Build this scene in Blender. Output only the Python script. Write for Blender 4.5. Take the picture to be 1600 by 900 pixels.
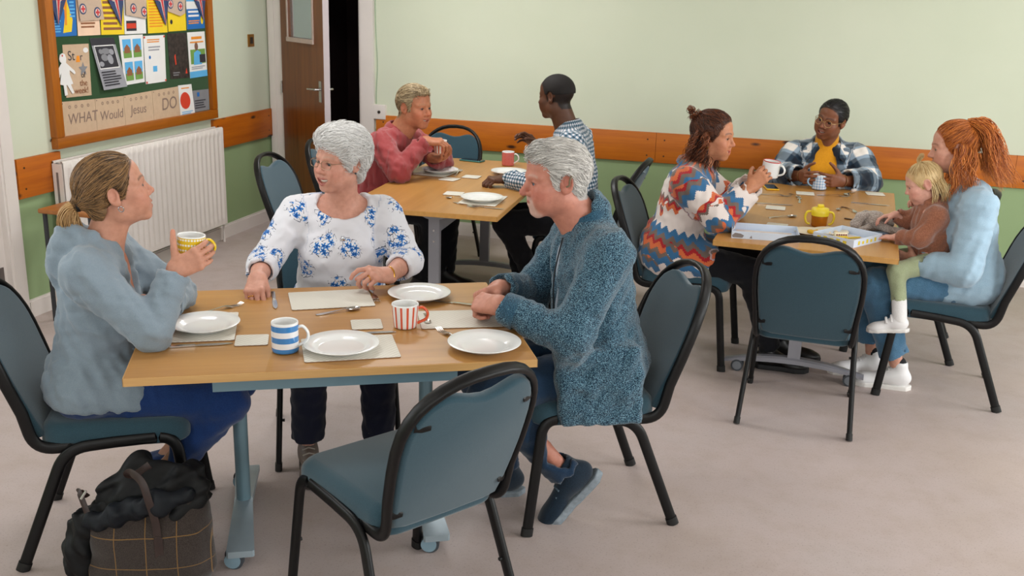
import bpy, bmesh, math, random
import numpy as np
from mathutils import Vector, Matrix

for _o in list(bpy.data.objects):
    bpy.data.objects.remove(_o, do_unlink=True)
SC = bpy.context.scene
COL = SC.collection
rnd = random.Random(7)
PI = math.pi

# ------------------------------------------------------------------ camera
def cam_axes(yaw, pitch, roll):
    f = Vector((-math.sin(yaw)*math.cos(pitch), math.cos(yaw)*math.cos(pitch), -math.sin(pitch)))
    r = Vector((math.cos(yaw), math.sin(yaw), 0)); u = r.cross(f)
    c, s = math.cos(roll), math.sin(roll)
    return c*r+s*u, -s*r+c*u, f
_r, _u, _f = cam_axes(math.radians(14.9266), math.radians(16.2452), math.radians(1.7346))
cd = bpy.data.cameras.new('camera'); cam = bpy.data.objects.new('camera', cd); COL.objects.link(cam)
cd.sensor_width = 36.0; cd.lens = 1584.843/1600*36.0; cd.clip_start = 0.05
cd.dof.use_dof = True; cd.dof.focus_distance = 3.3; cd.dof.aperture_fstop = 13.0
M = Matrix.Identity(4)
for i in range(3):
    M[i][0] = _r[i]; M[i][1] = _u[i]; M[i][2] = -_f[i]
M[0][3], M[1][3], M[2][3] = 0, 0, 1.80
cam.matrix_world = M
SC.camera = cam

# ------------------------------------------------------------------ world, lights, exposure
def lin(c):
    o = []
    for v in c[:3]:
        v = v/255.0
        o.append(v/12.92 if v <= 0.04045 else ((v+0.055)/1.055)**2.4)
    return (o[0], o[1], o[2], 1.0)
W = bpy.data.worlds.new('daylight'); SC.world = W; W.use_nodes = True
W.node_tree.nodes['Background'].inputs[0].default_value = (0.78, 0.88, 1.0, 1)
W.node_tree.nodes['Background'].inputs[1].default_value = 1.0
SC.view_settings.view_transform = 'Standard'
try: SC.view_settings.look = 'None'
except Exception: pass
SC.view_settings.gamma = 1.0
SC.view_settings.use_curve_mapping = False
SC.view_settings.exposure = -0.40

def area(name, loc, target, sx, sy, power, color):
    d = bpy.data.lights.new(name, 'AREA'); d.shape = 'RECTANGLE'; d.size = sx; d.size_y = sy
    d.energy = power; d.color = color
    o = bpy.data.objects.new(name, d); COL.objects.link(o)
    o.location = loc
    o.rotation_euler = (Vector(target)-Vector(loc)).to_track_quat('-Z', 'Y').to_euler()
    return o
# daylight through the windows of the near wall, the right wall and the left wall (windows built below)
area('window_light_near_a', (-1.6, -2.38, 1.65), (-1.6, 5, 0.9), 1.7, 1.4, 42, (0.97, 0.985, 1.0))
area('window_light_near_b', (1.4, -2.38, 1.65), (1.2, 5, 0.9), 1.7, 1.4, 62, (0.97, 0.985, 1.0))
area('window_light_right_a', (3.88, 1.6, 1.65), (-1, 2.6, 0.8), 1.7, 1.4, 105, (0.97, 0.985, 1.0))
area('window_light_right_b', (3.88, 4.6, 1.65), (-1, 4.9, 1.0), 1.7, 1.4, 125, (0.97, 0.985, 1.0))
area('window_light_left', (-3.82, 1.9, 1.65), (0, 2.6, 0.7), 1.6, 1.4, 30, (0.95, 0.97, 1.0))
FILL_PANELS = [(-2.3, 0.6), (0.9, 0.6), (-2.3, 3.3), (0.9, 3.3), (-2.3, 5.7), (0.9, 5.7)]      # unseen ceiling panels added for even fill light, built with the ceiling
for _i, (_x, _y) in enumerate(FILL_PANELS):
    area('ceiling_fill_light_%d' % _i, (_x, _y, 2.66), (_x, _y, 0), 1.1, 0.5, (8, 6, 20, 8, 46, 8)[_i], (0.98, 0.98, 0.98))

# ------------------------------------------------------------------ material helpers
def newmat(name):
    m = bpy.data.materials.new(name); m.use_nodes = True
    nt = m.node_tree; b = nt.nodes['Principled BSDF']
    return m, nt, b
def nd(nt, t, **kw):
    n = nt.nodes.new(t)
    for k, v in kw.items():
        if k == 'ins':
            for a, c in v.items(): n.inputs[a].default_value = c
        else: setattr(n, k, v)
    return n
def coords(nt, kind='Object', scale=(1,1,1), rot=(0,0,0), attr=None):
    if attr:
        s = nd(nt, 'ShaderNodeAttribute', attribute_name=attr); out = s.outputs['Vector']
    else:
        s = nd(nt, 'ShaderNodeTexCoord'); out = s.outputs[kind]
    mp = nd(nt, 'ShaderNodeMapping'); mp.inputs['Scale'].default_value = scale; mp.inputs['Rotation'].default_value = rot
    nt.links.new(out, mp.inputs['Vector'])
    return mp.outputs['Vector']
def ramp(nt, fac, stops, interp='LINEAR'):
    r = nd(nt, 'ShaderNodeValToRGB'); r.color_ramp.interpolation = interp
    el = r.color_ramp.elements
    while len(el) < len(stops): el.new(0.5)
    for e, (p, c) in zip(el, stops):
        e.position = p; e.color = c if len(c) == 4 and max(c) <= 1.0 else lin(c)
    nt.links.new(fac, r.inputs['Fac'])
    return r.outputs['Color']
def math_(nt, op, a, b=None, c=None):
    n = nd(nt, 'ShaderNodeMath', operation=op)
    for i, v in enumerate((a, b, c)):
        if v is None: continue
        if isinstance(v, (int, float)): n.inputs[i].default_value = v
        else: nt.links.new(v, n.inputs[i])
    return n.outputs[0]
def mix(nt, fac, a, b, mode='MIX'):
    n = nd(nt, 'ShaderNodeMix', data_type='RGBA', blend_type=mode)
    if isinstance(fac, (int, float)): n.inputs[0].default_value = fac
    else: nt.links.new(fac, n.inputs[0])
    for s, v in ((6, a), (7, b)):
        if isinstance(v, tuple): n.inputs[s].default_value = v if (len(v) == 4 and max(v) <= 1.0) else lin(v)
        else: nt.links.new(v, n.inputs[s])
    return n.outputs[2]
def bump(nt, b, h, strength=0.3, dist=0.002):
    n = nd(nt, 'ShaderNodeBump'); n.inputs['Strength'].default_value = strength; n.inputs['Distance'].default_value = dist
    nt.links.new(h, n.inputs['Height']); nt.links.new(n.outputs[0], b.inputs['Normal'])
def noise(nt, vec, scale, detail=3, rough=0.55):
    n = nd(nt, 'ShaderNodeTexNoise'); n.inputs['Scale'].default_value = scale
    n.inputs['Detail'].default_value = detail; n.inputs['Roughness'].default_value = rough
    if vec is not None: nt.links.new(vec, n.inputs['Vector'])
    return n.outputs['Fac']
_mc = {}
def plain(name, c, rough=0.5, metal=0.0, var=0.06, vs=12.0, bmp=0.0, bs=300.0, sheen=0.0, trans=0.0, emit=None, coat=0.0, spec=None):
    """one colour with a little mottling and fine relief"""
    if name in _mc: return _mc[name]
    m, nt, b = newmat(name)
    v = coords(nt)
    f = noise(nt, v, vs)
    l = lin(c)
    lo = tuple(x*(1-var) for x in l[:3])+(1,); hi = tuple(min(1, x*(1+var)) for x in l[:3])+(1,)
    col = ramp(nt, f, [(0.3, lo), (0.7, hi)])
    nt.links.new(col, b.inputs['Base Color'])
    b.inputs['Roughness'].default_value = rough; b.inputs['Metallic'].default_value = metal
    if sheen: b.inputs['Sheen Weight'].default_value = sheen
    if trans: b.inputs['Transmission Weight'].default_value = trans
    if coat: b.inputs['Coat Weight'].default_value = coat
    if spec is not None: b.inputs['Specular IOR Level'].default_value = spec
    if emit: b.inputs['Emission Color'].default_value = lin(c); b.inputs['Emission Strength'].default_value = emit
    if bmp: bump(nt, b, noise(nt, v, bs, 2), bmp, 0.002)
    _mc[name] = m
    return m
def wood(name, c1, c2, axis='X', knots=False, rough=0.4, gs=1.0, dark=None, kc=(58, 26, 8)):
    if name in _mc: return _mc[name]
    m, nt, b = newmat(name)
    sc = {'X': (1.5, 22, 22), 'Y': (22, 1.5, 22), 'Z': (22, 22, 1.5)}[axis]
    v = coords(nt, scale=tuple(s*gs for s in sc))
    f = noise(nt, v, 1.0, 5, 0.6)
    f2 = noise(nt, v, 5.0, 2, 0.5)
    ff = math_(nt, 'ADD', math_(nt, 'MULTIPLY', f, 0.75), math_(nt, 'MULTIPLY', f2, 0.25))
    col = ramp(nt, ff, [(0.32, c1), (0.68, c2)])
    if knots:
        sk = {'X': (3.2, 9, 9), 'Y': (9, 3.2, 9), 'Z': (9, 9, 3.2)}[axis]
        vo = nd(nt, 'ShaderNodeTexVoronoi'); vo.inputs['Scale'].default_value = 1.0
        nt.links.new(coords(nt, scale=tuple(s*1.0 for s in sk)), vo.inputs['Vector'])
        k = ramp(nt, vo.outputs['Distance'], [(0.0, (1,1,1,1)), (0.10, (1,1,1,1)), (0.17, (0,0,0,1))])
        col = mix(nt, k, col, kc)
    nt.links.new(col, b.inputs['Base Color'])
    b.inputs['Roughness'].default_value = rough
    bump(nt, b, f2, 0.08, 0.001)
    _mc[name] = m
    return m
def speck(name, c1, c2, scale=400.0, rough=0.9, amt=(0.4, 0.6), sheen=0.3, c3=None):
    """woven / marled fabric"""
    if name in _mc: return _mc[name]
    m, nt, b = newmat(name)
    v = coords(nt)
    f = noise(nt, v, scale, 2, 0.7)
    col = ramp(nt, f, [(amt[0], c1), (amt[1], c2)])
    if c3:
        col = mix(nt, ramp(nt, noise(nt, v, 9.0, 2), [(0.35, (0,0,0,1)), (0.75, (0.6,0.6,0.6,1))]), col, c3)
    nt.links.new(col, b.inputs['Base Color'])
    b.inputs['Roughness'].default_value = rough; b.inputs['Sheen Weight'].default_value = sheen
    b.inputs['Specular IOR Level'].default_value = 0.2
    bump(nt, b, f, 0.25, 0.002)
    _mc[name] = m
    return m

# ------------------------------------------------------------------ mesh helpers
class MB:
    def __init__(s): s.v = []; s.f = []; s.mi = []
    def add(s, V, F, mi=0):
        o = len(s.v); s.v += [tuple(map(float, p)) for p in V]; s.f += [tuple(i+o for i in q) for q in F]; s.mi += [mi]*len(F)
        return s
    def box(s, x0, x1, y0, y1, z0, z1, mi=0):
        V = [(x0,y0,z0),(x1,y0,z0),(x1,y1,z0),(x0,y1,z0),(x0,y0,z1),(x1,y0,z1),(x1,y1,z1),(x0,y1,z1)]
        return s.add(V, [(0,3,2,1),(4,5,6,7),(0,1,5,4),(1,2,6,5),(2,3,7,6),(3,0,4,7)], mi)
    def rbox(s, x0, x1, y0, y1, z0, z1, r, seg=3, mi=0):
        """box with rounded vertical edges and softened top and bottom edges"""
        pts = rrect(x0, x1, y0, y1, min(r*1.0, (x1-x0)/2-1e-4, (y1-y0)/2-1e-4), seg)
        return s.pad(pts, z0, z1, min(r, (z1-z0)/2), seg, mi)
    def pad(s, pts, z0, z1, r, seg=3, mi=0, fn=None, rb=None):
        """loft of a closed outline (ccw xy) with rounded top and bottom edges; fn maps points"""
        P = np.array(pts, float); n = len(P)
        T = np.roll(P, -1, 0)-np.roll(P, 1, 0); T /= (np.linalg.norm(T, axis=1)[:, None]+1e-12)
        N = np.stack([-T[:, 1], T[:, 0]], 1)     # inward for ccw
        rb = r if rb is None else rb
        rings = []
        for i in range(seg+1):
            a = PI/2*i/seg; rings.append((rb*(1-math.sin(a)), z0+rb*(1-math.cos(a))))
        for i in range(seg+1):
            a = PI/2*i/seg; rings.append((r*(1-math.cos(a)), z1-r*(1-math.sin(a))))
        V = []
        for ins, z in rings:
            Q = P+N*ins
            V += [(q[0], q[1], z) for q in Q]
        k = len(rings); F = []
        for j in range(k-1):
            for i in range(n):
                a = j*n+i; b2 = j*n+(i+1) % n
                F.append((a, b2, b2+n, a+n))
        F.append(tuple(range(n-1, -1, -1)))
        F.append(tuple(range((k-1)*n, k*n)))
        if fn: V = [fn(p) for p in V]
        return s.add(V, F, mi)
    def tube(s, path, r, seg=10, closed=False, mi=0, sec=None, up=None, caps=True, radii=None):
        """sweep a circle (or section points) along a path"""
        P = [Vector(p) for p in path]; n = len(P)
        S = sec if sec else [(math.cos(2*PI*i/seg)*r, math.sin(2*PI*i/seg)*r) for i in range(seg)]
        m = len(S); V = []; prev = None
        for i in range(n):
            if closed: t = (P[(i+1) % n]-P[i-1])
            else: t = P[min(i+1, n-1)]-P[max(i-1, 0)]
            t.normalize()
            if up is not None:
                a = Vector(up); a = a-t*a.dot(t); a.normalize()
            elif prev is None:
                a = Vector((0,0,1)) if abs(t.z) < 0.9 else Vector((1,0,0)); a = a-t*a.dot(t); a.normalize()
            else:
                a = prev-t*prev.dot(t); a.normalize()
            prev = a; b = t.cross(a); k = radii[i] if radii else 1.0
            for (u, v) in S: V.append(tuple(P[i]+a*u*k+b*v*k))
        F = []
        for i in range(n if closed else n-1):
            for j in range(m):
                a0 = i*m+j; a1 = i*m+(j+1) % m; c0 = ((i+1) % n)*m+j; c1 = ((i+1) % n)*m+(j+1) % m
                F.append((a0, a1, c1, c0))
        if not closed and caps:
            F.append(tuple(range(m-1, -1, -1))); F.append(tuple(range((n-1)*m, n*m)))
        return s.add(V, F, mi)
    def lathe(s, prof, seg=32, c=(0,0,0), mi=0, a0=0):
        V = []; F = []; k = len(prof)
        for i in range(seg):
            a = 2*PI*i/seg+a0
            for r, z in prof: V.append((c[0]+r*math.cos(a), c[1]+r*math.sin(a), c[2]+z))
        for i in range(seg):
            for j in range(k-1):
                a = i*k+j; b = ((i+1) % seg)*k+j
                F.append((a, b, b+1, a+1))
        return s.add(V, F, mi)
    def disc(s, c, r, ax, th, seg=20, mi=0):
        """cylinder centred at c, axis vector ax"""
        ax = Vector(ax).normalized(); c = Vector(c)
        return s.tube([c-ax*th/2, c+ax*th/2], r, seg, mi=mi)
    def build(s, name, mats, parent=None, smooth=True, angle=40, weld=False):
        me = bpy.data.meshes.new(name); me.from_pydata(s.v, [], s.f)
        return finish(name, me, mats, parent, smooth, angle, s.mi, weld)
def finish(name, me, mats, parent=None, smooth=True, angle=40, mi=None, weld=False):
    mats = mats if isinstance(mats, (list, tuple)) else [mats]
    for m in mats: me.materials.append(m)
    if mi and len(mats) > 1: me.polygons.foreach_set('material_index', mi)
    if weld:
        bm = bmesh.new(); bm.from_mesh(me); bmesh.ops.remove_doubles(bm, verts=bm.verts, dist=1e-5)
        bmesh.ops.recalc_face_normals(bm, faces=bm.faces); bm.to_mesh(me); bm.free()
    me.polygons.foreach_set('use_smooth', [bool(smooth)]*len(me.polygons))
    if smooth and angle:
        me.set_sharp_from_angle(angle=math.radians(angle))
    me.update()
    o = bpy.data.objects.new(name, me); COL.objects.link(o)
    if parent: o.parent = parent
    return o
def rrect(x0, x1, y0, y1, r, seg=4):
    pts = []
    for cx, cy, a0 in ((x1-r, y1-r, 0), (x0+r, y1-r, 90), (x0+r, y0+r, 180), (x1-r, y0+r, 270)):
        for i in range(seg+1):
            a = math.radians(a0+90*i/seg); pts.append((cx+r*math.cos(a), cy+r*math.sin(a)))
    return pts
def bez(pts, n=8, r=0.05):
    """polyline with rounded corners of radius r"""
    P = [Vector(p) for p in pts]; out = [P[0]]
    for i in range(1, len(P)-1):
        a = (P[i-1]-P[i]); b = (P[i+1]-P[i]); d = min(r, a.length*0.49, b.length*0.49)
        p0 = P[i]+a.normalized()*d; p1 = P[i]+b.normalized()*d
        for k in range(n+1):
            t = k/n; out.append(p0*(1-t)**2+P[i]*2*t*(1-t)+p1*t*t)
    out.append(P[-1]); return out
def spline(pts, n=8):
    """Catmull-Rom through the points"""
    P = [Vector(p) for p in pts]; P = [P[0]*2-P[1]]+P+[P[-1]*2-P[-2]]; out = []
    for i in range(1, len(P)-2):
        for k in range(n):
            t = k/n
            out.append(0.5*((2*P[i])+(P[i+1]-P[i-1])*t+(2*P[i-1]-5*P[i]+4*P[i+1]-P[i+2])*t*t+(3*P[i]-P[i-1]-3*P[i+1]+P[i+2])*t**3))
    out.append(P[-2]); return out
def thing(name, label, cat, loc=(0,0,0), rz=0.0, group=None):
    o = bpy.data.objects.new(name, None); COL.objects.link(o); o.empty_display_size = 0.1
    o.location = loc; o.rotation_euler = (0, 0, rz)
    return tag(o, label, cat, group)
def tag(o, label, cat, group=None):
    o['label'] = label; o['category'] = cat
    if group: o['group'] = group
    return o
def struct(o):
    o['kind'] = 'structure'; return o
def dup(root, loc, rz, label, group=None):
    r = root.copy(); COL.objects.link(r); r.location = loc; r.rotation_euler = (0, 0, rz); r['label'] = label
    if group: r['group'] = group
    for ch in list(root.children):
        c = ch.copy(); COL.objects.link(c); c.parent = r
        for g in ch.children:
            d = g.copy(); COL.objects.link(d); d.parent = c
    return r
def text_mesh(name, s, size, origin, xdir, ydir, m, parent=None, ext=0.0002, slant=0.0, off=0.0):
    cu = bpy.data.curves.new('t', 'FONT'); cu.body = s; cu.size = size; cu.extrude = ext; cu.shear = slant; cu.offset = off
    ob = bpy.data.objects.new('t', cu); COL.objects.link(ob)
    bpy.context.view_layer.update()
    me = bpy.data.meshes.new_from_object(ob.evaluated_get(bpy.context.evaluated_depsgraph_get()))
    bpy.data.objects.remove(ob, do_unlink=True); bpy.data.curves.remove(cu)
    X = Vector(xdir).normalized(); Y = Vector(ydir).normalized(); Z = X.cross(Y); O = Vector(origin)
    for v in me.vertices:
        p = O+X*v.co.x+Y*v.co.y+Z*v.co.z; v.co = p
    me.materials.clear(); me.name = name
    return finish(name, me, m, parent, smooth=False)

# ------------------------------------------------------------------ the room
BY, LX, RX, NY, CZ = 7.24, -3.93, 4.0, -2.5, 2.75      # back wall, left wall, right wall, near wall, ceiling
RAIL0, RAIL1, SKH = 0.663, 0.876, 0.10
def wall_mat(name, c, c2):
    m, nt, b = newmat(name); v = coords(nt)
    f = noise(nt, v, 1.3, 4); f2 = noise(nt, v, 60, 2)
    nt.links.new(ramp(nt, f, [(0.35, c), (0.7, c2)]), b.inputs['Base Color'])
    b.inputs['Roughness'].default_value = 0.75; b.inputs['Specular IOR Level'].default_value = 0.25
    bump(nt, b, f2, 0.12, 0.002); return m
M_up = wall_mat('pale_green_paint', (203, 209, 187), (208, 213, 192))
M_lo = wall_mat('sage_green_paint', (142, 164, 120), (148, 169, 126))
M_white = plain('white_gloss_paint', (222, 214, 208), 0.35, var=0.03, vs=5)
M_ceil = plain('ceiling_white', (212, 210, 203), 0.9, var=0.02)
M_rail = wood('varnished_pine', (168, 84, 0), (198, 110, 6), 'X', True, 0.5)
M_railY = wood('varnished_pine_side', (160, 78, 0), (190, 102, 4), 'Y', True, 0.5)
M_fr = wood('pine_board_frame', (140, 74, 10), (176, 100, 20), 'Z', False, 0.35)
M_frY = wood('pine_board_frame_long', (140, 74, 10), (176, 100, 20), 'Y', True, 0.35)
def floor_mat():
    m, nt, b = newmat('speckled_vinyl'); v = coords(nt)
    big = noise(nt, v, 0.9, 5, 0.6); mid = noise(nt, v, 7, 4, 0.65); fine = noise(nt, v, 140, 2, 0.7)
    col = ramp(nt, big, [(0.3, (174, 158, 150)), (0.5, (182, 167, 163)), (0.72, (180, 168, 165))])
    col = mix(nt, ramp(nt, mid, [(0.45, (0,0,0,1)), (0.72, (0.35,0.35,0.35,1))]), col, (164, 146, 134))
    col = mix(nt, ramp(nt, fine, [(0.30, (0.45,0.45,0.45,1)), (0.42, (0,0,0,1))]), col, (126, 110, 100))
    nt.links.new(col, b.inputs['Base Color'])
    nt.links.new(ramp(nt, mid, [(0.3, (0.42,)*3+(1,)), (0.8, (0.6,)*3+(1,))]), b.inputs['Roughness'])
    b.inputs['Specular IOR Level'].default_value = 0.35
    bump(nt, b, fine, 0.06, 0.001); return m
struct(MB().box(LX-0.2, RX+0.2, NY-0.2, BY+2.2, -0.1, 0, 0).build('floor', floor_mat(), smooth=False))
struct(MB().box(LX-0.2, RX+0.2, NY-0.2, BY+0.2, CZ, CZ+0.1).build('ceiling', M_ceil, smooth=False))
for _x, _y in FILL_PANELS:  # panels added out of view to even out the ambient light
    _t = thing('added_ceiling_panel', 'fluorescent ceiling panel in the hall', 'ceiling light', (_x, _y, CZ), 0, 'fluorescent ceiling panels')
    MB().box(-.6, .6, -.3, -.27, -.06, 0).box(-.6, .6, .27, .3, -.06, 0).box(-.6, -.57, -.27, .27, -.06, 0).box(.57, .6, -.27, .27, -.06, 0).build('frame', M_white, _t, smooth=False)
    MB().box(-.57, .57, -.27, .27, -.05, -.04).build('diffuser', plain('fill_panel_glow', (255, 250, 244), .8, emit=2.0), _t, smooth=False)  # glowing sheet of the added panel
DX0, DX1, DZ = -3.80, -3.155, 2.06                       # doorway in the back wall
def wall_back():
    mb = MB()
    for x0, x1, z0, z1 in ((LX-0.2, DX0, 0, CZ), (DX1, RX+0.2, 0, CZ), (DX0, DX1, DZ, CZ)):
        if z0 < RAIL0:
            mb.box(x0, x1, BY, BY+0.14, 0, 0.77, 1); mb.box(x0, x1, BY, BY+0.14, 0.77, z1, 0)
        else: mb.box(x0, x1, BY, BY+0.14, z0, z1, 0)
    return struct(mb.build('wall_back', [M_up, M_lo], smooth=False))
wall_back()
def side_wall(name, x0, x1, holes, lowsplit=True):
    """wall in the plane x with window or door holes (y0,y1,z0,z1)"""
    mb = MB(); ys = sorted({NY-0.2, BY+0.14} | {h[0] for h in holes} | {h[1] for h in holes})
    for a, b in zip(ys, ys[1:]):
        hs = [h for h in holes if h[0] <= a and h[1] >= b]
        segs = [(0, CZ)] if not hs else ([(0, hs[0][2])] if hs[0][2] > 0 else [])+[(hs[0][3], CZ)]
        for z0, z1 in segs:
            if z0 < 0.77 < z1: mb.box(x0, x1, a, b, z0, 0.77, 1); mb.box(x0, x1, a, b, 0.77, z1, 0)
            elif z1 <= 0.77: mb.box(x0, x1, a, b, z0, z1, 1)
            else: mb.box(x0, x1, a, b, z0, z1, 0)
    return struct(mb.build(name, [M_up, M_lo], smooth=False))
side_wall('wall_left', LX-0.14, LX, [(1.1, 2.7, 0.95, 2.35), (3.45, 4.35, 0, 2.06)])
side_wall('wall_right', RX, RX+0.14, [(0.75, 2.45, 0.95, 2.35), (3.75, 5.45, 0.95, 2.35)])
def wall_near():
    mb = MB()
    for x0, x1, z0, z1 in ((LX-.2, -2.45, 0, CZ), (-0.75, 0.55, 0, CZ), (2.25, RX+.2, 0, CZ), (-2.45, -0.75, 0, 0.95), (-2.45, -0.75, 2.35, CZ), (0.55, 2.25, 0, 0.95), (0.55, 2.25, 2.35, CZ)):
        mb.box(x0, x1, NY-0.14, NY, z0, z1)
    return struct(mb.build('wall_near', M_up, smooth=False))
wall_near()
M_glass = plain('window_glass', (235, 242, 245), 0.02, trans=1.0, var=0)
def window(i, ax, p, a0, a1, z0=0.95, z1=2.35):
    """window in a wall: frame of bars with panes; ax 'x' means the wall plane is x=p"""
    r = thing('window_%d' % i, '', ''); del r['label']; del r['category']; struct(r)
    def bx(mb, u0, u1, d0, d1, w0, w1):
        if ax == 'x': mb.box(p+d0, p+d1, u0, u1, w0, w1)
        else: mb.box(u0, u1, p+d0, p+d1, w0, w1)
    mid = (a0+a1)/2
    mb = MB()
    for u0, u1, w0, w1 in ((a0, a0+.06, z0, z1), (a1-.06, a1, z0, z1), (a0, a1, z0, z0+.06), (a0, a1, z1-.06, z1), (mid-.025, mid+.025, z0, z1), (a0, a1, 1.93, 1.98)):
        bx(mb, u0, u1, -.03, .03, w0, w1)
    mb.build('window_frame', M_white, r, smooth=False)
    for u0, u1 in ((a0+.06, mid-.025), (mid+.025, a1-.06)):
        for w0, w1 in ((z0+.06, 1.93), (1.98, z1-.06)):
            q = MB(); bx(q, u0, u1, -.004, .004, w0, w1); q.build('pane', M_glass, r, smooth=False)
    return r
window(1, 'x', LX-0.09, 1.1, 2.7); window(2, 'x', RX+0.09, 0.75, 2.45); window(3, 'x', RX+0.09, 3.75, 5.45)
window(4, 'y', NY-0.09, -2.45, -0.75); window(5, 'y', NY-0.09, 0.55, 2.25)
# skirting boards
struct(MB().box(DX1+0.105, RX, BY-0.016, BY, 0, SKH-0.012).box(DX1+0.105, RX, BY-0.010, BY, SKH-0.012, SKH).build('baseboard_back', M_white, smooth=False))
struct(MB().box(LX, LX+0.016, 4.44, BY, 0, SKH-0.012).box(LX, LX+0.010, 4.44, BY, SKH-0.012, SKH).build('baseboard_left', M_white, smooth=False))
# pine dado rails, one board each, with screw heads
M_screw = plain('dark_screw', (62, 34, 14), 0.5)
def rail(i, boards, mats):
    r = thing('trim_%d' % i, '', ''); del r['label']; del r['category']; struct(r)
    return r
tr = rail(1, None, None)
xs = [DX1+0.12, -0.9, 1.45, RX]
for a, b in zip(xs, xs[1:]):
    o = MB().pad([(a+.001, BY-.022), (b-.001, BY-.022), (b-.001, BY-.0005), (a+.001, BY-.0005)], RAIL0, RAIL1, 0.004, 2).build('plank', M_rail, tr)
    for x in (a+.06, b-.06):
        for z in (RAIL0+.05, RAIL1-.05): MB().disc((x, BY-.0225, z), .006, (0, 1, 0), .002, 8).build('screw_head', M_screw, o)
tr = rail(2, None, None)
for a, b in ((4.44, 4.78), (6.37, BY-0.03)):
    o = MB().pad([(LX+.0005, a), (LX+.024, a), (LX+.024, b), (LX+.0005, b)], RAIL0, RAIL1, 0.004, 2).build('plank', M_railY, tr)
    for y in (a+.05, b-.05):
        for z in (RAIL0+.05, RAIL1-.05): MB().disc((LX+.0245, y, z), .006, (1, 0, 0), .002, 8).build('screw_head', M_screw, o)
# doorway casing (back wall) and the dark lobby behind it
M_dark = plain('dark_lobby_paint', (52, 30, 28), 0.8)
mb = MB()
mb.box(DX0-.115, DX0, BY-.03, BY, 0, DZ+.1).box(DX0-.10, DX0-.06, BY-.036, BY, 0, DZ+.1)
mb.box(DX1, DX1+.105, BY-.03, BY, 0, DZ+.1).box(DX0-.115, DX1+.105, BY-.03, BY, DZ, DZ+.1)
mb.box(DX0, DX0+.02, BY-.005, BY+.15, 0, DZ).box(DX1-.02, DX1, BY-.005, BY+.15, 0, DZ).box(DX0+.02, DX1-.02, BY-.005, BY+.15, DZ-.02, DZ)
struct(mb.build('trim_3', M_white, smooth=False))
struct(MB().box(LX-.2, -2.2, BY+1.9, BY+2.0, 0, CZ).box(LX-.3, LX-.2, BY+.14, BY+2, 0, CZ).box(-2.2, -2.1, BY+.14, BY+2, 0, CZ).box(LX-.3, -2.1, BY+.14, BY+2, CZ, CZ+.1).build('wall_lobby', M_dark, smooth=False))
def door_leaf():
    r = thing('door_1', '', '', (DX0+.022, BY-.035, 0), math.radians(-39)); del r['label']; del r['category']; struct(r)
    w, t, h = 0.735, 0.046, 2.03
    mw = wood('brown_door_veneer', (98, 52, 16), (134, 76, 26), 'Z', False, 0.32)
    me = plain('lit_door_edge', (176, 164, 166), 0.5, var=0.03)  # pale tone paints in the light falling on the leaf's edge
    # stiles, rails and panel around the glazed opening
    mb = MB(); g0, g1, gz0, gz1 = 0.14, 0.56, 1.42, 1.88
    mb.box(0, g0, -t/2, t/2, 0.005, h).box(g1, w-.003, -t/2, t/2, 0.005, h).box(g0, g1, -t/2, t/2, 0.005, gz0).box(g0, g1, -t/2, t/2, gz1, h)
    mb.build('leaf', mw, r, smooth=False)
    MB().box(w-.003, w, -t/2, t/2, 0.005, h).build('leaf_edge', me, r, smooth=False)
    ml = plain('beading_pale', (196, 176, 166), 0.4)
    MB().box(g0-.02, g1+.02, -t/2-.012, -t/2, gz0-.02, gz0+.012).box(g0-.02, g0, -t/2-.006, -t/2, gz0, gz1).box(g1, g1+.02, -t/2-.006, -t/2, gz0, gz1).build('glazing_bead', [ml], r, smooth=False)
    m, nt, b = newmat('door_pane_mirrorlike'); b.inputs['Base Color'].default_value = lin((205, 218, 228)); b.inputs['Metallic'].default_value = 0.85; b.inputs['Roughness'].default_value = 0.06
    b.inputs['Base Color'].default_value = lin((205, 218, 228))
    MB().box(g0, g1, -.004, .004, gz0, gz1).build('pane', m, r, smooth=False)
    steel = plain('satin_steel', (190, 188, 186), 0.25, 1.0, var=.03)
    for s in (-1, 1):
        hd = MB().box(w-.075, w-.035, s*(t/2+.004)-.004, s*(t/2+.004)+.004, 1.0, 1.15).build('handle', steel, r, smooth=False)
        MB().tube(bez([(w-.055, s*(t/2), 1.09), (w-.055, s*(t/2+.05), 1.09), (w-.17, s*(t/2+.052), 1.085)], 6, .02), .009, 10).build('lever', steel, hd)
    for z in (.25, 1.05, 1.8): MB().disc((-.004, -t/2-.004, z), .007, (0, 0, 1), .09, 10).build('hinge', steel, r)
    return r
door_leaf()
# white door at the left edge of the picture
def door2():
    r = thing('door_2', '', ''); del r['label']; del r['category']; struct(r)
    MB().box(LX-.06, LX-.02, 3.46, 4.34, 0.005, 2.05).build('leaf', M_white, r, smooth=False)
    MB().box(LX-.02, LX+.02, 4.35, 4.43, 0, 2.16).box(LX-.02, LX+.012, 4.335, 4.35, 0, 2.06).box(LX-.02, LX+.02, 3.37, 3.45, 0, 2.16).box(LX-.02, LX+.02, 3.45, 4.35, 2.06, 2.16).build('casing', M_white, r, smooth=False)
    MB().box(LX-.02, LX-.016, 4.20, 4.31, 0.10, 0.32).build('push_plate', plain('dull_plate', (120, 112, 108), .4, .6), r, smooth=False)
door2()
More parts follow.
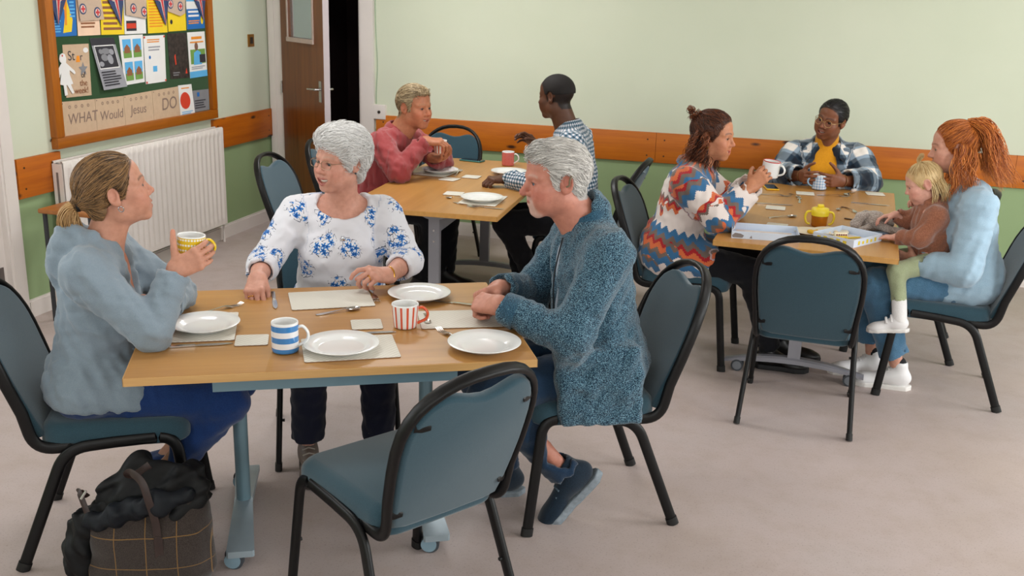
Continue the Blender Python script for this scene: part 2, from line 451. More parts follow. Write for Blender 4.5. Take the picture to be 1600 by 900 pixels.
# ------------------------------------------------------------------ things on the walls
M_paper = plain('white_paper', (226, 224, 222), 0.8, var=.02)
M_kraft = plain('kraft_paper', (196, 168, 140), 0.85, var=.05, vs=30)
M_ink = plain('grey_pencil', (128, 106, 96), 0.8)
M_inkd = plain('dark_print', (44, 42, 50), 0.7)
M_yel = plain('yellow_paper', (232, 200, 32), 0.75, var=.03)
M_blu = plain('blue_print', (28, 104, 176), 0.7, var=.05)
M_lblu = plain('light_blue_print', (90, 170, 220), 0.7, var=.05)
M_red = plain('red_print', (206, 60, 34), 0.7)
M_ora = plain('orange_print', (228, 140, 30), 0.7)
M_peach = plain('peach_paper', (234, 200, 172), 0.8)
M_gry = plain('grey_paper', (128, 128, 132), 0.8)
M_gryt = plain('grey_print', (150, 150, 156), 0.8)
M_grn = plain('green_print', (110, 150, 70), 0.7)
M_brn = plain('brown_print', (140, 88, 56), 0.7)
M_skinp = plain('portrait_print', (120, 84, 66), 0.7)
BX = LX+0.03
def board():
    r = thing('notice_board', 'green felt notice board in a pine frame above the radiator', 'notice board', (0, 0, 0))
    y0, y1, z0, z1, fw = 4.745, 6.40, 0.89, 1.98, 0.062
    mg = speck('green_felt', (22, 58, 22), (34, 76, 34), 500, .95)
    MB().box(LX+.001, LX+.018, y0+.03, y1-.03, z0+.03, z1-.03).build('felt_panel', mg, r, smooth=False)
    for a, b, c, d, m in ((y0, y1, z0, z0+fw, M_frY), (y0, y1, z1-fw, z1, M_frY)):
        MB().pad([(LX+.001, a), (LX+.045, a), (LX+.045, b), (LX+.001, b)], c, d, .006, 2).build('frame_rail', m, r)
    for a, b in ((y0, y0+fw), (y1-fw, y1)):
        MB().pad([(LX+.001, a), (LX+.0445, a), (LX+.0445, b), (LX+.001, b)], z0+fw, z1-fw, .006, 2).build('frame_rail', M_fr, r)
    MB().tube(bez([(LX+.002, y0-.0, 0.945), (LX+.012, y0-.012, .945), (LX+.012, y0-.02, .935)], 4, .01), .003, 6).build('hook', M_screw, r)
board()
def sheet(name, label, cat, q, m, dx=0.0, tilt=0.0):
    """paper pinned to the board, q = corners (y,z) top-left, top-right, bottom-right, bottom-left; returns object and a printer"""
    x = LX+.0195+dx
    V = []
    for y, z in q: V.append((x, y, z))
    for y, z in q: V.append((x+.0012, y, z))
    V[6] = (V[6][0]+tilt, V[6][1], V[6][2]); V[7] = (V[7][0]+tilt, V[7][1], V[7][2]); V[2] = (V[2][0]+tilt, V[2][1], V[2][2]); V[3] = (V[3][0]+tilt, V[3][1], V[3][2])
    o = MB().add(V, [(0, 1, 2, 3), (7, 6, 5, 4), (0, 4, 5, 1), (1, 5, 6, 2), (2, 6, 7, 3), (3, 7, 4, 0)]).build(name, m, None, smooth=False)
    tag(o, label, cat)
    lay = [0]
    def at(u, v, k=None):
        k = lay[0] if k is None else k
        t = np.array(q, float); top = t[0]*(1-u)+t[1]*u; bot = t[3]*(1-u)+t[2]*u; p = bot*(1-v)+top*v
        return (x+.0014+.0003*k+tilt*(1-v), p[0], p[1])
    def pr(pts, mm, nm='print', lift=1):
        """flat print: rectangle (u0,v0,u1,v1) or polygon of (u,v)"""
        lay[0] += lift
        if isinstance(pts[0], (int, float)):
            u0, v0, u1, v1 = pts; pts = [(u0, v0), (u1, v0), (u1, v1), (u0, v1)]
        return MB().add([at(u, v) for u, v in pts], [tuple(range(len(pts)))]).build(nm, mm, o, smooth=False)
    def lines(u0, v0, u1, v1, n, mm, seed=1):
        lay[0] += 1; R = random.Random(seed); mb = MB()
        for i in range(n):
            va = v1-(v1-v0)*(i+.1)/n; vb = v1-(v1-v0)*(i+.6)/n; e = u1-(u1-u0)*R.uniform(0, .25)
            mb.add([at(u0, vb), at(e, vb), at(e, va), at(u0, va)], [(0, 1, 2, 3)])
        mb.build('text_lines', mm, o, smooth=False)
    def txt(s, size, u, v, mm, rot=0.0, slant=0.0):
        lay[0] += 1
        p = Vector(at(u, v)); q1 = Vector(at(u+.1, v)); X = (q1-p).normalized(); X.rotate(Matrix.Rotation(rot, 3, 'X'))
        Y = Vector((1, 0, 0)).cross(X)
        return text_mesh('lettering', s, size, p, X, Y, mm, o, slant=slant)
    return o, pr, lines, txt
def up_to(q, top):      # sheets that run up out of the picture: extend the top edge
    return [(q[0][0], top), (q[1][0], top), q[2], q[3]]
def circ(cx, cy, rx, ry, n=20): return [(cx+rx*math.cos(2*PI*i/n), cy+ry*math.sin(2*PI*i/n)) for i in range(n)]
TOPZ = 1.79
o, pr, ln, tx = sheet('poster', 'blue poster with a yellow figure, top left of the notice board', 'poster', up_to([(4.815, 1.688), (5.028, 1.688), (5.011, 1.495), (4.816, 1.494)], TOPZ), M_blu)
pr([(.45, .98), (.72, .98), (.66, .62), (.85, .3), (.78, .08), (.42, .06), (.50, .25), (.56, .45), (.40, .6)], M_yel, 'figure'); pr([(.55, .85), (.66, .85), (.60, .2), (.52, .2)], M_ora, 'figure'); ln(.04, .06, .36, .3, 5, M_lblu); ln(.74, .32, .97, .7, 6, M_lblu)
o, pr, ln, tx = sheet('poster', 'peach coloured sheet between the blue and yellow posters on the board', 'poster', up_to([(5.03, 1.688), (5.22, 1.689), (5.216, 1.493), (5.019, 1.493)], TOPZ), M_peach, .001)
ln(.15, .12, .85, .38, 4, M_brn, 3)
o, pr, ln, tx = sheet('poster', 'yellow sheet with brown print beside the peach sheet', 'poster', up_to([(5.238, 1.689), (5.451, 1.689), (5.438, 1.49), (5.222, 1.493)], TOPZ), M_yel, .002)
ln(.1, .05, .9, .75, 7, M_brn, 5)
o, pr, ln, tx = sheet('poster', 'white sheet with a black and red box, top row of the board', 'poster', up_to([(5.459, 1.689), (5.67, 1.689), (5.657, 1.489), (5.443, 1.49)], TOPZ), M_paper, .001)
pr((.08, .06, .55, .26), M_inkd); pr((.10, .11, .53, .21), M_red)
o, pr, ln, tx = sheet('poster', 'yellow notice under the third union flag on the board', 'poster', up_to([(5.688, 1.689), (5.895, 1.689), (5.886, 1.489), (5.677, 1.488)], TOPZ), M_yel, .001)
ln(.08, .1, .92, .8, 12, M_ora, 6)
o, pr, ln, tx = sheet('poster', 'yellow notice right of the other yellow notice, with dark marks', 'poster', up_to([(5.904, 1.689), (6.105, 1.689), (6.098, 1.496), (5.894, 1.493)], TOPZ), M_yel, .002)
pr(circ(.18, .2, .07, .05), M_inkd); ln(.1, .5, .9, .7, 3, M_ora, 8)
o, pr, ln, tx = sheet('poster', 'white and blue leaflet at the top right corner of the board', 'poster', up_to([(6.118, 1.689), (6.326, 1.69), (6.323, 1.505), (6.113, 1.501)], TOPZ), M_paper, .001)
pr((0, 0, 1, .45), M_blu); ln(.08, .10, .75, .2, 2, M_ora, 3); ln(.08, .24, .7, .42, 2, M_paper, 4); pr(circ(.85, .2, .08, .1), M_yel); pr((0, .62, 1, .9), M_lblu)
# middle row
o, pr, ln, tx = sheet('notice', 'brown card reading Star of the week with a grey star', 'poster', [(4.883, 1.45), (5.104, 1.448), (5.093, 1.158), (4.877, 1.162)], M_kraft)
tx('St', .075, .16, .70, M_inkd); tx('r', .06, .62, .69, M_inkd); pr([(.46, .66), (.62, .66), (.60, .78), (.50, .78)], M_ora)
pr([(.72+.19*math.cos(PI/2+k*PI/5)*(1 if k % 2 == 0 else .45), .52+.14*math.sin(PI/2+k*PI/5)*(1 if k % 2 == 0 else .45)) for k in range(10)], M_gry, 'star')
pr(circ(.86, .88, .10, .05), M_paper); tx('of', .045, .62, .36, M_inkd); tx('the', .05, .55, .2, M_brn); tx('week!', .05, .32, .06, M_brn)
# white paper doll
def doll():
    x = LX+.0235
    out = [(4.872, 1.406), (4.890, 1.400), (4.899, 1.375), (4.894, 1.352), (4.905, 1.344), (4.958, 1.306), (4.966, 1.292), (4.955, 1.286), (4.918, 1.312), (4.915, 1.29), (4.938, 1.235), (4.918, 1.232), (4.940, 1.186), (4.925, 1.180), (4.90, 1.214), (4.888, 1.232), (4.880, 1.230), (4.885, 1.178), (4.862, 1.174), (4.858, 1.232), (4.830, 1.238), (4.848, 1.30), (4.838, 1.288), (4.826, 1.262), (4.815, 1.268), (4.824, 1.318), (4.848, 1.344), (4.858, 1.352), (4.846, 1.362), (4.842, 1.376), (4.850, 1.398)]
    V = [(x, y, z) for y, z in out]+[(x+.002, y, z) for y, z in out]; n = len(out)
    F = [tuple(range(n)), tuple(range(2*n-1, n-1, -1))]+[(i, i+n, (i+1) % n+n, (i+1) % n) for i in range(n)]
    o = MB().add(V, F).build('paper_doll', M_paper, None, smooth=False); tag(o, 'white cut-out paper doll pinned over the edge of the brown card', 'paper doll')
    MB().add([(x+.0024, 4.868+.006*math.cos(t), 1.392+.006*math.sin(t)) for t in [i*PI/4 for i in range(8)]], [tuple(range(8))]).build('pin', M_red, o, smooth=False)
doll()
o, pr, ln, tx = sheet('poster', 'tilted grey sheet with a black and white photograph', 'poster', [(5.115, 1.477), (5.332, 1.476), (5.40, 1.185), (5.179, 1.18)], M_gryt, .002, .02)
pr((0, .86, 1, 1), M_inkd); pr((.08, .40, .90, .86), M_paper); pr((.10, .42, .88, .84), M_inkd)
for k, (a, b, c, d) in enumerate(((.2, .5, .1, .05), (.38, .62, .14, .07), (.6, .58, .12, .1), (.5, .74, .2, .06), (.72, .72, .1, .06), (.28, .74, .09, .05))): pr(circ(a, b, c, d, 10), M_gry if k % 2 else M_gryt)
ln(.08, .05, .85, .36, 6, M_inkd, 2)
o, pr, ln, tx = sheet('poster', 'white sheet with four small photographs of a house', 'poster', [(5.385, 1.484), (5.62, 1.484), (5.608, 1.196), (5.405, 1.19)], M_paper, .001)
for a, b in ((.1, .54), (.54, .54), (.1, .08), (.54, .08)):
    pr((a, b, a+.36, b+.38), M_lblu, 'photo'); pr((a, b, a+.36, b+.15), M_grn, 'photo'); pr([(a+.05, b+.1), (a+.30, b+.1), (a+.30, b+.2), (a+.18, b+.28), (a+.05, b+.2)], M_brn, 'photo')
o, pr, ln, tx = sheet('poster', 'mostly blank white sheet with blue marks and red corner pins', 'poster', [(5.626, 1.474), (5.851, 1.474), (5.837, 1.183), (5.619, 1.181)], M_paper)
ln(.2, .66, .8, .78, 2, M_gryt, 3); pr((.38, .24, .58, .36), M_lblu); pr(circ(.25, .55, .05, .04, 8), M_blu); ln(.15, .84, .85, .93, 2, M_ora, 5)
for a, b in ((.02, .97), (.95, .97), (.03, .03), (.95, .03)): pr((a-.02, b-.02, a+.05, b+.02), M_red, 'pin')
o, pr, ln, tx = sheet('poster', 'dark woodland photograph poster on the board', 'poster', [(5.881, 1.482), (6.098, 1.482), (6.108, 1.188), (5.888, 1.193)], plain('dark_photo', (52, 44, 40), .6, var=.6, vs=40))
pr([(.3, .3), (.36, .32), (.34, .55), (.28, .5)], M_red); pr([(.8, .1), (.9, .1), (.86, .22)], M_red); ln(.15, .05, .5, .15, 2, M_gry)
o, pr, ln, tx = sheet('poster', 'flyer with a photographed man and a blue foot strip', 'poster', [(6.106, 1.482), (6.316, 1.484), (6.324, 1.186), (6.112, 1.183)], M_paper, .002)
pr((0, 0, 1, .14), M_lblu); pr((.2, .84, .8, .9), M_ora); pr((.1, .3, .95, .62), M_grn); pr([(.25, .28), (.72, .28), (.68, .55), (.5, .6), (.3, .55)], M_lblu); pr(circ(.45, .68, .1, .09), M_skinp); pr((.6, .32, .95, .5), M_inkd); ln(.1, .74, .9, .8, 1, M_ora); ln(.1, .17, .9, .25, 2, M_gryt)
# bottom row of brown sheets with pencilled words
for q, lab, s, u, v, sz in (([(4.823, 1.143), (5.117, 1.134), (5.115, .937), (4.83, .932)], 'brown sheet with the pencilled word WHAT', 'WHAT', .15, .38, .085),
        ([(5.119, 1.134), (5.381, 1.129), (5.386, .94), (5.117, .937)], 'brown sheet with the pencilled word Would', 'Would', .12, .34, .078),
        ([(5.383, 1.129), (5.675, 1.136), (5.677, .931), (5.388, .94)], 'brown sheet with the pencilled word Jesus', 'Jesus', .2, .38, .08),
        ([(5.677, 1.136), (5.973, 1.141), (5.975, .939), (5.679, .931)], 'brown sheet with the pencilled word DO partly covered by a leaflet', 'DO', .3, .34, .11)):
    o, pr, ln, tx = sheet('lettered_sheet', lab, 'paper sheet', q, M_kraft, .0005)
    tx(s, sz, u, v, M_ink, 0, .1)
    for k in range(4): tx('o', .04, .2+.18*k, .80, M_ink)
    for a, b in ((.04, .95), (.96, .06)): pr(circ(a, b, .012, .018, 8), M_inkd, 'pin')
o, pr, ln, tx = sheet('leaflet', 'white leaflet with a big red-orange circle', 'leaflet', [(5.963, 1.147), (6.119, 1.145), (6.144, .939), (5.971, .939)], M_paper, .003)
pr(circ(.42, .5, .36, .27, 28), M_red, 'circle'); ln(.1, .05, .9, .16, 2, M_lblu); ln(.2, .85, .8, .92, 1, M_ora)
o, pr, ln, tx = sheet('notice', 'small grey notice in the bottom right corner of the board', 'poster', [(6.135, 1.099), (6.333, 1.095), (6.328, .955), (6.139, .955)], M_gry)
pr((.25, .7, .4, .9), M_blu); ln(.08, .1, .8, .55, 4, M_inkd)
# bunting
M_jn = plain('flag_navy', (52, 66, 104), .8); M_jr = plain('flag_red', (198, 58, 62), .8); M_jw = plain('flag_white', (216, 200, 190), .8); M_hess = speck('hessian', (176, 150, 130), (206, 182, 160), 500)
M_string = plain('bunting_string', (170, 150, 130), .8)
bt = thing('bunting', 'string of union flag pennants and hessian squares across the top of the board', 'bunting')
xb = LX+.03
MB().tube([(xb, 4.80, 1.80), (xb+.004, 5.3, 1.775), (xb+.006, 5.9, 1.775), (xb, 6.37, 1.80)], .003, 6).build('cord', M_string, bt)
def poly(pts, m, x, nm, par):
    V = [(x, y, z) for y, z in pts]+[(x+.0012, y, z) for y, z in pts]; n = len(pts)
    return MB().add(V, [tuple(range(n-1, -1, -1)), tuple(range(n, 2*n))]+[(i, (i+1) % n, (i+1) % n+n, i+n) for i in range(n)]).build(nm, m, par, smooth=False)
for a, b, ty, tz in ((4.775, 4.99, 4.853, 1.555), (5.23, 5.46, 5.406, 1.535), (5.69, 5.93, 5.86, 1.53), (6.135, 6.36, 6.302, 1.555)):
    T = 1.785; f = poly([(a, T), (b, T), (ty, tz)], M_jn, xb, 'pennant', bt); c = (a+b)/2
    def L(p, q, k): return (p[0]*(1-k)+q[0]*k, p[1]*(1-k)+q[1]*k)
    tip = (ty, tz)
    for (p0, p1), m, w, dx in ((((c, T), tip), M_jw, .030, .0016), (((c, T), tip), M_jr, .017, .0026), ):
        p0a = (p0[0]-w, p0[1]); p0b = (p0[0]+w, p0[1]); poly([p0a, p0b, L((c, T), tip, .97)], m, xb+dx, 'stripe', f)
    for (s, m, w, dx) in ((1, M_jw, .020, .0014), (-1, M_jw, .020, .0014), (1, M_jr, .008, .0021), (-1, M_jr, .008, .0021)):
        e = a if s > 0 else b; zc = 1.70; e2 = L((e, T), tip, .30)
        poly([(c, zc+w), (c, zc-w), (e2[0], e2[1]-w*.2), (e2[0], e2[1]+w*1.3)], m, xb+dx, 'stripe', f)
    zc = 1.70; l = L((a, T), tip, .37); r_ = L((b, T), tip, .37)
    poly([(l[0], zc+.012), (l[0]+.004, zc-.012), (r_[0]-.004, zc-.012), (r_[0], zc+.012)], M_jr, xb+.0030, 'stripe', f)
for q, cs in (([(5.02, 1.785), (5.215, 1.785), (5.247, 1.58), (5.037, 1.574)], ((5.065, 1.64), (5.19, 1.62), (5.12, 1.72))), ([(5.462, 1.785), (5.68, 1.785), (5.655, 1.578), (5.457, 1.602)], ((5.53, 1.64), (5.635, 1.62), (5.6, 1.72))), ([(5.905, 1.785), (6.10, 1.785), (6.085, 1.606), (6.025, 1.588), (5.89, 1.62)], ((5.92, 1.665), (6.03, 1.65), (6.0, 1.73)))):
    f = poly(q, M_hess, xb+.001, 'hessian_square', bt)
    for cy, cz in cs:
        poly([(cy+.030*math.cos(t), cz+.030*math.sin(t)) for t in [i*PI/9 for i in range(18)]], M_jn, xb+.0026, 'badge', f)
        poly([(cy+.022*math.cos(t), cz+.022*math.sin(t)) for t in [i*PI/9 for i in range(18)]], M_jw, xb+.0034, 'badge', f)
        poly([(cy-.018, cz-.006), (cy+.018, cz-.006), (cy+.018, cz+.006), (cy-.018, cz+.006)], M_jr, xb+.0040, 'badge', f); poly([(cy-.006, cz-.018), (cy+.006, cz-.018), (cy+.006, cz+.018), (cy-.006, cz+.018)], M_jr, xb+.0044, 'badge', f)
# radiator
def radiator():
    r = thing('radiator', 'white ribbed panel radiator under the notice board', 'radiator')
    m = plain('radiator_enamel', (226, 218, 212), .35, var=.02)
    y0, y1, z0, z1, xf = 4.70, 6.36, .145, .832, LX+.10
    prof = []; n = 30; p = (y1-y0-.05)/n; y = y0+.025
    prof.append((y0, 0.0)); 
    for i in range(n):
        for t, d in ((.0, 0), (.18, 0), (.30, -.008), (.70, -.008), (.82, 0), (1.0, 0)): prof.append((y+p*(i+t), d))
    prof.append((y1, 0.0))
    zs = [(z0, 0), (z0+.035, 0), (z0+.055, 1), (z1-.065, 1), (z1-.045, 0), (z1-.006, 0), (z1, -1)]
    V = []; k = len(prof)
    for z, w in zs:
        for (yy, d) in prof: V.append((xf+(d*w if w > 0 else (-.006 if w < 0 else 0)), yy, z))
    F = [(j*k+i, j*k+i+1, (j+1)*k+i+1, (j+1)*k+i) for j in range(len(zs)-1) for i in range(k-1)]
    mb = MB().add(V, F)
    mb.box(xf-.014, xf-.0085, y0, y1, z0, z1); mb.build('front_panel', m, r, angle=60)
    MB().box(LX+.03, LX+.036, y0, y1, z0, z1).build('rear_panel', m, r, smooth=False)
    mb = MB()
    for i in range(28): mb.box(LX+.04, xf-.016, y0+.03+i*(y1-y0-.06)/27-.010, y0+.03+i*(y1-y0-.06)/27+.010, z1-.012, z1-.006)
    mb.box(LX+.03, LX+.042, y0, y1, z1-.012, z1+.002).box(xf-.018, xf-.006, y0, y1, z1-.012, z1+.002); mb.build('top_grille', m, r, smooth=False)
    for a, q in ((y0-.004, -1), (y1, 1)):
        sp_ = MB().box(LX+.03, xf-.008, a, a+.004, z0+.02, z1-.013).build('side_panel', m, r, smooth=False)
        b0 = a-.0006 if q < 0 else a+.004
        MB().box(LX+.052, LX+.066, b0, b0+.0006, z0+.08, z1-.06).build('slot_shade', plain('painted_slot_shade', (120, 112, 108), .6), sp_, smooth=False)  # raised grey strip, painted as the shade inside a slot
    br = plain('valve_brass', (150, 130, 90), .35, .8)
    for a in (y0+.02, y1+.012):
        MB().tube([(LX+.06, a, 0), (LX+.06, a, z0+.03)], .008, 10).build('pipe', M_white, r)
        MB().tube([(LX+.06, a, z0+.0), (LX+.06, a, z0+.075)], .016, 12).build('valve', br, r)
    for a in (y0+.3, y1-.3): MB().box(LX+.0005, LX+.032, a-.02, a+.02, z0+.03, z1-.08).build('bracket', m, r, smooth=False)
radiator()
br = plain('aged_brass', (170, 120, 50), .35, .7)
o = thing('light_switch', 'small brass switch plate on the left wall by the doorway', 'switch', (LX, 6.97, 1.40))
MB().pad([(0.0005, -.042), (.008, -.042), (.008, .042), (.0005, .042)], -.045, .045, .003, 2).build('plate', br, o)
MB().box(.008, .012, -.018, .018, -.024, .024).build('rocker', plain('black_bakelite', (34, 28, 24), .4), o, smooth=False)
o = thing('socket_box', 'white wall socket box beside the doorway frame', 'socket', (-3.0, BY, .90))
MB().pad([(-.055, -.032), (.045, -.032), (.045, -.0005), (-.055, -.0005)], -.055, .055, .006, 3).build('box', M_white, o)
MB().disc((-.005, -.033, .0), .012, (0, 1, 0), .006, 14).build('button', plain('black_bakelite', (34, 28, 24), .4), o)
o = MB().tube(spline([(DX1+.112, BY-.005, 2.7), (DX1+.115, BY-.005, 1.7), (DX1+.118, BY-.005, 1.5), (DX1+.128, BY-.005, 1.25), (DX1+.118, BY-.005, 1.05), (DX1+.118, BY-.005, .957)], 6), .004, 8).build('cable', plain('green_white_cable', (150, 168, 140), .5)); tag(o, 'thin cable running down the door frame to the socket box', 'cable')
o = thing('lobby_notice', 'pale notice hanging on the dark wall beyond the doorway', 'notice', (-3.66, BY+1.895, 1.9))
MB().box(-.18, .18, -.004, 0, -.25, .25).build('sheet', M_paper, o, smooth=False)
mb = MB()
for k in range(5): mb.box(-.15, .15-.03*(k % 3), -.0052, -.0042, -.21+.05*k, -.19+.05*k)
mb.build('text_lines', M_brn, o, smooth=False)
# small wooden side table half hidden behind the ponytailed woman
o = thing('side_table', 'small wooden topped table with dark legs against the left wall', 'table', (-3.62, 4.55, 0))
MB().rbox(-.18, .16, -.12, .12, .60, .625, .008).build('table_top', wood('side_table_wood', (150, 92, 40), (176, 112, 54), 'Y'), o)
for a, b in ((-.15, -.10), (.13, -.10), (-.15, .10), (.13, .10)): MB().tube([(a, b, 0), (a, b, .60)], .012, 8).build('leg', plain('dark_grey_metal', (44, 46, 50), .5), o)

# ------------------------------------------------------------------ tables
M_lam = wood('beech_laminate', (168, 120, 62), (186, 136, 73), 'X', False, .33, .8)
M_lamY = wood('beech_laminate_lengthwise', (168, 118, 58), (186, 134, 70), 'Y', False, .33, .8)
M_edge = wood('beech_edge_band', (196, 150, 92), (210, 166, 106), 'X', False, .4, 2)
M_edgeY = wood('beech_edge_band_lengthwise', (188, 136, 70), (204, 152, 84), 'Y', False, .4, 2)
M_steelblue = plain('blue_grey_powder_coat', (112, 140, 152), .38, .25, var=.03)
M_steelgrey = plain('silver_grey_powder_coat', (150, 150, 158), .4, .3, var=.03)
M_rubber = plain('caster_grey_rubber', (62, 66, 72), .6)
M_castd = plain('caster_disc', (126, 152, 166), .4)
M_castg = plain('caster_disc_grey', (112, 116, 122), .45)
def caster(x, y, zt, r, par, disc):
    c = MB().box(x-.012, x+.012, y-.014, y+.018, r*1.2, zt).build('caster', M_rubber, par, smooth=False)
    for s in (-1, 1):
        MB().disc((x-.008, y+s*.016, r), r, (.25, 1, 0), .018, 24).build('wheel', M_rubber, c)
        MB().disc((x-.008+s*.0064, y+s*.0257, r), r*.84, (.25, 1, 0), .004, 24).build('wheel_disc', disc, c)
TZ = 0.72
def table1():
    r = thing('dining_table', 'near beech topped table with blue-grey frame and flat wheeled feet', 'table', (-1.408, 2.962, 0), math.radians(27.34), 'flip-top tables in the hall')
    L, Wd = 1.208, .87
    MB().pad(rrect(-L/2+.002, L/2-.002, -Wd/2+.002, Wd/2-.002, .004, 2), TZ-.026, TZ, .0015, 1).build('table_top', M_lam, r, angle=30)
    mb = MB().box(-L/2, L/2, -Wd/2, -Wd/2+.002, TZ-.025, TZ-.001).box(-L/2, L/2, Wd/2-.002, Wd/2, TZ-.025, TZ-.001).box(-L/2, -L/2+.002, -Wd/2, Wd/2, TZ-.025, TZ-.001).box(L/2-.002, L/2, -Wd/2, Wd/2, TZ-.025, TZ-.001)
    mb.build('edge_band', M_edge, r, smooth=False)
    lx = .315
    for y in (-.36, .36): MB().box(-lx-.05, lx+.05, y-.015, y+.015, TZ-.078, TZ-.026).build('apron', M_steelblue, r, smooth=False)
    for s in (-1, 1):
        x = s*lx
        MB().tube([(x, 0, .085), (x, 0, TZ-.026)], .024, 20).build('leg', M_steelblue, r)
        MB().box(x-.025, x+.025, -.34, .34, TZ-.066, TZ-.0265).build('bracket', M_steelblue, r, smooth=False)
        # flat tapered foot, high in the middle
        V = []; ys = (-.31, -.305, 0, .305, .31); F = []
        for y in ys:
            k = abs(y)/.31; z = .098-.030*k; w = .030+.014*k
            if abs(y) > .307: w -= .006
            for dx, dz in ((-w, 0), (w, 0), (w, -.022), (-w, -.022)): V.append((x+dx, y, z+dz))
        for i in range(4):
            for j in range(4): F.append((i*4+j, i*4+(j+1) % 4, i*4+4+(j+1) % 4, i*4+4+j))
        F += [(3, 2, 1, 0), (16, 17, 18, 19)]
        MB().add(V, F).build('foot', plain('foot_blue_grey', (150, 164, 172), .35, .3), r, smooth=False, weld=True)
        for y in (-.275, .275): caster(x-.012, y, .062, .031, r, M_castd)
    return r
table1()
def table2(label, loc, rz, Wd=.818, L=1.714):
    r = thing('dining_table', label, 'table', loc, rz, 'flip-top tables in the hall')
    MB().pad(rrect(-Wd/2+.002, Wd/2-.002, -L/2+.002, L/2-.002, .004, 2), TZ-.026, TZ, .0015, 1).build('table_top', M_lamY, r, angle=30)
    mb = MB().box(-Wd/2, Wd/2, -L/2, -L/2+.002, TZ-.025, TZ-.001).box(-Wd/2, Wd/2, L/2-.002, L/2, TZ-.025, TZ-.001).box(-Wd/2, -Wd/2+.002, -L/2, L/2, TZ-.025, TZ-.001).box(Wd/2-.002, Wd/2, -L/2, L/2, TZ-.025, TZ-.001)
    mb.build('edge_band', M_edgeY, r, smooth=False)
    MB().box(-.025, .025, -L/2+.30, L/2-.30, TZ-.17, TZ-.11).build('beam', M_steelgrey, r, smooth=False)
    for s in (-1, 1):
        y = s*(L/2-.285)
        MB().box(-.030, .030, y-.018, y+.018, .085, TZ-.09).build('leg', M_steelgrey, r, smooth=False)
        V = [(.10*math.cos(a), y-.024, TZ-.0265-.075*math.sin(a)) for a in [PI*i/14 for i in range(15)]]; n = len(V)
        V += [(p[0], y+.024, p[2]) for p in V]
        F = [tuple(range(n)), tuple(range(2*n-1, n-1, -1))]+[(i, i+n, (i+1) % n+n, (i+1) % n) for i in range(n)]
        MB().add(V, F).build('pivot_bracket', M_steelgrey, r, smooth=True, angle=30)
        for bx in (-.004,): 
            for bz in (.50, .56): MB().disc((0.0, y-.019, bz), .006, (0, 1, 0), .004, 10).build('bolt', plain('bright_bolt', (210, 210, 210), .2, 1), r)
        V = []; F = []; N = 16
        for i in range(N+1):
            t = -1+2*i/N; x = t*.335; z = .105-.045*t*t; w = .028*(1-.25*t*t); h = .030-.012*t*t
            for dy, dz in ((-w, -h*.3), (-w*.6, 0), (w*.6, 0), (w, -h*.3), (w, -h), (-w, -h)): V.append((x, y+dy, z+dz))
        for i in range(N):
            for j in range(6): F.append((i*6+j, i*6+6+j, i*6+6+(j+1) % 6, i*6+(j+1) % 6))
        F += [tuple(range(6)), tuple(range(N*6+5, N*6-1, -1))]
        MB().add(V, F).build('foot', M_steelgrey, r, smooth=True, angle=35)
        for x in (-.27, .27):
            c = MB().box(x-.012, x+.016, y-.012, y+.012, .035, .068).build('caster', M_rubber, r, smooth=False)
            for q in (-1, 1):
                MB().disc((x, y+q*.016, .030), .030, (0, 1, 0), .018, 24).build('wheel', M_rubber, c)
                MB().disc((x, y+q*.0255, .030), .022, (0, 1, 0), .004, 20).build('wheel_disc', M_castg, c)
    return r
table2('beech topped table against the corner where two men sit', (-1.812, 5.610, 0), math.radians(2.91))
table2('beech topped table covered in toys at the right of the hall', (.176, 5.516, 0), math.radians(-3.84))

# ------------------------------------------------------------------ chairs
M_black = plain('black_powder_coat', (9, 8, 9), .42, .0, var=.1, spec=.32)
M_seat = speck('teal_grey_upholstery', (36, 62, 74), (53, 81, 93), 700, .9, (.35, .65), .35)
M_bump = plain('stack_bumper', (12, 12, 12), .6)
def hoop_path():
    """outline of the back hoop in (y, s): s is the distance up along the leaning back"""
    pts = []
    yw, s1, st = .218, .27, .488
    pts.append((.198, -.02)); pts.append((.207, .10)); pts.append((.216, .20))
    for i in range(17):
        a = PI*i/16; e = 2.35
        c, s = math.cos(a), math.sin(a)
        pts.append((yw*math.copysign(abs(c)**(2/e), c), s1+(st-s1)*abs(s)**(2/e)))
    pts += [(-.216, .20), (-.207, .10), (-.198, -.02)]
    return pts
BT = math.radians(19)                                   # lean of the back
def back_pt(y, s, n=0.0):
    """back plane to chair space (x forward, y left, z up), with a shallow curve around the sitter"""
    c = .035*(1-(y/.218)**2)
    x = -.215-s*math.sin(BT)-c*min(1, max(0, s+.02)/.2)+n*math.cos(BT); z = .425+s*math.cos(BT)+n*math.sin(BT)
    return (x, y, z)
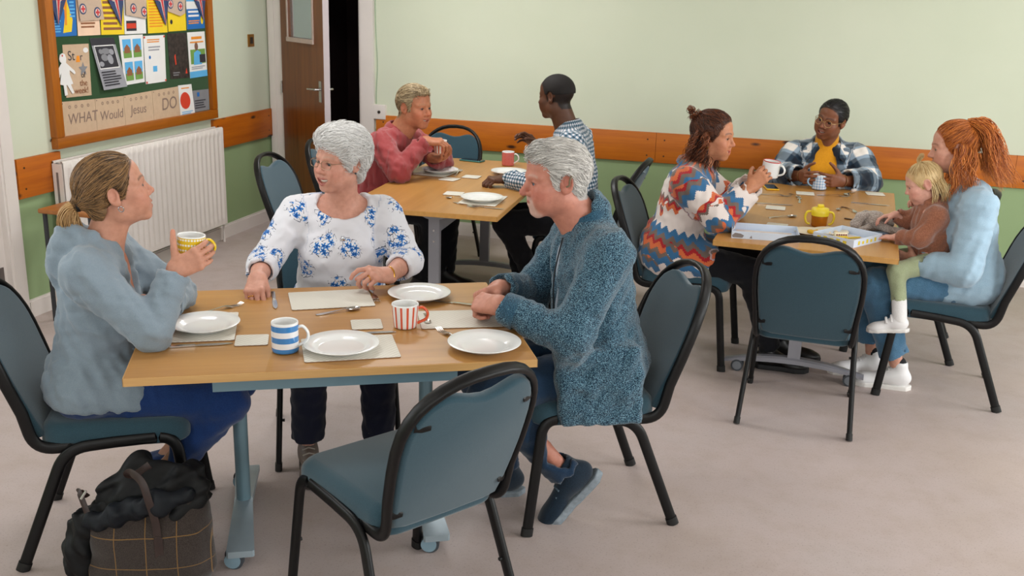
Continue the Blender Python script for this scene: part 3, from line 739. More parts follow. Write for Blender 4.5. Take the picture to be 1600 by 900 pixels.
def make_chair(label, loc, rz, group='teal upholstered stacking chairs'):
    r = thing('stacking_chair', label, 'chair', loc, rz, group)
    # seat pad
    out = rrect(-.215, .235, -.222, .222, .07, 6)
    def sf(p):
        x, y, z = p
        k = (z-.395)/.075
        dz = -.02*max(0, (x-.12)/.115)**2*k-.012*(1-(x+.215)/.45)+.012*(1-(y/.222)**2)*k
        return (x, y*(1-.10*(.235-x)/.45), z+dz)
    mb = MB(); mb.pad(out, .398, .478, .036, 5, fn=sf, rb=.012)
    # finer top so that the crown of the cushion is round
    mb.build('seat', M_seat, r, angle=60)
    sec = [(.0185*math.copysign(abs(math.cos(2*PI*i/16))**.8, math.cos(2*PI*i/16)), .0115*math.copysign(abs(math.sin(2*PI*i/16))**.8, math.sin(2*PI*i/16))) for i in range(16)]
    P = [back_pt(y, s) for y, s in hoop_path()]
    yl = P[0][1]
    path = bez([(-.02, yl*.98, .405), (-.225, yl, .392), P[1]], 8, .075)+[Vector(p) for p in P[2:-2]]+bez([P[-2], (-.225, -yl, .392), (-.02, -yl*.98, .405)], 8, .075)
    hoop = MB(); hoop.tube(path, 1, sec=[(a, b) for a, b in sec], up=None); 
    hb = hoop.build('back_frame', M_black, r, angle=60)
    # back pad: follows the hoop, top edge dips to leave a hand hold
    o = [(.178, -.0), (.192, .06), (.199, .13), (.205, .20), (.207, .26)]
    for i in range(1, 24):
        a = PI*i/24; e = 2.35; c, s_ = math.cos(a), math.sin(a)
        y = .207*math.copysign(abs(c)**(2/e), c); t = .27+.208*abs(s_)**(2/e)
        if abs(y) < .165: t -= .004+.060*math.cos(PI*y/.33)**2
        o.append((y, t))
    o += [(-.207, .26), (-.205, .20), (-.199, .13), (-.192, .06), (-.178, 0), (-.13, -.012), (0, -.014), (.13, -.012)]
    bp = MB().pad(o, -.018, .018, .014, 4, fn=lambda p: back_pt(p[0], p[1], p[2]+.004))
    bp.build('backrest', M_seat, r, angle=60)
    for y, s in ((.203, .06), (-.203, .06), (.190, .36), (-.190, .36)):
        q = MB(); c = Vector(back_pt(y, s, -.006)); d = Vector(back_pt(y*.80, s-.004, -.016))
        q.tube([c, c.lerp(d, .5), d], 1, sec=[(.004*math.cos(t), .014*math.sin(t)) for t in [2*PI*i/8 for i in range(8)]], up=(-1, 0, 0), radii=[1.15, 1.0, .45]); q.build('pad_bracket', M_black, r)
    for s in (-1, 1):
        y = s*.214
        fr = bez([(.01, y, .412), (.195, y, .424), (.245, s*.235, 0.0)], 8, .06); re = bez([(.01, y, .412), (-.135, y, .398), (-.290, s*.238, 0.0)], 8, .075)
        for pth in (fr, re):
            lg = MB().tube(pth[:-1]+[pth[-1]+(pth[-2]-pth[-1]).normalized()*.012], 1, sec=sec, up=(1, 0, 0)).build('leg', M_black, r, angle=60)
            e = pth[-1]; dd = (pth[-2]-e).normalized()
            MB().tube([e+Vector((0, 0, .0005)), e+dd*.03], 1, sec=[(a*1.15, b*1.2) for a, b in sec], up=(1, 0, 0)).build('foot_cap', M_bump, lg)
            b0 = e+dd*.20; MB().disc(b0+Vector((0, -s*.014, 0)), .006, (0, 1, 0), .012, 8).build('stack_bumper', M_bump, lg)
    for x in (.17, -.12): MB().tube([(x, -.21, .402), (x, .21, .402)], .010, 8).build('cross_bar', M_black, r)
    return r
U27 = math.radians(27.34)
G = 'teal upholstered stacking chairs'
chair0 = make_chair('empty chair pulled out at the near side of the front table', (-.995, 2.52, 0), math.radians(145.7))
CH = [
    ('chair at the left edge under the ponytailed woman', (-2.045, 2.675, 0), U27),
    ('chair under the white-haired woman in the floral top', (-1.672, 3.54, 0), U27-PI/2),
    ('chair under the old man in the blue cardigan', (-.622, 3.36, 0), U27+PI),
    ('empty chair by the corner table, nearest the radiator', (-2.42, 5.13, 0), 0.06),
    ('chair under the man in the red shirt', (-2.44, 5.78, 0), 0.0),
    ('empty chair at the far end of the corner table', (-2.27, 6.385, 0), math.radians(-93)),
    ('chair under the man in the checked shirt, its hoop close to the wall', (-1.17, 5.88, 0), PI-.03),
    ('chair under the woman in the patterned jacket', (-.43, 5.16, 0), math.radians(-5)),
    ('empty chair with its back to us at the right-hand table', (.162, 4.543, 0), math.radians(86.6)),
    ('chair under the red-haired mother', (.786, 5.055, 0), math.radians(176)),
    ('chair under the woman in the plaid jacket, against the wall', (.24, 6.66, 0), math.radians(-92)),
    ('empty chair hidden behind the red-haired mother', (.66, 5.66, 0), math.radians(176)),
]
for lab, loc, rz in CH: dup(chair0, loc, rz, lab)
# ------------------------------------------------------------------ implicit surfaces (for people, bags and the soft toy)
def V3(*a): return np.array(a if len(a) > 1 else a[0], dtype=np.float64)
def unit(v): v = np.asarray(v, float); return v/(np.linalg.norm(v)+1e-12)
def cap(a, b, ra, rb=None, k=.02, op=1): return ('cap', V3(a), V3(b), ra, ra if rb is None else rb, k, op)
def ell(c, r, R=None, k=.02, op=1): return ('ell', V3(c), V3(r) if np.ndim(r) else V3(r, r, r), np.eye(3) if R is None else np.asarray(R, float), k, op)
def boxp(c, hs, R=None, rd=.0, k=.005, op=1): return ('box', V3(c), V3(hs), np.eye(3) if R is None else np.asarray(R, float), k, op, rd)
def fun(fn, lo, hi, k=.01, op=1): return ('fun', fn, V3(lo), V3(hi), k, op)
def chain(pts, radii, k=.02, op=1):
    return [cap(pts[i], pts[i+1], radii[i], radii[i+1], k, op) for i in range(len(pts)-1)]
def p_bounds(p):
    if p[0] == 'cap':
        r = max(p[3], p[4]); return np.minimum(p[1], p[2])-r, np.maximum(p[1], p[2])+r
    if p[0] == 'ell':
        e = np.abs(p[3].T)@p[2]; return p[1]-e, p[1]+e
    if p[0] == 'box':
        e = np.abs(p[3].T)@p[2]+p[6]; return p[1]-e, p[1]+e
    return p[2], p[3]
def p_k(p): return p[5] if p[0] == 'cap' else p[4]
def p_op(p): return p[6] if p[0] == 'cap' else p[5]
def p_eval(p, X, Y, Z):
    if p[0] == 'cap':
        a, b = p[1], p[2]; d = b-a; L2 = d@d+1e-12
        t = np.clip(((X-a[0])*d[0]+(Y-a[1])*d[1]+(Z-a[2])*d[2])/L2, 0, 1)
        return np.sqrt((X-a[0]-t*d[0])**2+(Y-a[1]-t*d[1])**2+(Z-a[2]-t*d[2])**2)-(p[3]+(p[4]-p[3])*t)
    if p[0] == 'fun': return p[1](X, Y, Z)
    c, R = p[1], p[3]
    x = X-c[0]; y = Y-c[1]; z = Z-c[2]
    q = [R[i, 0]*x+R[i, 1]*y+R[i, 2]*z for i in range(3)]
    if p[0] == 'ell':
        r = p[2]
        k0 = np.sqrt((q[0]/r[0])**2+(q[1]/r[1])**2+(q[2]/r[2])**2)+1e-9
        k1 = np.sqrt((q[0]/r[0]**2)**2+(q[1]/r[1]**2)**2+(q[2]/r[2]**2)**2)+1e-9
        return k0*(k0-1)/k1
    h = p[2]
    dx, dy, dz = np.abs(q[0])-h[0], np.abs(q[1])-h[1], np.abs(q[2])-h[2]
    return np.sqrt(np.maximum(dx, 0)**2+np.maximum(dy, 0)**2+np.maximum(dz, 0)**2)+np.minimum(np.maximum(dx, np.maximum(dy, dz)), 0)-p[6]
def grid_sdf(prims, h, lo=None, hi=None, disp=None):
    if lo is None:
        bs = [p_bounds(p) for p in prims if p_op(p) > 0]
        lo = np.min([b[0] for b in bs], 0)-.02-2*h; hi = np.max([b[1] for b in bs], 0)+.02+2*h
    lo = np.asarray(lo, float); n = np.maximum(3, np.ceil((np.asarray(hi)-lo)/h).astype(int)+1)
    ax = [(lo[i]+h*np.arange(n[i])).astype(np.float32) for i in range(3)]
    D = np.full(n, .25, np.float32)
    for p in prims:
        b0, b1 = p_bounds(p); m = p_k(p)+2.5*h
        i0 = np.clip(np.floor((b0-m-lo)/h).astype(int), 0, n); i1 = np.clip(np.ceil((b1+m-lo)/h).astype(int)+1, 0, n)
        if np.any(i1 <= i0): continue
        sl = tuple(slice(i0[i], i1[i]) for i in range(3))
        X, Y, Z = ax[0][sl[0]][:, None, None], ax[1][sl[1]][None, :, None], ax[2][sl[2]][None, None, :]
        d = p_eval(p, X, Y, Z).astype(np.float32); a = D[sl]; k = max(p_k(p), 1e-5)
        if p_op(p) > 0:
            q = np.maximum(k-np.abs(a-d), 0)/k; D[sl] = np.minimum(a, d)-q*q*k*.25
        else:
            d = -d; q = np.maximum(k-np.abs(a-d), 0)/k; D[sl] = np.maximum(a, d)+q*q*k*.25
    if disp is not None: D += disp(ax[0][:, None, None], ax[1][None, :, None], ax[2][None, None, :]).astype(np.float32)
    return D, lo, h
def surface_nets(D, lo, h):
    S = D < 0; n = np.array(D.shape)
    c = np.zeros(n-1, np.int8)
    for i in (0, 1):
        for j in (0, 1):
            for k in (0, 1): c += S[i:n[0]-1+i, j:n[1]-1+j, k:n[2]-1+k]
    act = (c > 0) & (c < 8); idx = np.argwhere(act)
    if len(idx) == 0: return np.zeros((0, 3)), np.zeros((0, 4), int)
    vid = np.full(act.shape, -1, np.int64); vid[act] = np.arange(len(idx))
    acc = np.zeros((len(idx), 3)); cnt = np.zeros(len(idx))
    cor = [(0,0,0),(1,0,0),(0,1,0),(1,1,0),(0,0,1),(1,0,1),(0,1,1),(1,1,1)]
    val = [D[idx[:, 0]+a, idx[:, 1]+b, idx[:, 2]+d].astype(np.float64) for a, b, d in cor]
    for a, b in ((0,1),(2,3),(4,5),(6,7),(0,2),(1,3),(4,6),(5,7),(0,4),(1,5),(2,6),(3,7)):
        va, vb = val[a], val[b]; m = (va < 0) != (vb < 0); t = np.where(m, va/(va-vb+1e-20), 0)
        pa, pb = np.array(cor[a], float), np.array(cor[b], float)
        acc += np.where(m[:, None], pa+(pb-pa)*t[:, None], 0); cnt += m
    Vx = lo+h*(idx+acc/cnt[:, None])
    F = []
    for ax_ in range(3):
        u, v = (ax_+1) % 3, (ax_+2) % 3
        s0 = [slice(None)]*3; s1 = [slice(None)]*3; s0[ax_] = slice(0, n[ax_]-1); s1[ax_] = slice(1, n[ax_])
        A, B = S[tuple(s0)], S[tuple(s1)]; e = np.argwhere(A != B)
        e = e[(e[:, u] > 0) & (e[:, v] > 0) & (e[:, u] < n[u]-1) & (e[:, v] < n[v]-1)]
        if len(e) == 0: continue
        sg = A[tuple(e.T)]
        def cell(du, dv):
            q = e.copy(); q[:, u] -= du; q[:, v] -= dv; return vid[tuple(q.T)]
        q = np.stack([cell(1, 1), cell(0, 1), cell(0, 0), cell(1, 0)], 1)
        q[~sg] = q[~sg][:, ::-1]; F.append(q)
    F = np.concatenate(F); F = F[(F >= 0).all(1)]
    return Vx, F
def np_mesh(name, Vx, F, mat_, parent, smooth=True, cols=None, rest=None, rndv=None):
    me = bpy.data.meshes.new(name); Vx = np.asarray(Vx, np.float32); F = np.asarray(F, np.int32); k = F.shape[1]
    me.vertices.add(len(Vx)); me.vertices.foreach_set('co', Vx.ravel())
    me.loops.add(F.size); me.loops.foreach_set('vertex_index', F.ravel())
    me.polygons.add(len(F)); me.polygons.foreach_set('loop_start', np.arange(0, F.size, k, dtype=np.int32))
    me.polygons.foreach_set('loop_total', np.full(len(F), k, np.int32))
    me.polygons.foreach_set('use_smooth', np.full(len(F), smooth))
    for m in (mat_ if isinstance(mat_, list) else [mat_]): me.materials.append(m)
    if cols is not None:
        a = me.attributes.new('Col', 'FLOAT_COLOR', 'POINT'); c = np.ones((len(Vx), 4), np.float32); c[:, :3] = cols; a.data.foreach_set('color', c.ravel())
    if rest is not None:
        a = me.attributes.new('rest', 'FLOAT_VECTOR', 'POINT'); a.data.foreach_set('vector', np.asarray(rest, np.float32).ravel())
    if rndv is not None:
        a = me.attributes.new('rnd', 'FLOAT', 'POINT'); a.data.foreach_set('value', np.asarray(rndv, np.float32))
    me.update(calc_edges=True); me.validate()
    o = bpy.data.objects.new(name, me); COL.objects.link(o)
    if parent: o.parent = parent
    return o
def wrinkle(amp, wl, seed, dirv=None):
    """cloth folds as a smooth pseudo-noise of sines"""
    R = np.random.RandomState(seed); ks = []
    for i in range(5):
        v = R.normal(size=3)
        if dirv is not None: v = v*.45+np.asarray(dirv)*1.2*np.sign(R.uniform(-1, 1))
        v = unit(v)*2*PI/(wl*R.uniform(.65, 1.5)); ks.append((v, R.uniform(0, 6.28), R.normal(size=3)*2*PI/(wl*3.2), R.uniform(0, 6.28)))
    def f(X, Y, Z):
        o = 0
        for v, ph, w, p2 in ks: o = o+np.sin(v[0]*X+v[1]*Y+v[2]*Z+ph+1.6*np.sin(w[0]*X+w[1]*Y+w[2]*Z+p2))
        return o*(amp/2.2)
    return f
def solid(name, prims, h, mat_, parent, disp=None, bones=None, cols=None):
    Vx, F = surface_nets(*grid_sdf(prims, h, disp=disp))
    return np_mesh(name, Vx, F, mat_, parent, rest=rest_coords(Vx, bones) if bones else None, cols=cols)
def rest_coords(Vx, bones):
    """cloth coordinates: position around and along the nearest bone (a, b, reference direction, radius, axial offset)"""
    best = np.full(len(Vx), 1e9); out = np.zeros((len(Vx), 3))
    for a, b, ref, r, off in bones:
        d = b-a; L = np.linalg.norm(d); u = d/L; e1 = unit(ref-u*(ref@u)); e2 = np.cross(u, e1)
        q = Vx-a; t = q@u; tc = np.clip(t, 0, L); dist = np.linalg.norm(q-tc[:, None]*u, axis=1)-r
        m = dist < best; best[m] = dist[m]
        out[m] = np.stack([q[m]@e1, q[m]@e2, t[m]+off], 1)
    return out
def tubes(name, P, rad, mat_, parent, sides=3, rndv=None, seed=0):
    """many strands: P (N,n,3), rad (n,) or (N,n)"""
    P = np.asarray(P, float); N, n, _ = P.shape
    T = np.gradient(P, axis=1); T /= (np.linalg.norm(T, axis=2, keepdims=True)+1e-9)
    R = np.random.RandomState(seed); a0 = R.normal(size=(N, 1, 3)); A = a0-T*(a0*T).sum(2, keepdims=True); A /= (np.linalg.norm(A, axis=2, keepdims=True)+1e-9)
    B = np.cross(T, A); rad = np.broadcast_to(np.asarray(rad, float), (N, n))
    Vx = np.stack([P+(A*math.cos(2*PI*s/sides)+B*math.sin(2*PI*s/sides))*rad[:, :, None] for s in range(sides)], 2).reshape(-1, 3)
    base = (np.arange(N)[:, None, None]*n+np.arange(n-1)[None, :, None])*sides; s = np.arange(sides)[None, None, :]; s2 = (s+1) % sides
    F = np.stack([base+s, base+s2, base+sides+s2, base+sides+s], 3).reshape(-1, 4)
    rv = np.repeat(R.uniform(size=N) if rndv is None else rndv, n*sides)
    return np_mesh(name, Vx, F, mat_, parent, rndv=rv)

# ------------------------------------------------------------------ materials of people
def skin_mat(name):
    m, nt, b = newmat(name)
    at = nd(nt, 'ShaderNodeAttribute', attribute_name='Col'); v = coords(nt)
    f = noise(nt, v, 60, 3); f2 = noise(nt, v, 420, 2)
    col = mix(nt, 1.0, at.outputs['Color'], ramp(nt, f, [(0.3, (.86,.82,.80,1)), (.7, (1,1,1,1))]), 'MULTIPLY')
    nt.links.new(col, b.inputs['Base Color']); b.inputs['Roughness'].default_value = .48; b.inputs['Specular IOR Level'].default_value = .35
    b.inputs['Subsurface Weight'].default_value = .12; b.inputs['Subsurface Radius'].default_value = (.012, .005, .003); b.inputs['Subsurface Scale'].default_value = .5
    bump(nt, b, f2, .12, .001)
    return m
M_skin = skin_mat('skin')
def hair_mat(name, c1, c2, rough=.45):
    m, nt, b = newmat(name)
    at = nd(nt, 'ShaderNodeAttribute', attribute_name='rnd'); v = coords(nt)
    f = math_(nt, 'ADD', math_(nt, 'MULTIPLY', at.outputs['Fac'], .6), math_(nt, 'MULTIPLY', noise(nt, v, 25, 3), .4))
    nt.links.new(ramp(nt, f, [(.2, c1), (.75, c2)]), b.inputs['Base Color']); b.inputs['Roughness'].default_value = rough; b.inputs['Specular IOR Level'].default_value = .4
    return m
def eye_mat(name, iris):
    m, nt, b = newmat(name)
    tc = nd(nt, 'ShaderNodeTexCoord'); sp = nd(nt, 'ShaderNodeSeparateXYZ'); nt.links.new(tc.outputs['Generated'], sp.inputs[0])
    nt.links.new(ramp(nt, sp.outputs['X'], [(0, (196, 184, 176)), (.86, (196, 184, 176)), (.875, iris), (.955, iris), (.965, (8, 8, 8))], 'LINEAR'), b.inputs['Base Color'])
    b.inputs['Roughness'].default_value = .12
    return m
M_teeth = plain('teeth', (232, 226, 212), .3, var=.02)
M_mouth = plain('mouth_inside', (92, 34, 32), .6)
M_gold = plain('gold', (212, 160, 70), .25, 1.0)
M_silver = plain('silver', (200, 200, 202), .2, 1.0)
M_specs = plain('spectacle_metal', (150, 120, 96), .3, .8)

def rotm(yaw, pitch, roll, base=None):
    """columns forward, left, up"""
    y, p, r = [math.radians(a) for a in (yaw, pitch, roll)]
    F = V3(math.cos(y)*math.cos(p), math.sin(y)*math.cos(p), math.sin(p)); L = V3(-math.sin(y), math.cos(y), 0.); U_ = np.cross(F, L)
    L2 = L*math.cos(r)+U_*math.sin(r); U2 = np.cross(F, L2)
    return np.stack([F, L2, U2], 1)
HLU = [-.12, -.095, -.075, -.05, -.032, -.024, 0, .03, .055, .072, .088, .12]
def hairline(u, key='f'):
    return np.interp(u, HLU, {'f': [-.16, -.085, -.062, -.045, -.040, .022, .030, .046, .058, .070, .083, .12],
                              'm': [-.16, -.085, -.062, -.045, -.040, .020, .024, .032, .044, .062, .078, .12],
                              'low': [-.16, -.085, -.062, -.045, -.040, .026, .036, .056, .072, .086, .10, .13]}[key])
def head_prims(C, R, s, o):
    """face of a head centred at C; frame R (columns forward, left, up); s scale; o options"""
    def W(f, l, u): return C+R@V3(f, l, u)*s
    P = []; e = lambda c, r, k=.02, op=1, Rr=None: P.append(ell(W(*c), V3(r)*s, (R if Rr is None else R@Rr).T, k*s, op))
    c = lambda a, b, ra, rb=None, k=.01, op=1: P.append(cap(W(*a), W(*b), ra*s, (ra if rb is None else rb)*s, k*s, op))
    fat = o.get('fat', 0.0); jw = o.get('jaw', 1.0); ch = o.get('child', 0.0)
    e((-.016, 0, .030), (.096, .075+.003*ch, .082)); e((.040, 0, .048), (.042, .055, .044), .03)
    e((.034, 0, -.030), (.056, .058+fat*.6, .076), .025); e((.026, 0, -.070), (.056, .047*jw+fat, .042), .025)
    c((.068, -.010*jw, -.100), (.068, .010*jw, -.100), .0165*jw, k=.022)
    for y in (-1, 1):
        e((-.004, y*.046*jw, -.060), (.024, .018+fat, .026), .03)
        e((.056, y*.042, -.026), (.024, .022+fat*.7, .020), .025)
        e((.058, y*.034, -.055), (.026, .018+fat, .026), .022)
        c((.084, y*.014, .018), (.064, y*.050, .018), .0085, .006, .018)
        e((.099, y*.031, -.001), (.017, .018, .0125), .012, -1)
        e((.0715, y*.031, -.001), (.0150, .0158, .0142), .004)
        e((.0885, y*.031, -.0015), (.013, .0118, o.get('eye', .0048)), .0015, -1)
    nz = o.get('nose', 1.0)
    c((.082, 0, .012), (.102+.006*(nz-1)*5, 0, -.026), .0075, .0098*nz, .010); e((.104+.03*(nz-1), 0, -.031), (.0115*nz, .011*nz, .0098*nz), .008)
    for y in (-1, 1):
        e((.092, y*.0125*o.get('nosew', 1.0), -.035), (.0115, .0078, .0080), .006)
    sm = o.get('smile', 0.0); op = o.get('open', 0.0); mw = o.get('mw', .024+.005*sm)
    up_ = [(.078-.002*sm, -mw, -.066+.011*sm), (.0905, -.010, -.0618+.002*sm), (.0925, 0, -.0630), (.0905, .010, -.0618+.002*sm), (.078-.002*sm, mw, -.066+.011*sm)]
    lo_ = [(.078-.002*sm, -mw, -.066+.011*sm), (.0870, -.013, -.0730+.002*sm-.008*op), (.0890, 0, -.0752-.011*op), (.0870, .013, -.0730+.002*sm-.008*op), (.078-.002*sm, mw, -.066+.011*sm)]
    lt = o.get('lip', 1.0)
    e((.068, 0, -.068), (.026, .030, .022), .015)
    lips = []
    for a, b in zip(up_, up_[1:]): c(a, b, .0042*lt, .0042*lt, .004); lips.append((W(*a), W(*b)))
    for a, b in zip(lo_, lo_[1:]): c(a, b, .0050*lt, .0050*lt, .004); lips.append((W(*a), W(*b)))
    if op > 0:
        rc = .0022+.0060*op; zc = -.0678-.0048*op
        for y in (-1, 1):
            c((.084, 0, zc), (.084, y*mw*.45, zc+.0035*sm), rc, rc*.9, .002, -1); c((.084, y*mw*.45, zc+.0035*sm), (.078, y*mw*.86, zc+.010*sm+.002*op), rc*.9, .0016, .002, -1)
            c((.094, 0, zc), (.094, y*mw*.45, zc+.0035*sm), rc, rc*.9, .002, -1); c((.094, y*mw*.45, zc+.0035*sm), (.088, y*mw*.88, zc+.010*sm+.002*op), rc*.9, .0020, .002, -1); c((.084, y*mw*.45, zc+.0035*sm), (.092, y*mw*.90, zc+.010*sm+.002*op), rc*.8, .0020, .002, -1)
    else: c((.094, -mw*.75, -.0670+.003*sm), (.094, mw*.75, -.0670+.003*sm), .0014, k=.003, op=-1)
    if sm > .3:
        for y in (-1, 1):
            e((.067, y*.040, -.036), (.016, .014, .013), .014)
            c((.081, y*.022, -.042), (.071, y*(mw+.010), -.064), .0020, .0016, .008, -1)
    es = o.get('ear', 1.0)
    for y in (-1, 1):
        tilt = rotm(y*-22, 0, 0); 
        e((-.014, y*.0775, -.003), (.0195*es, .0075, .0315*es), .006, 1, tilt); e((-.016, y*.0825, .0015), (.0125*es, .0055, .020*es), .004, -1, tilt)
        e((-.008, y*.077, -.026), (.010, .006, .012), .006)
    return P, lips, W
def hand_prims(Wr, d, n, right, s=1.0, curl=(25, 35, 20), thumb=(35, 20, 15), spread=4.0, curls=None, elbow=None, fat=1.0):
    """wrist point, finger direction, palm normal"""
    d = unit(d); n = unit(n-d*(V3(n)@d)); t = np.cross(d, n) if right else np.cross(n, d)
    Wr = V3(Wr); P = []; tips = []
    L = [(.042, .025, .021), (.047, .029, .022), (.043, .027, .021), (.034, .020, .019)]
    kx = [.086, .090, .086, .078]; ky = [.029, .009, -.011, -.029]; rr = [.0092, .0095, .0090, .0080]
    for i in range(4):
        kn = Wr+(d*kx[i]+t*ky[i]-n*.003)*s
        P.append(cap(Wr+t*ky[i]*.62*s+d*.004*s, kn, .0145*s*fat, .0112*s*fat, .012*s))
        P.append(ell(kn-n*.002*s, (.0108*s,)*3, None, .006*s))
        q = kn; ang = 0; cu = curls[i] if curls else curl; sp = math.radians(spread*(1.5-i)); dd0 = unit(d*math.cos(sp)+t*math.sin(sp))
        for j in range(3):
            ang += math.radians(cu[j]); dd = dd0*math.cos(ang)+n*math.sin(ang); q2 = q+dd*L[i][j]*s
            P.append(cap(q, q2, rr[i]*s*fat*(1-.07*j), rr[i]*s*fat*(.93-.09*j), .003*s)); q = q2
        tips.append(q)
    P.append(ell(Wr+(d*.045+n*.004)*s, V3(.040, .032*fat, .013*fat)*s, np.stack([d, t, n]), .014*s))
    # thumb from the side of the palm near its base
    b = Wr+(d*.018+t*.022+n*.004)*s
    a1, a2, a3 = [math.radians(x) for x in thumb]
    m1 = unit(d*math.cos(a1)*.8+t*math.sin(a1)+n*.35*math.cos(a1)); q = b+m1*.043*s
    P.append(cap(b, q, .0165*s*fat, .0118*s*fat, .014*s))
    inw = unit(n*.75-t*.65); m2 = unit(m1*math.cos(a2)+inw*math.sin(a2)); q2 = q+m2*.034*s; P.append(cap(q, q2, .0112*s, .0100*s, .004*s))
    m3 = unit(m2*math.cos(a3)+inw*math.sin(a3)); q3 = q2+m3*.028*s; P.append(cap(q2, q3, .0104*s, .0082*s, .003*s)); tips.append(q3)
    if elbow is not None:
        P.append(cap(Wr-d*.0, Wr+(V3(elbow)-Wr)*.55, .026*s*fat, .036*s*fat, .018*s)); P.append(ell(Wr+d*.008*s, V3(.03, .028, .020)*s*fat, np.stack([d, t, n]), .015*s))
    return P, tips, (d, t, n)
def limb_frame(a, b): return unit(V3(b)-V3(a))
def torso_frame(J):
    up_ = unit(J['neck']-J['pelvis']); lat = J['shL']-J['shR']; lat = unit(lat-up_*(lat@up_)); fw = np.cross(lat, up_)
    return fw, lat, up_
def torso_prims(J, g, off=0.0, k=.06):
    fw, lat, up_ = torso_frame(J); R = np.stack([fw, lat, up_]); L = np.linalg.norm(J['neck']-J['pelvis'])
    at = lambda t: J['pelvis']*(1-t)+J['neck']*t
    lh = J['hipL']-J['hipR']; lh = unit(lh); Rh = np.stack([np.cross(lh, V3(0, 0, 1)), lh, V3(0, 0, 1)])
    cd_, cw = g.get('chest', (.105, .150)); bd, bw = g.get('belly', (.105, .140)); hd, hw = g.get('hips', (.115, .165))
    P = [ell(at(.66)+fw*.004, V3(cd_+off, cw+off, .36*L+off), R, k), ell(at(.30)+fw*g.get('bellyf', .012), V3(bd+off, bw+off, .34*L+off), R, k), ell(J['pelvis']+V3(0, 0, .015)+fw*.0, V3(hd+off, hw+off, .12+off), Rh, k)]
    sl, sr = J['shL']-lat*.015, J['shR']+lat*.015
    P.append(cap(sr, sl, .056+off, .056+off, k)); nb = J['neck']-up_*.01
    for q in (sl, sr): P.append(cap(nb-up_*.012, q, .040+off*.8, .048+off*.8, .04))
    if g.get('bust'):
        b = g['bust']
        for s in (-1, 1): P.append(ell(at(.56)+fw*(cd_*.66)+lat*s*.068, V3(b*.85+off, b+off, b+off), R, .05))
    return P
def arm_prims(J, side, off=0.0, r=(.050, .043, .041, .029), upto=1.0):
    sh, el, wr = J['sh'+side], J['el'+side], J['wr'+side]; e = el+(wr-el)*upto
    return [cap(sh, el, r[0]+off, r[1]+off, .03), cap(el, e, r[2]+off, r[2]+(r[3]-r[2])*upto+off, .02)]
def leg_prims(J, side, off=0.0, r=(.088, .060, .056, .040), upto=1.0):
    hp, kn, an = J['hip'+side], J['kn'+side], J['an'+side]; e = kn+(an-kn)*upto
    return [cap(hp, kn, r[0]+off, r[1]+off, .05), cap(kn, e, r[2]+off, r[2]+(r[3]-r[2])*upto+off, .025)]
def cut_end(a, b, at_, rad, inner, depth=.03):
    """flat hollow cuff: removes what lies beyond point at_ along a->b, and hollows the rim"""
    d = unit(b-a); p = V3(at_); R0 = unit(np.cross(d, V3(.3, .5, .8))); R = np.stack([d, R0, np.cross(d, R0)])
    return [boxp(p+d*.09, V3(.09, rad, rad), R, 0, .003, -1), cap(p-d*depth, p+d*.02, inner, inner, .003, -1)]
def bones_of(J, names):
    fw, lat, up_ = torso_frame(J); B = []
    if 'T' in names: B.append((J['pelvis'], J['neck'], fw, .12, 0.0))
    for s in 'RL':
        if 'A' in names:
            B.append((J['sh'+s]+(-lat if s == 'L' else lat)*.02, J['el'+s], up_+fw*.1, .045, .9)); B.append((J['el'+s], J['wr'+s], up_, .04, 1.22))
        if 'G' in names: B.append((J['hip'+s], J['kn'+s], V3(0, 0, 1), .08, 2.0)); B.append((J['kn'+s], J['an'+s], fw, .05, 2.45))
    return B
def shoe(par, name, an, dirv, pitch, s, m_up, m_sole, laces=None, high=0.0):
    """shoe: ankle point, heading (xy), toe-down pitch in degrees"""
    f = unit(V3(dirv[0], dirv[1], 0)); p = math.radians(pitch); F = f*math.cos(p)-V3(0, 0, 1)*math.sin(p); L = np.cross(V3(0, 0, 1), f); U_ = np.cross(F, L); R = np.stack([F, L, U_])
    W = lambda a, b, c_: an+(F*a+L*b+U_*c_)*s
    up_ = [ell(W(-.010, 0, -.045), V3(.060, .036, .045)*s, R, .02), cap(W(.02, 0, -.04), W(.13, 0, -.068), .034*s, .026*s, .03), ell(W(.135, 0, -.072), V3(.062, .042, .026)*s, R, .03), cap(W(-.015, 0, -.02), W(-.012, 0, .015+high), .036*s, .036*s, .02), boxp(W(.06, 0, -.155), V3(.25, .12, .06)*s, R, 0, .004, -1), cap(W(-.012, 0, .012+high), W(-.010, 0, .06+high), .027*s, .03*s, .004, -1)]
    o = solid(name, up_, .0045, m_up, par)
    sol = [boxp(W(.06, 0, -.090), V3(.135, .10, .011)*s, R, 0, .003)]
    def g(X, Y, Z):
        x, y, z = X-an[0], Y-an[1], Z-an[2]; a = (F[0]*x+F[1]*y+F[2]*z)/s; b = (L[0]*x+L[1]*y+L[2]*z)/s; c_ = (U_[0]*x+U_[1]*y+U_[2]*z)/s
        w = np.interp(a, [-.075, -.05, .0, .06, .13, .18, .20], [.005, .034, .037, .034, .045, .032, .004])
        return np.maximum(np.maximum(np.abs(b)-w, np.abs(c_+.090)-.013), np.maximum(a-.200, -.074-a))*s
    c0 = W(.06, 0, -.09); solp = [fun(g, c0-.17, c0+.17, .002)]
    q = solid('sole', solp, .0045, m_sole, o)
    if laces:
        mb = MB()
        for i in range(4):
            t = .035+.022*i; z = -.004-.0135*i
            mb.tube([W(t, -.024, z-.006), W(t+.002, 0, z+.004), W(t, .024, z-.006)], .0032*s, 6)
        mb.build('laces', laces, o)
    return o
def skin_cols(n, c): return np.tile(np.array(lin(c)[:3]), (n, 1))
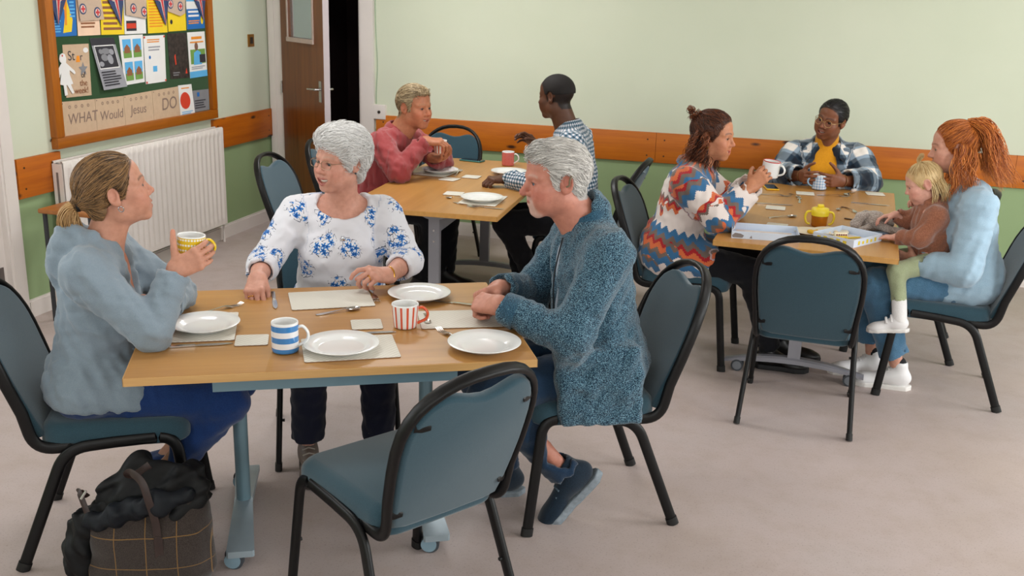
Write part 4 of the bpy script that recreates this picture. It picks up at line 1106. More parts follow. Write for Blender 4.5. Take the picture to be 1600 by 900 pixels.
def human(label, P, ang, joints, head, skin, hands=None, g=None, hs=1.0, group='people in the hall', res=.0034, hres=.0034, lowskin=None, chestskin=True, arms_r=(.047, .040, .039, .026), legs_r=(.070, .046, .042, .030), trunk=-.014):
    """builds the figure: an Empty at the person's place with one body mesh; returns (root, J, frame helpers)"""
    root = thing('person', label, 'person', (P[0], P[1], 0), math.radians(ang), group)
    J = {k: V3(*v) for k, v in joints.items()}; g = g or {}
    J.setdefault('hipR', J['pelvis']+V3(0, -.09, 0)); J.setdefault('hipL', J['pelvis']+V3(0, .09, 0))
    C = J['head']; R = rotm(*head['rot']); hp, lips, Wf = head_prims(C, R, hs, head)
    fw, lat, up_ = torso_frame(J)
    nr = head.get('neck', .050)
    nk = [cap(Wf(-.022, 0, -.045), J['neck']+fw*.005, nr*1.0*hs, nr*1.08, .03), cap(Wf(-.01, 0, -.075), J['neck']+fw*.03-up_*.035, nr*.8*hs, nr*.8, .03)]
    tp = torso_prims(J, g, -.004); parts_V = []; parts_F = []; parts_C = []; n0 = 0
    def addm(Vx, F, Cc):
        nonlocal n0
        parts_V.append(Vx); parts_F.append(F+n0); parts_C.append(Cc); n0 += len(Vx)
    # head, neck and upper chest, fine
    lo = np.minimum(C-.135*hs, J['neck']-V3(.13, .15, .10)); hi = np.maximum(C+.135*hs, J['neck']+V3(.13, .15, .02))
    if not chestskin: lo = np.minimum(C-.135*hs, J['neck']-V3(.07, .07, .02)); hi = np.maximum(C+.135*hs, J['neck']+V3(.07, .07, .02))
    allp = tp+nk+hp if chestskin else nk+hp
    # face prims must come after the neck so that carving stays crisp
    Vx, F = surface_nets(*grid_sdf(allp, res, lo, hi))
    cc = skin_cols(len(Vx), skin); q = ((Vx-C)@R)/hs; f_, l_, u_ = q[:, 0], q[:, 1], q[:, 2]
    def blend(mask, col, a):
        m = np.clip(mask, 0, 1)[:, None]*a; cc[:] = cc*(1-m)+np.array(lin(col)[:3])*m
    def gau(c0, r0): return np.exp(-((f_-c0[0])**2+(np.abs(l_)-c0[1])**2+(u_-c0[2])**2)/(r0*r0))
    blush = head.get('blush', (200, 110, 95)); ba = head.get('blusha', .35)
    blend(gau((.065, .042, -.035), .028), blush, ba); blend(gau((.11, 0, -.03), .016), blush, ba*.9); blend(gau((-.014, .08, -.003), .03), blush, ba*.5)
    dl = np.full(len(Vx), 1.0); near = np.where((f_ > .05) & (u_ < -.03) & (u_ > -.1))[0]
    for a, b in lips:
        d = b-a; t = np.clip(((Vx[near]-a)@d)/(d@d), 0, 1); dl[near] = np.minimum(dl[near], np.linalg.norm(Vx[near]-a-t[:, None]*d, axis=1))
    blend((.0072*hs-dl)/(.002), head.get('lipcol', (176, 88, 84)), head.get('lipa', .75))
    bz = .0215+.006*(1-((np.abs(l_)-.030)/.022)**2); bd = np.abs(u_-bz)/.0042
    blend((1.3-bd)*((np.abs(l_) > .010) & (np.abs(l_) < .052) & (f_ > .045)), head.get('brow', (90, 66, 48)), head.get('browa', .75))
    ey = np.sqrt(((np.abs(l_)-.031)/.0135)**2+((u_+.0015-.0005)/.0068)**2)
    blend((1.25-ey)*3*((f_ > .06) & (u_ > -.0015)), (50, 34, 28), .75); blend((1.2-ey)*3*((f_ > .06) & (u_ <= -.0015)), (120, 70, 60), .35)
    if 'beard' in head:
        bm = np.clip((-.046-u_)/.012, 0, 1)*np.clip((f_-.052)/.012, 0, 1)*((dl > .0062*hs)); bm *= np.clip((.038-np.abs(l_))/.008, 0, 1); bm = np.maximum(bm, np.clip(1.4-np.sqrt((l_/.024)**2+((u_+.051)/.006)**2), 0, 1)*(f_ > .07)*(dl > .006))
        blend(bm, head['beard'], .48)
    if head.get('hair'):
        hk = head.get('hl', 'f'); hm = (hairline(u_, hk)-f_)/.006*((u_ > -.070)) ; er = np.sqrt(((f_+.014)/.026)**2+((u_+.003)/.036)**2)
        hm = np.where((er < 1) & (np.abs(l_) > .068), 0, hm); hm *= (np.sqrt(f_**2+l_**2+u_**2) < .135)
        blend(hm, head['hair'], .92)
    addm(Vx, F, cc)
    tipsd = {}
    for s in 'RL':
        hd_ = (hands or {}).get(s)
        if not hd_: continue
        hpz, tips, fr = hand_prims(J['wr'+s], hd_['d'], hd_['n'], s == 'R', hd_.get('s', 1.0), hd_.get('curl', (25, 35, 20)), hd_.get('thumb', (35, 20, 15)), hd_.get('spread', 4), hd_.get('curls'), J['el'+s], hd_.get('fat', 1.0))
        bs = [p_bounds(p) for p in hpz]; lo = np.min([b[0] for b in bs], 0)-.012; hi = np.max([b[1] for b in bs], 0)+.012
        Vx, F = surface_nets(*grid_sdf(hpz, hres, lo, hi)); cc = skin_cols(len(Vx), hd_.get('skin', skin))
        tcol = np.array(lin(head.get('tip', (214, 130, 112)))[:3])
        for t in tips:
            m = np.exp(-((Vx-t)**2).sum(1)/(.012**2))[:, None]*.35; cc = cc*(1-m)+tcol*m
        addm(Vx, F, cc); tipsd[s] = (tips, fr)
    # the rest of the body, under the clothes
    bp = torso_prims(J, g, trunk)+nk[:1]
    for s in 'RL':
        bp += arm_prims(J, s, -.006, arms_r, 1.0)
        if 'kn'+s in J: bp += leg_prims(J, s, 0, legs_r)
    Vx, F = surface_nets(*grid_sdf(bp, .018)); addm(Vx, F, skin_cols(len(Vx), lowskin or skin))
    body = np_mesh('body', np.concatenate(parts_V), np.concatenate(parts_F), M_skin, root, cols=np.concatenate(parts_C))
    # eyes
    em = eye_mat('eye', head.get('iris', (60, 50, 40))); gz = R@rotm(head.get('gaze', 0), head.get('gazep', -3), 0)
    for y in (-1, 1):
        c0 = Wf(.0715, y*.031, -.001); V = []; F = []; n1, n2 = 10, 14; r0 = .0132*hs
        for i in range(n1+1):
            a = PI*i/n1
            for j in range(n2):
                b = 2*PI*j/n2; V.append((math.cos(a)*r0, math.sin(a)*math.cos(b)*r0, math.sin(a)*math.sin(b)*r0))
        for i in range(n1):
            for j in range(n2): F.append((i*n2+j, i*n2+(j+1) % n2, (i+1)*n2+(j+1) % n2, (i+1)*n2+j))
        eo = MB().add(V, F).build('eye', em, root, angle=0)
        M4 = Matrix([[*gz[i], c0[i]] for i in range(3)]+[[0, 0, 0, 1]]); eo.matrix_local = M4
    if head.get('open', 0) > 0:
        op = head['open']; sm = head.get('smile', 0); mb = MB(); V = []; n = 9; w = head.get('mw', .024+.005*sm)*.80
        zc = -.0678-.0048*op
        for i in range(n):
            t = -1+2*i/(n-1); x = .0850-.013*t*t; z = zc+.009*sm*t*t+.0026+.0052*op*(1-.4*t*t)
            V += [Wf(x, t*w, z+.002), Wf(x-.0006, t*w*.98, z-.0030-.0045*op*(1-.5*t*t))]
        mb.add(V, [(2*i, 2*i+1, 2*i+3, 2*i+2) for i in range(n-1)]); mb.build('teeth', M_teeth, root)
        mb = MB(); mb.add([Wf(.070, -w, -.055), Wf(.070, w, -.055), Wf(.070, w, -.085), Wf(.070, -w, -.085)], [(0, 1, 2, 3)]); mb.build('mouth_inside', M_mouth, root)
    return root, J, dict(C=C, R=R, W=Wf, fw=fw, lat=lat, up=up_, tips=tipsd, hs=hs)
# ------------------------------------------------------------------ hair
SCC, SCR = V3(-.014, 0, .030), V3(.100, .079, .087)
def hair_cap(root, K, m, key='f', th=.008, disp=None, name='hair', extra=None, ears=True, res=.0045, grooves=None, nape_=True, crop=None):
    """smooth underlayer of the hair: a shell over the skull that ends at the hairline"""
    C, R, s = K['C'], K['R'], K['hs']
    def g(X, Y, Z):
        x, y, z = (X-C[0]), (Y-C[1]), (Z-C[2])
        f_ = (R[0, 0]*x+R[1, 0]*y+R[2, 0]*z)/s; l_ = (R[0, 1]*x+R[1, 1]*y+R[2, 1]*z)/s; u_ = (R[0, 2]*x+R[1, 2]*y+R[2, 2]*z)/s
        tp_ = np.clip((hairline(u_, key)-f_)/.028, .05, 1); r = [SCR[i]+th*tp_ for i in range(3)]; k0 = np.sqrt(((f_-SCC[0])/r[0])**2+((l_-SCC[1])/r[1])**2+((u_-SCC[2])/r[2])**2)+1e-6
        d = (k0-1)*.082
        if nape_: nape = np.sqrt(((f_+.048)/(.046+th*.5))**2+(l_/(.052+th*.5))**2+((u_+.045)/(.05))**2); d = np.minimum(d, (nape-1)*.045)
        m_ = f_-hairline(u_, key); d = np.maximum(d, m_)
        if ears: er = np.sqrt(((f_+.012)/.024)**2+((u_+.006)/.036)**2); d = np.where(np.abs(l_) > .062, np.maximum(d, (1-er)*.02), d)
        if crop is not None: d = np.maximum(d, crop-u_)
        return d*s
    P = [fun(g, C-.15*s, C+.15*s, .004)]+(extra or [])
    o = solid(name, P, res, m, root, disp); a = o.data.attributes.new('rnd', 'FLOAT', 'POINT'); a.data.foreach_set('value', np.full(len(o.data.vertices), .40, np.float32)); return o
def flow_strands(hr, K, m, n, seed, flow, length, steps=8, th=.006, key='f', r=.0011, jit=.2, name='hair_strands', lift=0.0, back=-.3, sides=3, low=-.2):
    """strands combed over the hair underlayer hr; flow(p) gives directions in head space (forward, left, up)"""
    from mathutils import kdtree
    me = hr.data; nv = len(me.vertices); co = np.empty(nv*3, np.float32); me.vertices.foreach_get('co', co); co = co.reshape(-1, 3).astype(float)
    no = np.empty(nv*3, np.float32); me.vertices.foreach_get('normal', no); no = no.reshape(-1, 3).astype(float)
    hc = ((co-K['C'])@K['R'])/K['hs']; hn = no@K['R']
    # the cut face inside the head is not hair: keep vertices whose normal points away from the middle
    outw = (hn*(hc-SCC)).sum(1) > .012; sel = np.where(outw & (hc[:, 0] > back) & (hc[:, 2] > low))[0]
    kd = kdtree.KDTree(int(outw.sum())); ids = np.where(outw)[0]
    for q, a in enumerate(ids): kd.insert(hc[a], q)
    kd.balance()
    R = np.random.RandomState(seed); p = hc[R.choice(sel, n)]+R.normal(size=(n, 3))*.0015; L = R.uniform(length[0], length[1], n)[:, None]/steps; rv = R.uniform(.15, 1, n); P = [p.copy()]; j = R.normal(size=(n, 3))*jit
    near = np.array([ids[kd.find(q)[1]] for q in p]); nn = hn[near]; stop = np.zeros(n, bool)
    for i in range(steps):
        d = flow(p)/(np.linalg.norm(flow(p), axis=1)[:, None]+1e-9)+j; d = d-nn*(d*nn).sum(1)[:, None]; d /= (np.linalg.norm(d, axis=1)[:, None]+1e-9)
        q = p+d*L; f_ = [kd.find(x) for x in q]; near = np.array([ids[x[1]] for x in f_]); dist = np.array([x[2] for x in f_]); nn = hn[near]
        h = ((q-hc[near])*nn).sum(1)[:, None]; q = q-nn*h+nn*(th*rv*min(1, (i+1)/3)+lift*(i+1)/steps*rv)[:, None]
        stop |= dist > .016
        p = np.where(stop[:, None], p+(q-p)*.02, q); P.append(p.copy())
    P = np.stack(P, 1); Wd = (P*K['hs'])@K['R'].T+K['C']
    rad = r*np.array([.8]+[1.0]*(steps-2)+[.8, .3])*K['hs']*1.05
    return tubes(name, Wd, rad, m, hr, sides, None, seed)
def tress(root, guide, n, spread, m, seed, r=.002, amp=0.0, freq=3.0, name='tress', pts=20, jl=.12, curl=False, world=False):
    """lock of hair around a guide polyline in person space; amp/freq give waves or curls"""
    G_ = np.array([tuple(p) for p in spline(guide, max(2, pts//(len(guide)-1)))]); k = len(G_); R = np.random.RandomState(seed)
    T = np.gradient(G_, axis=0); T /= np.linalg.norm(T, axis=1)[:, None]; A = np.cross(T, V3(.31, .87, .37)); A /= np.linalg.norm(A, axis=1)[:, None]; B = np.cross(T, A)
    t = np.linspace(0, 1, k); sp = np.interp(t, np.linspace(0, 1, len(spread)), spread)
    a = R.uniform(0, 2*PI, n); rr = np.sqrt(R.uniform(0, 1, n)); end = 1-R.uniform(0, jl*2, n)
    tt = np.clip(t[None, :]*end[:, None], 0, 1); idx = tt*(k-1); i0 = np.clip(idx.astype(int), 0, k-2); fr = (idx-i0)[:, :, None]
    Gp = G_[i0]*(1-fr)+G_[i0+1]*fr; Ap = A[i0]*(1-fr)+A[i0+1]*fr; Bp = B[i0]*(1-fr)+B[i0+1]*fr; s_ = np.interp(tt, t, sp)
    ph = R.uniform(0, 2*PI, n)[:, None]; fq = freq*R.uniform(.85, 1.2, n)[:, None]; env = np.clip(tt*3, 0, 1)
    ox = np.cos(a)[:, None]*rr[:, None]*s_+amp*env*np.cos(2*PI*fq*tt+ph); oy = np.sin(a)[:, None]*rr[:, None]*s_+(amp*env*np.sin(2*PI*fq*tt+ph) if curl else amp*.4*env*np.sin(2*PI*fq*tt*.7+ph))
    P = Gp+Ap*ox[:, :, None]+Bp*oy[:, :, None]
    rad = r*np.clip(np.minimum(1.2-t, .4+t*6), .25, 1)
    return tubes(name, P, rad, m, root, 3, None, seed)
def glasses(root, K, m, w=.047, h=.032, round_=2.5, rad=.0012, lens=True):
    W = K['W']; o = MB(); n = 20
    for y in (-1, 1):
        pts = []
        for i in range(n):
            a = 2*PI*i/n; c_, s_ = math.cos(a), math.sin(a)
            dx = math.copysign(abs(c_)**(2/round_), c_)*w/2; dz = math.copysign(abs(s_)**(2/round_), s_)*h/2
            l = y*(.033)+dx; pts.append(W(.101-.22*max(0, abs(l)-.02)**1.0*.6, l, -.003+dz))
        o.tube(pts, rad*K['hs'], 6, closed=True)
        o.tube([W(.094, y*(.033+w/2), .004), W(.075, y*.070, .006), W(-.012, y*.080, .006), W(-.03, y*.080, -.006)], rad*K['hs'], 6)
    o.tube([W(.101, -.011, .0), W(.106, 0, .003), W(.101, .011, .0)], rad*K['hs'], 6)
    gl = o.build('spectacles', m, root)
    return gl
def collar(root, K, J, m, r0=.066, r1=.082, h=.045, gap=35, lean=.02, name='collar', th=.004, ctr=None, flare=0.0):
    """turned collar: a band around the neck, open at the front by gap degrees each side"""
    c0 = J['neck'] if ctr is None else ctr; fw, lat, up_ = K['fw'], K['lat'], K['up']; V = []; n = 28; rows = [(0, r0), (.5, (r0*.97+r1*.03)), (1.0, r0*.95), (1.05, r0*.99), (.55, r1), (.02, r1*1.06)]
    for i in range(n+1):
        a = math.radians(gap)+(2*PI-2*math.radians(gap))*i/n; cs, sn = math.cos(a), math.sin(a); e = abs(a-PI)/PI
        for t, r in rows:
            dz = h*t*(1-.15*e)-flare*e*(1 if r >= r1 else 0); V.append(c0+fw*(cs*r*1.02+lean*(1 if cs > 0 else .2))+lat*sn*r+up_*(dz-.035*max(0, cs)))
    k = len(rows); F = [(i*k+j, i*k+j+1, (i+1)*k+j+1, (i+1)*k+j) for i in range(n) for j in range(k-1)]
    return MB().add(V, F).build(name, m, root)
# ------------------------------------------------------------------ cloth materials
def cloth_uv(nt, wr=.14):
    """2D cloth coordinates: (angle around the bone * wr, height along it)"""
    at = nd(nt, 'ShaderNodeAttribute', attribute_name='rest'); sp = nd(nt, 'ShaderNodeSeparateXYZ'); nt.links.new(at.outputs['Vector'], sp.inputs[0])
    w = math_(nt, 'ADD', wr, math_(nt, 'MULTIPLY', math_(nt, 'GREATER_THAN', sp.outputs['Z'], .78), .056-wr))      # sleeves are narrower than the trunk
    a = math_(nt, 'MULTIPLY', math_(nt, 'ARCTAN2', sp.outputs['Y'], sp.outputs['X']), w)
    cb = nd(nt, 'ShaderNodeCombineXYZ'); nt.links.new(a, cb.inputs[0]); nt.links.new(sp.outputs['Z'], cb.inputs[1])
    return cb.outputs[0], a, sp.outputs['Z']
def fab(b, rough=.88, sheen=.25):
    b.inputs['Roughness'].default_value = rough; b.inputs['Sheen Weight'].default_value = sheen; b.inputs['Specular IOR Level'].default_value = .2
def floral_mat():
    m, nt, b = newmat('white_floral_jersey'); fab(b)
    uv, a, z = cloth_uv(nt, .16)
    cl = nd(nt, 'ShaderNodeTexVoronoi', voronoi_dimensions='2D'); cl.inputs['Scale'].default_value = 7.0; cl.inputs['Randomness'].default_value = .8
    nz = nd(nt, 'ShaderNodeTexNoise'); nz.inputs['Scale'].default_value = 14; nt.links.new(uv, nz.inputs['Vector'])
    wv = nd(nt, 'ShaderNodeVectorMath', operation='ADD'); nt.links.new(uv, wv.inputs[0])
    sc_ = nd(nt, 'ShaderNodeVectorMath', operation='SCALE'); nt.links.new(nz.outputs['Color'], sc_.inputs[0]); sc_.inputs['Scale'].default_value = .07; nt.links.new(sc_.outputs[0], wv.inputs[1])
    nt.links.new(wv.outputs[0], cl.inputs['Vector'])
    mask = ramp(nt, cl.outputs['Distance'], [(.25, (1,1,1,1)), (.29, (0,0,0,1))])
    wide = ramp(nt, cl.outputs['Distance'], [(.33, (1,1,1,1)), (.36, (0,0,0,1))])
    fl = nd(nt, 'ShaderNodeTexVoronoi', voronoi_dimensions='2D'); fl.inputs['Scale'].default_value = 44; nt.links.new(uv, fl.inputs['Vector'])
    rel = nd(nt, 'ShaderNodeVectorMath', operation='SUBTRACT'); nt.links.new(uv, rel.inputs[0]); nt.links.new(fl.outputs['Position'], rel.inputs[1])
    sx = nd(nt, 'ShaderNodeSeparateXYZ'); nt.links.new(rel.outputs[0], sx.inputs[0])
    th = math_(nt, 'ARCTAN2', sx.outputs['Y'], sx.outputs['X']); ln_ = nd(nt, 'ShaderNodeVectorMath', operation='LENGTH'); nt.links.new(rel.outputs[0], ln_.inputs[0])
    pet = math_(nt, 'MULTIPLY', math_(nt, 'ADD', .72, math_(nt, 'MULTIPLY', math_(nt, 'COSINE', math_(nt, 'MULTIPLY', th, 5.0)), .28)), .0125)
    rr = math_(nt, 'DIVIDE', ln_.outputs['Value'], pet)
    on = math_(nt, 'MULTIPLY', math_(nt, 'LESS_THAN', rr, 1.0), mask)
    fcol = ramp(nt, rr, [(0.0, (14, 40, 96)), (.35, (22, 84, 160)), (.9, (56, 132, 200))])
    lf = nd(nt, 'ShaderNodeTexVoronoi', voronoi_dimensions='2D', feature='DISTANCE_TO_EDGE'); lf.inputs['Scale'].default_value = 60; nt.links.new(wv.outputs[0], lf.inputs['Vector'])
    lv = math_(nt, 'MULTIPLY', math_(nt, 'LESS_THAN', lf.outputs['Distance'], .055), math_(nt, 'MULTIPLY', wide, math_(nt, 'GREATER_THAN', noise(nt, uv, 70, 1), .47)))
    col = mix(nt, lv, (220, 220, 226), (22, 46, 76)); col = mix(nt, on, col, fcol)
    nt.links.new(col, b.inputs['Base Color']); bump(nt, b, noise(nt, coords(nt), 500, 2), .1, .001)
    return m
def check_mat(name, per, wr, cols, d2=.5):
    m, nt, b = newmat(name); fab(b); uv, a, z = cloth_uv(nt, wr)
    p = math_(nt, 'LESS_THAN', math_(nt, 'FRACT', math_(nt, 'DIVIDE', a, per)), d2); q = math_(nt, 'LESS_THAN', math_(nt, 'FRACT', math_(nt, 'DIVIDE', z, per)), d2)
    s = math_(nt, 'MULTIPLY', math_(nt, 'ADD', p, q), .5)
    nt.links.new(ramp(nt, s, [(0, cols[0]), (.25, cols[1]), (.75, cols[2])], 'CONSTANT'), b.inputs['Base Color'])
    return m
def plaid_mat():
    m, nt, b = newmat('navy_white_plaid_flannel'); fab(b); uv, a, z = cloth_uv(nt, .17)
    def band(x, per, off):
        f = math_(nt, 'FRACT', math_(nt, 'ADD', math_(nt, 'DIVIDE', x, per), off))
        return ramp(nt, f, [(0, (.93,.93,.93,1)), (.30, (.93,.93,.93,1)), (.34, (.35,.35,.35,1)), (.44, (.35,.35,.35,1)), (.48, (.03,.03,.03,1)), (.86, (.03,.03,.03,1)), (.90, (.35,.35,.35,1)), (.97, (.35,.35,.35,1)), (1, (.93,.93,.93,1))])
    v = math_(nt, 'MULTIPLY', math_(nt, 'ADD', band(a, .15, .1), band(z, .16, .35)), .5)
    nt.links.new(ramp(nt, v, [(.0, (16, 22, 34)), (.2, (34, 52, 68)), (.42, (92, 100, 108)), (.62, (132, 152, 170)), (.92, (228, 220, 212))]), b.inputs['Base Color'])
    bump(nt, b, noise(nt, coords(nt), 300, 2), .15, .002)
    return m
def aztec_mat():
    m, nt, b = newmat('patterned_wool_jacket'); fab(b); uv, a, z = cloth_uv(nt, .15)
    def tri(x, p): return math_(nt, 'PINGPONG', x, p)
    zz = math_(nt, 'SNAP', math_(nt, 'MULTIPLY', tri(a, .022), 1.3), .007)
    n1 = nd(nt, 'ShaderNodeTexNoise', noise_dimensions='2D'); n1.inputs['Scale'].default_value = 5; nt.links.new(uv, n1.inputs['Vector'])
    sh = math_(nt, 'SNAP', math_(nt, 'MULTIPLY', n1.outputs['Fac'], .22), .05)
    t = math_(nt, 'FRACT', math_(nt, 'DIVIDE', math_(nt, 'ADD', math_(nt, 'ADD', z, zz), sh), .40))
    cre, blu, red, ora, brn = (222, 210, 204), (54, 104, 146), (164, 34, 40), (206, 104, 62), (112, 96, 88)
    c1 = ramp(nt, t, [(0, cre), (.20, blu), (.30, brn), (.36, ora), (.43, red), (.48, brn), (.54, blu), (.63, cre), (.86, ora), (.92, red), (.96, brn)], 'CONSTANT')
    nt.links.new(c1, b.inputs['Base Color']); bump(nt, b, noise(nt, coords(nt), 350, 2), .3, .003)
    return m
def knit_mat(name, c1, c2, c3, sc=330):
    m, nt, b = newmat(name); fab(b, .92, .3); v = coords(nt, scale=(1, 1, 1))
    n = nd(nt, 'ShaderNodeTexNoise'); n.inputs['Scale'].default_value = sc; n.inputs['Detail'].default_value = 1; n.inputs['Roughness'].default_value = .9
    nt.links.new(coords(nt, scale=(1, 1, 1.8)), n.inputs['Vector'])
    nt.links.new(ramp(nt, n.outputs['Fac'], [(.38, c1), (.50, c2), (.62, c3)]), b.inputs['Base Color']); bump(nt, b, n.outputs['Fac'], .6, .004)
    return m
def fleece_mat(name, c1, c2, sc=120, st=.9):
    m, nt, b = newmat(name); fab(b, 1, .5); v = coords(nt)
    vo = nd(nt, 'ShaderNodeTexVoronoi'); vo.inputs['Scale'].default_value = sc; nt.links.new(v, vo.inputs['Vector'])
    nt.links.new(ramp(nt, vo.outputs['Distance'], [(.1, c2), (.6, c1)]), b.inputs['Base Color']); bump(nt, b, vo.outputs['Distance'], -st, .006)
    return m
M_hood = speck('grey_heather_jersey', (120, 136, 149), (143, 157, 168), 800, .92, (.35, .65), .3)
M_navy = speck('blue_denim_stretch', (14, 42, 92), (26, 58, 112), 500, .85)
M_black_tr = speck('black_trouser_cloth', (12, 12, 16), (22, 22, 28), 500, .9, sheen=.1)
M_darkn = speck('dark_navy_trousers', (16, 18, 34), (26, 28, 46), 500, .9, sheen=.1)
M_jean = speck('washed_denim', (52, 92, 124), (98, 138, 166), 420, .9, (.3, .7), c3=(66, 104, 134))
M_jeand = speck('dark_denim', (16, 37, 60), (32, 58, 84), 420, .9, (.3, .7))
M_floral = floral_mat()
M_card = knit_mat('teal_marl_knit', (6, 24, 40), (30, 70, 94), (116, 152, 168), 250)
M_rib = knit_mat('teal_rib_knit', (14, 44, 64), (32, 74, 98), (70, 112, 134), 380)
M_redshirt = speck('faded_red_shirt', (136, 50, 52), (156, 68, 68), 1200, .88, (.3, .7))
M_check = check_mat('navy_check_shirt', .022, .14, [(220, 216, 220), (108, 134, 152), (38, 62, 82)])
M_aztec = aztec_mat(); M_plaid = plaid_mat()
M_must = speck('mustard_rib_knit', (196, 128, 10), (216, 150, 26), 300, .9)
M_pale = speck('pale_blue_sweatshirt', (142, 172, 192), (166, 190, 206), 420, .9, (.3, .7))
M_fleece = fleece_mat('brown_teddy_fleece', (134, 84, 62), (160, 104, 80), 210, .7)
M_sage = speck('sage_leggings', (150, 160, 124), (172, 180, 146), 500, .9)
M_tee = speck('white_tee', (214, 214, 216), (232, 232, 232), 500, .9)
M_greyshirt = speck('grey_blue_shirt', (140, 154, 172), (166, 178, 192), 500, .9)
M_orange_t = speck('rust_top', (176, 92, 44), (196, 110, 60), 500, .9)
M_zip = plain('zip_metal', (170, 170, 172), .35, .9)
M_trainer = speck('navy_trainer_mesh', (12, 26, 40), (26, 46, 63), 500, .8); M_sole_g = plain('grey_trainer_sole', (128, 138, 146), .7, var=.2, vs=60); M_sole_b = plain('black_sole', (26, 26, 28), .7)
M_wshoe = plain('white_leather', (232, 230, 230), .45, var=.02); M_wsole = plain('white_rubber', (226, 222, 218), .6)
M_bboot = plain('taupe_leather_boot', (98, 84, 76), .5, var=.12); M_bshoe = plain('black_leather', (20, 18, 18), .4)
M_sock = speck('white_sock', (224, 222, 220), (238, 236, 234), 400, .95)

def top(root, J, K, name, m, g, off=.010, h=.0075, sleeve=(1.0, 1.0), hem=None, extra=(), cuts=(), folds=(.0035, .07, 1), k=.06, armr=(.050, .043, .041, .030), lap=0.0, cuffgap=.012, arms=True, inner=None):
    P = torso_prims(J, g, off, k)
    if lap:
        for s in 'RL': P.append(cap(J['hip'+s], J['hip'+s]+(J['kn'+s]-J['hip'+s])*lap, .088+off, .080+off, .05))
    if arms:
        for i, s in enumerate('RL'): P += arm_prims(J, s, off, armr, min(1.12, sleeve[i]+.12))
    P += list(extra)
    if hem is not None: P.append(boxp((J['pelvis'][0]+.05, J['pelvis'][1], hem-.25), (.5, .5, .25), None, 0, .01, -1))
    if arms:
        for i, s in enumerate('RL'):
            el, wr = J['el'+s], J['wr'+s]; at = el+(wr-el)*sleeve[i]; r = armr[2]+(armr[3]-armr[2])*sleeve[i]
            P += cut_end(el, wr, at, .085, r+off-cuffgap)
    P += list(cuts)
    d = None
    if folds:
        w1 = wrinkle(folds[0], folds[1], folds[2], (K['up']*.7+K['fw']*.5)); w2 = wrinkle(folds[0]*.6, folds[1]*.5, folds[2]+9)
        d = lambda X, Y, Z: w1(X, Y, Z)+w2(X, Y, Z)
    return solid(name, P, h, m, root, d, bones_of(J, 'TA'))
def trousers(root, J, K, m, off=.006, upto=1.0, r=(.090, .064, .060, .046), name='trousers', folds=(.003, .06, 3), h=.008, hips=(.12, .17)):
    lh = unit(J['hipL']-J['hipR']); Rh = np.stack([np.cross(lh, V3(0, 0, 1)), lh, V3(0, 0, 1)])
    P = [ell(J['pelvis']+V3(0, 0, .01), V3(hips[0], hips[1], .115), Rh, .05)]
    for s in 'RL':
        P += leg_prims(J, s, off, r, min(1.1, upto+.08)); kn, an = J['kn'+s], J['an'+s]; e = kn+(an-kn)*upto; rr = r[2]+(r[3]-r[2])*upto
        P += cut_end(kn, an, e, .12, rr+off-.015)
    # flattened where the seat carries the weight
    P.append(boxp((J['pelvis'][0]+.02, J['pelvis'][1], J['pelvis'][2]-.115-.10), (.22, .24, .10), None, 0, .03, -1))
    w1 = wrinkle(folds[0], folds[1], folds[2])
    return solid(name, P, h, m, root, w1, bones_of(J, 'G'))
def ring(root, c0, d, r, rad, m, name='ring'):
    d = unit(d); a = unit(np.cross(d, V3(.3, .2, .9))); b = np.cross(d, a)
    return MB().tube([c0+(a*math.cos(2*PI*i/16)+b*math.sin(2*PI*i/16))*r for i in range(16)], rad, 6, closed=True).build(name, m, root)
def mouth_of(): pass
HEADS = {}
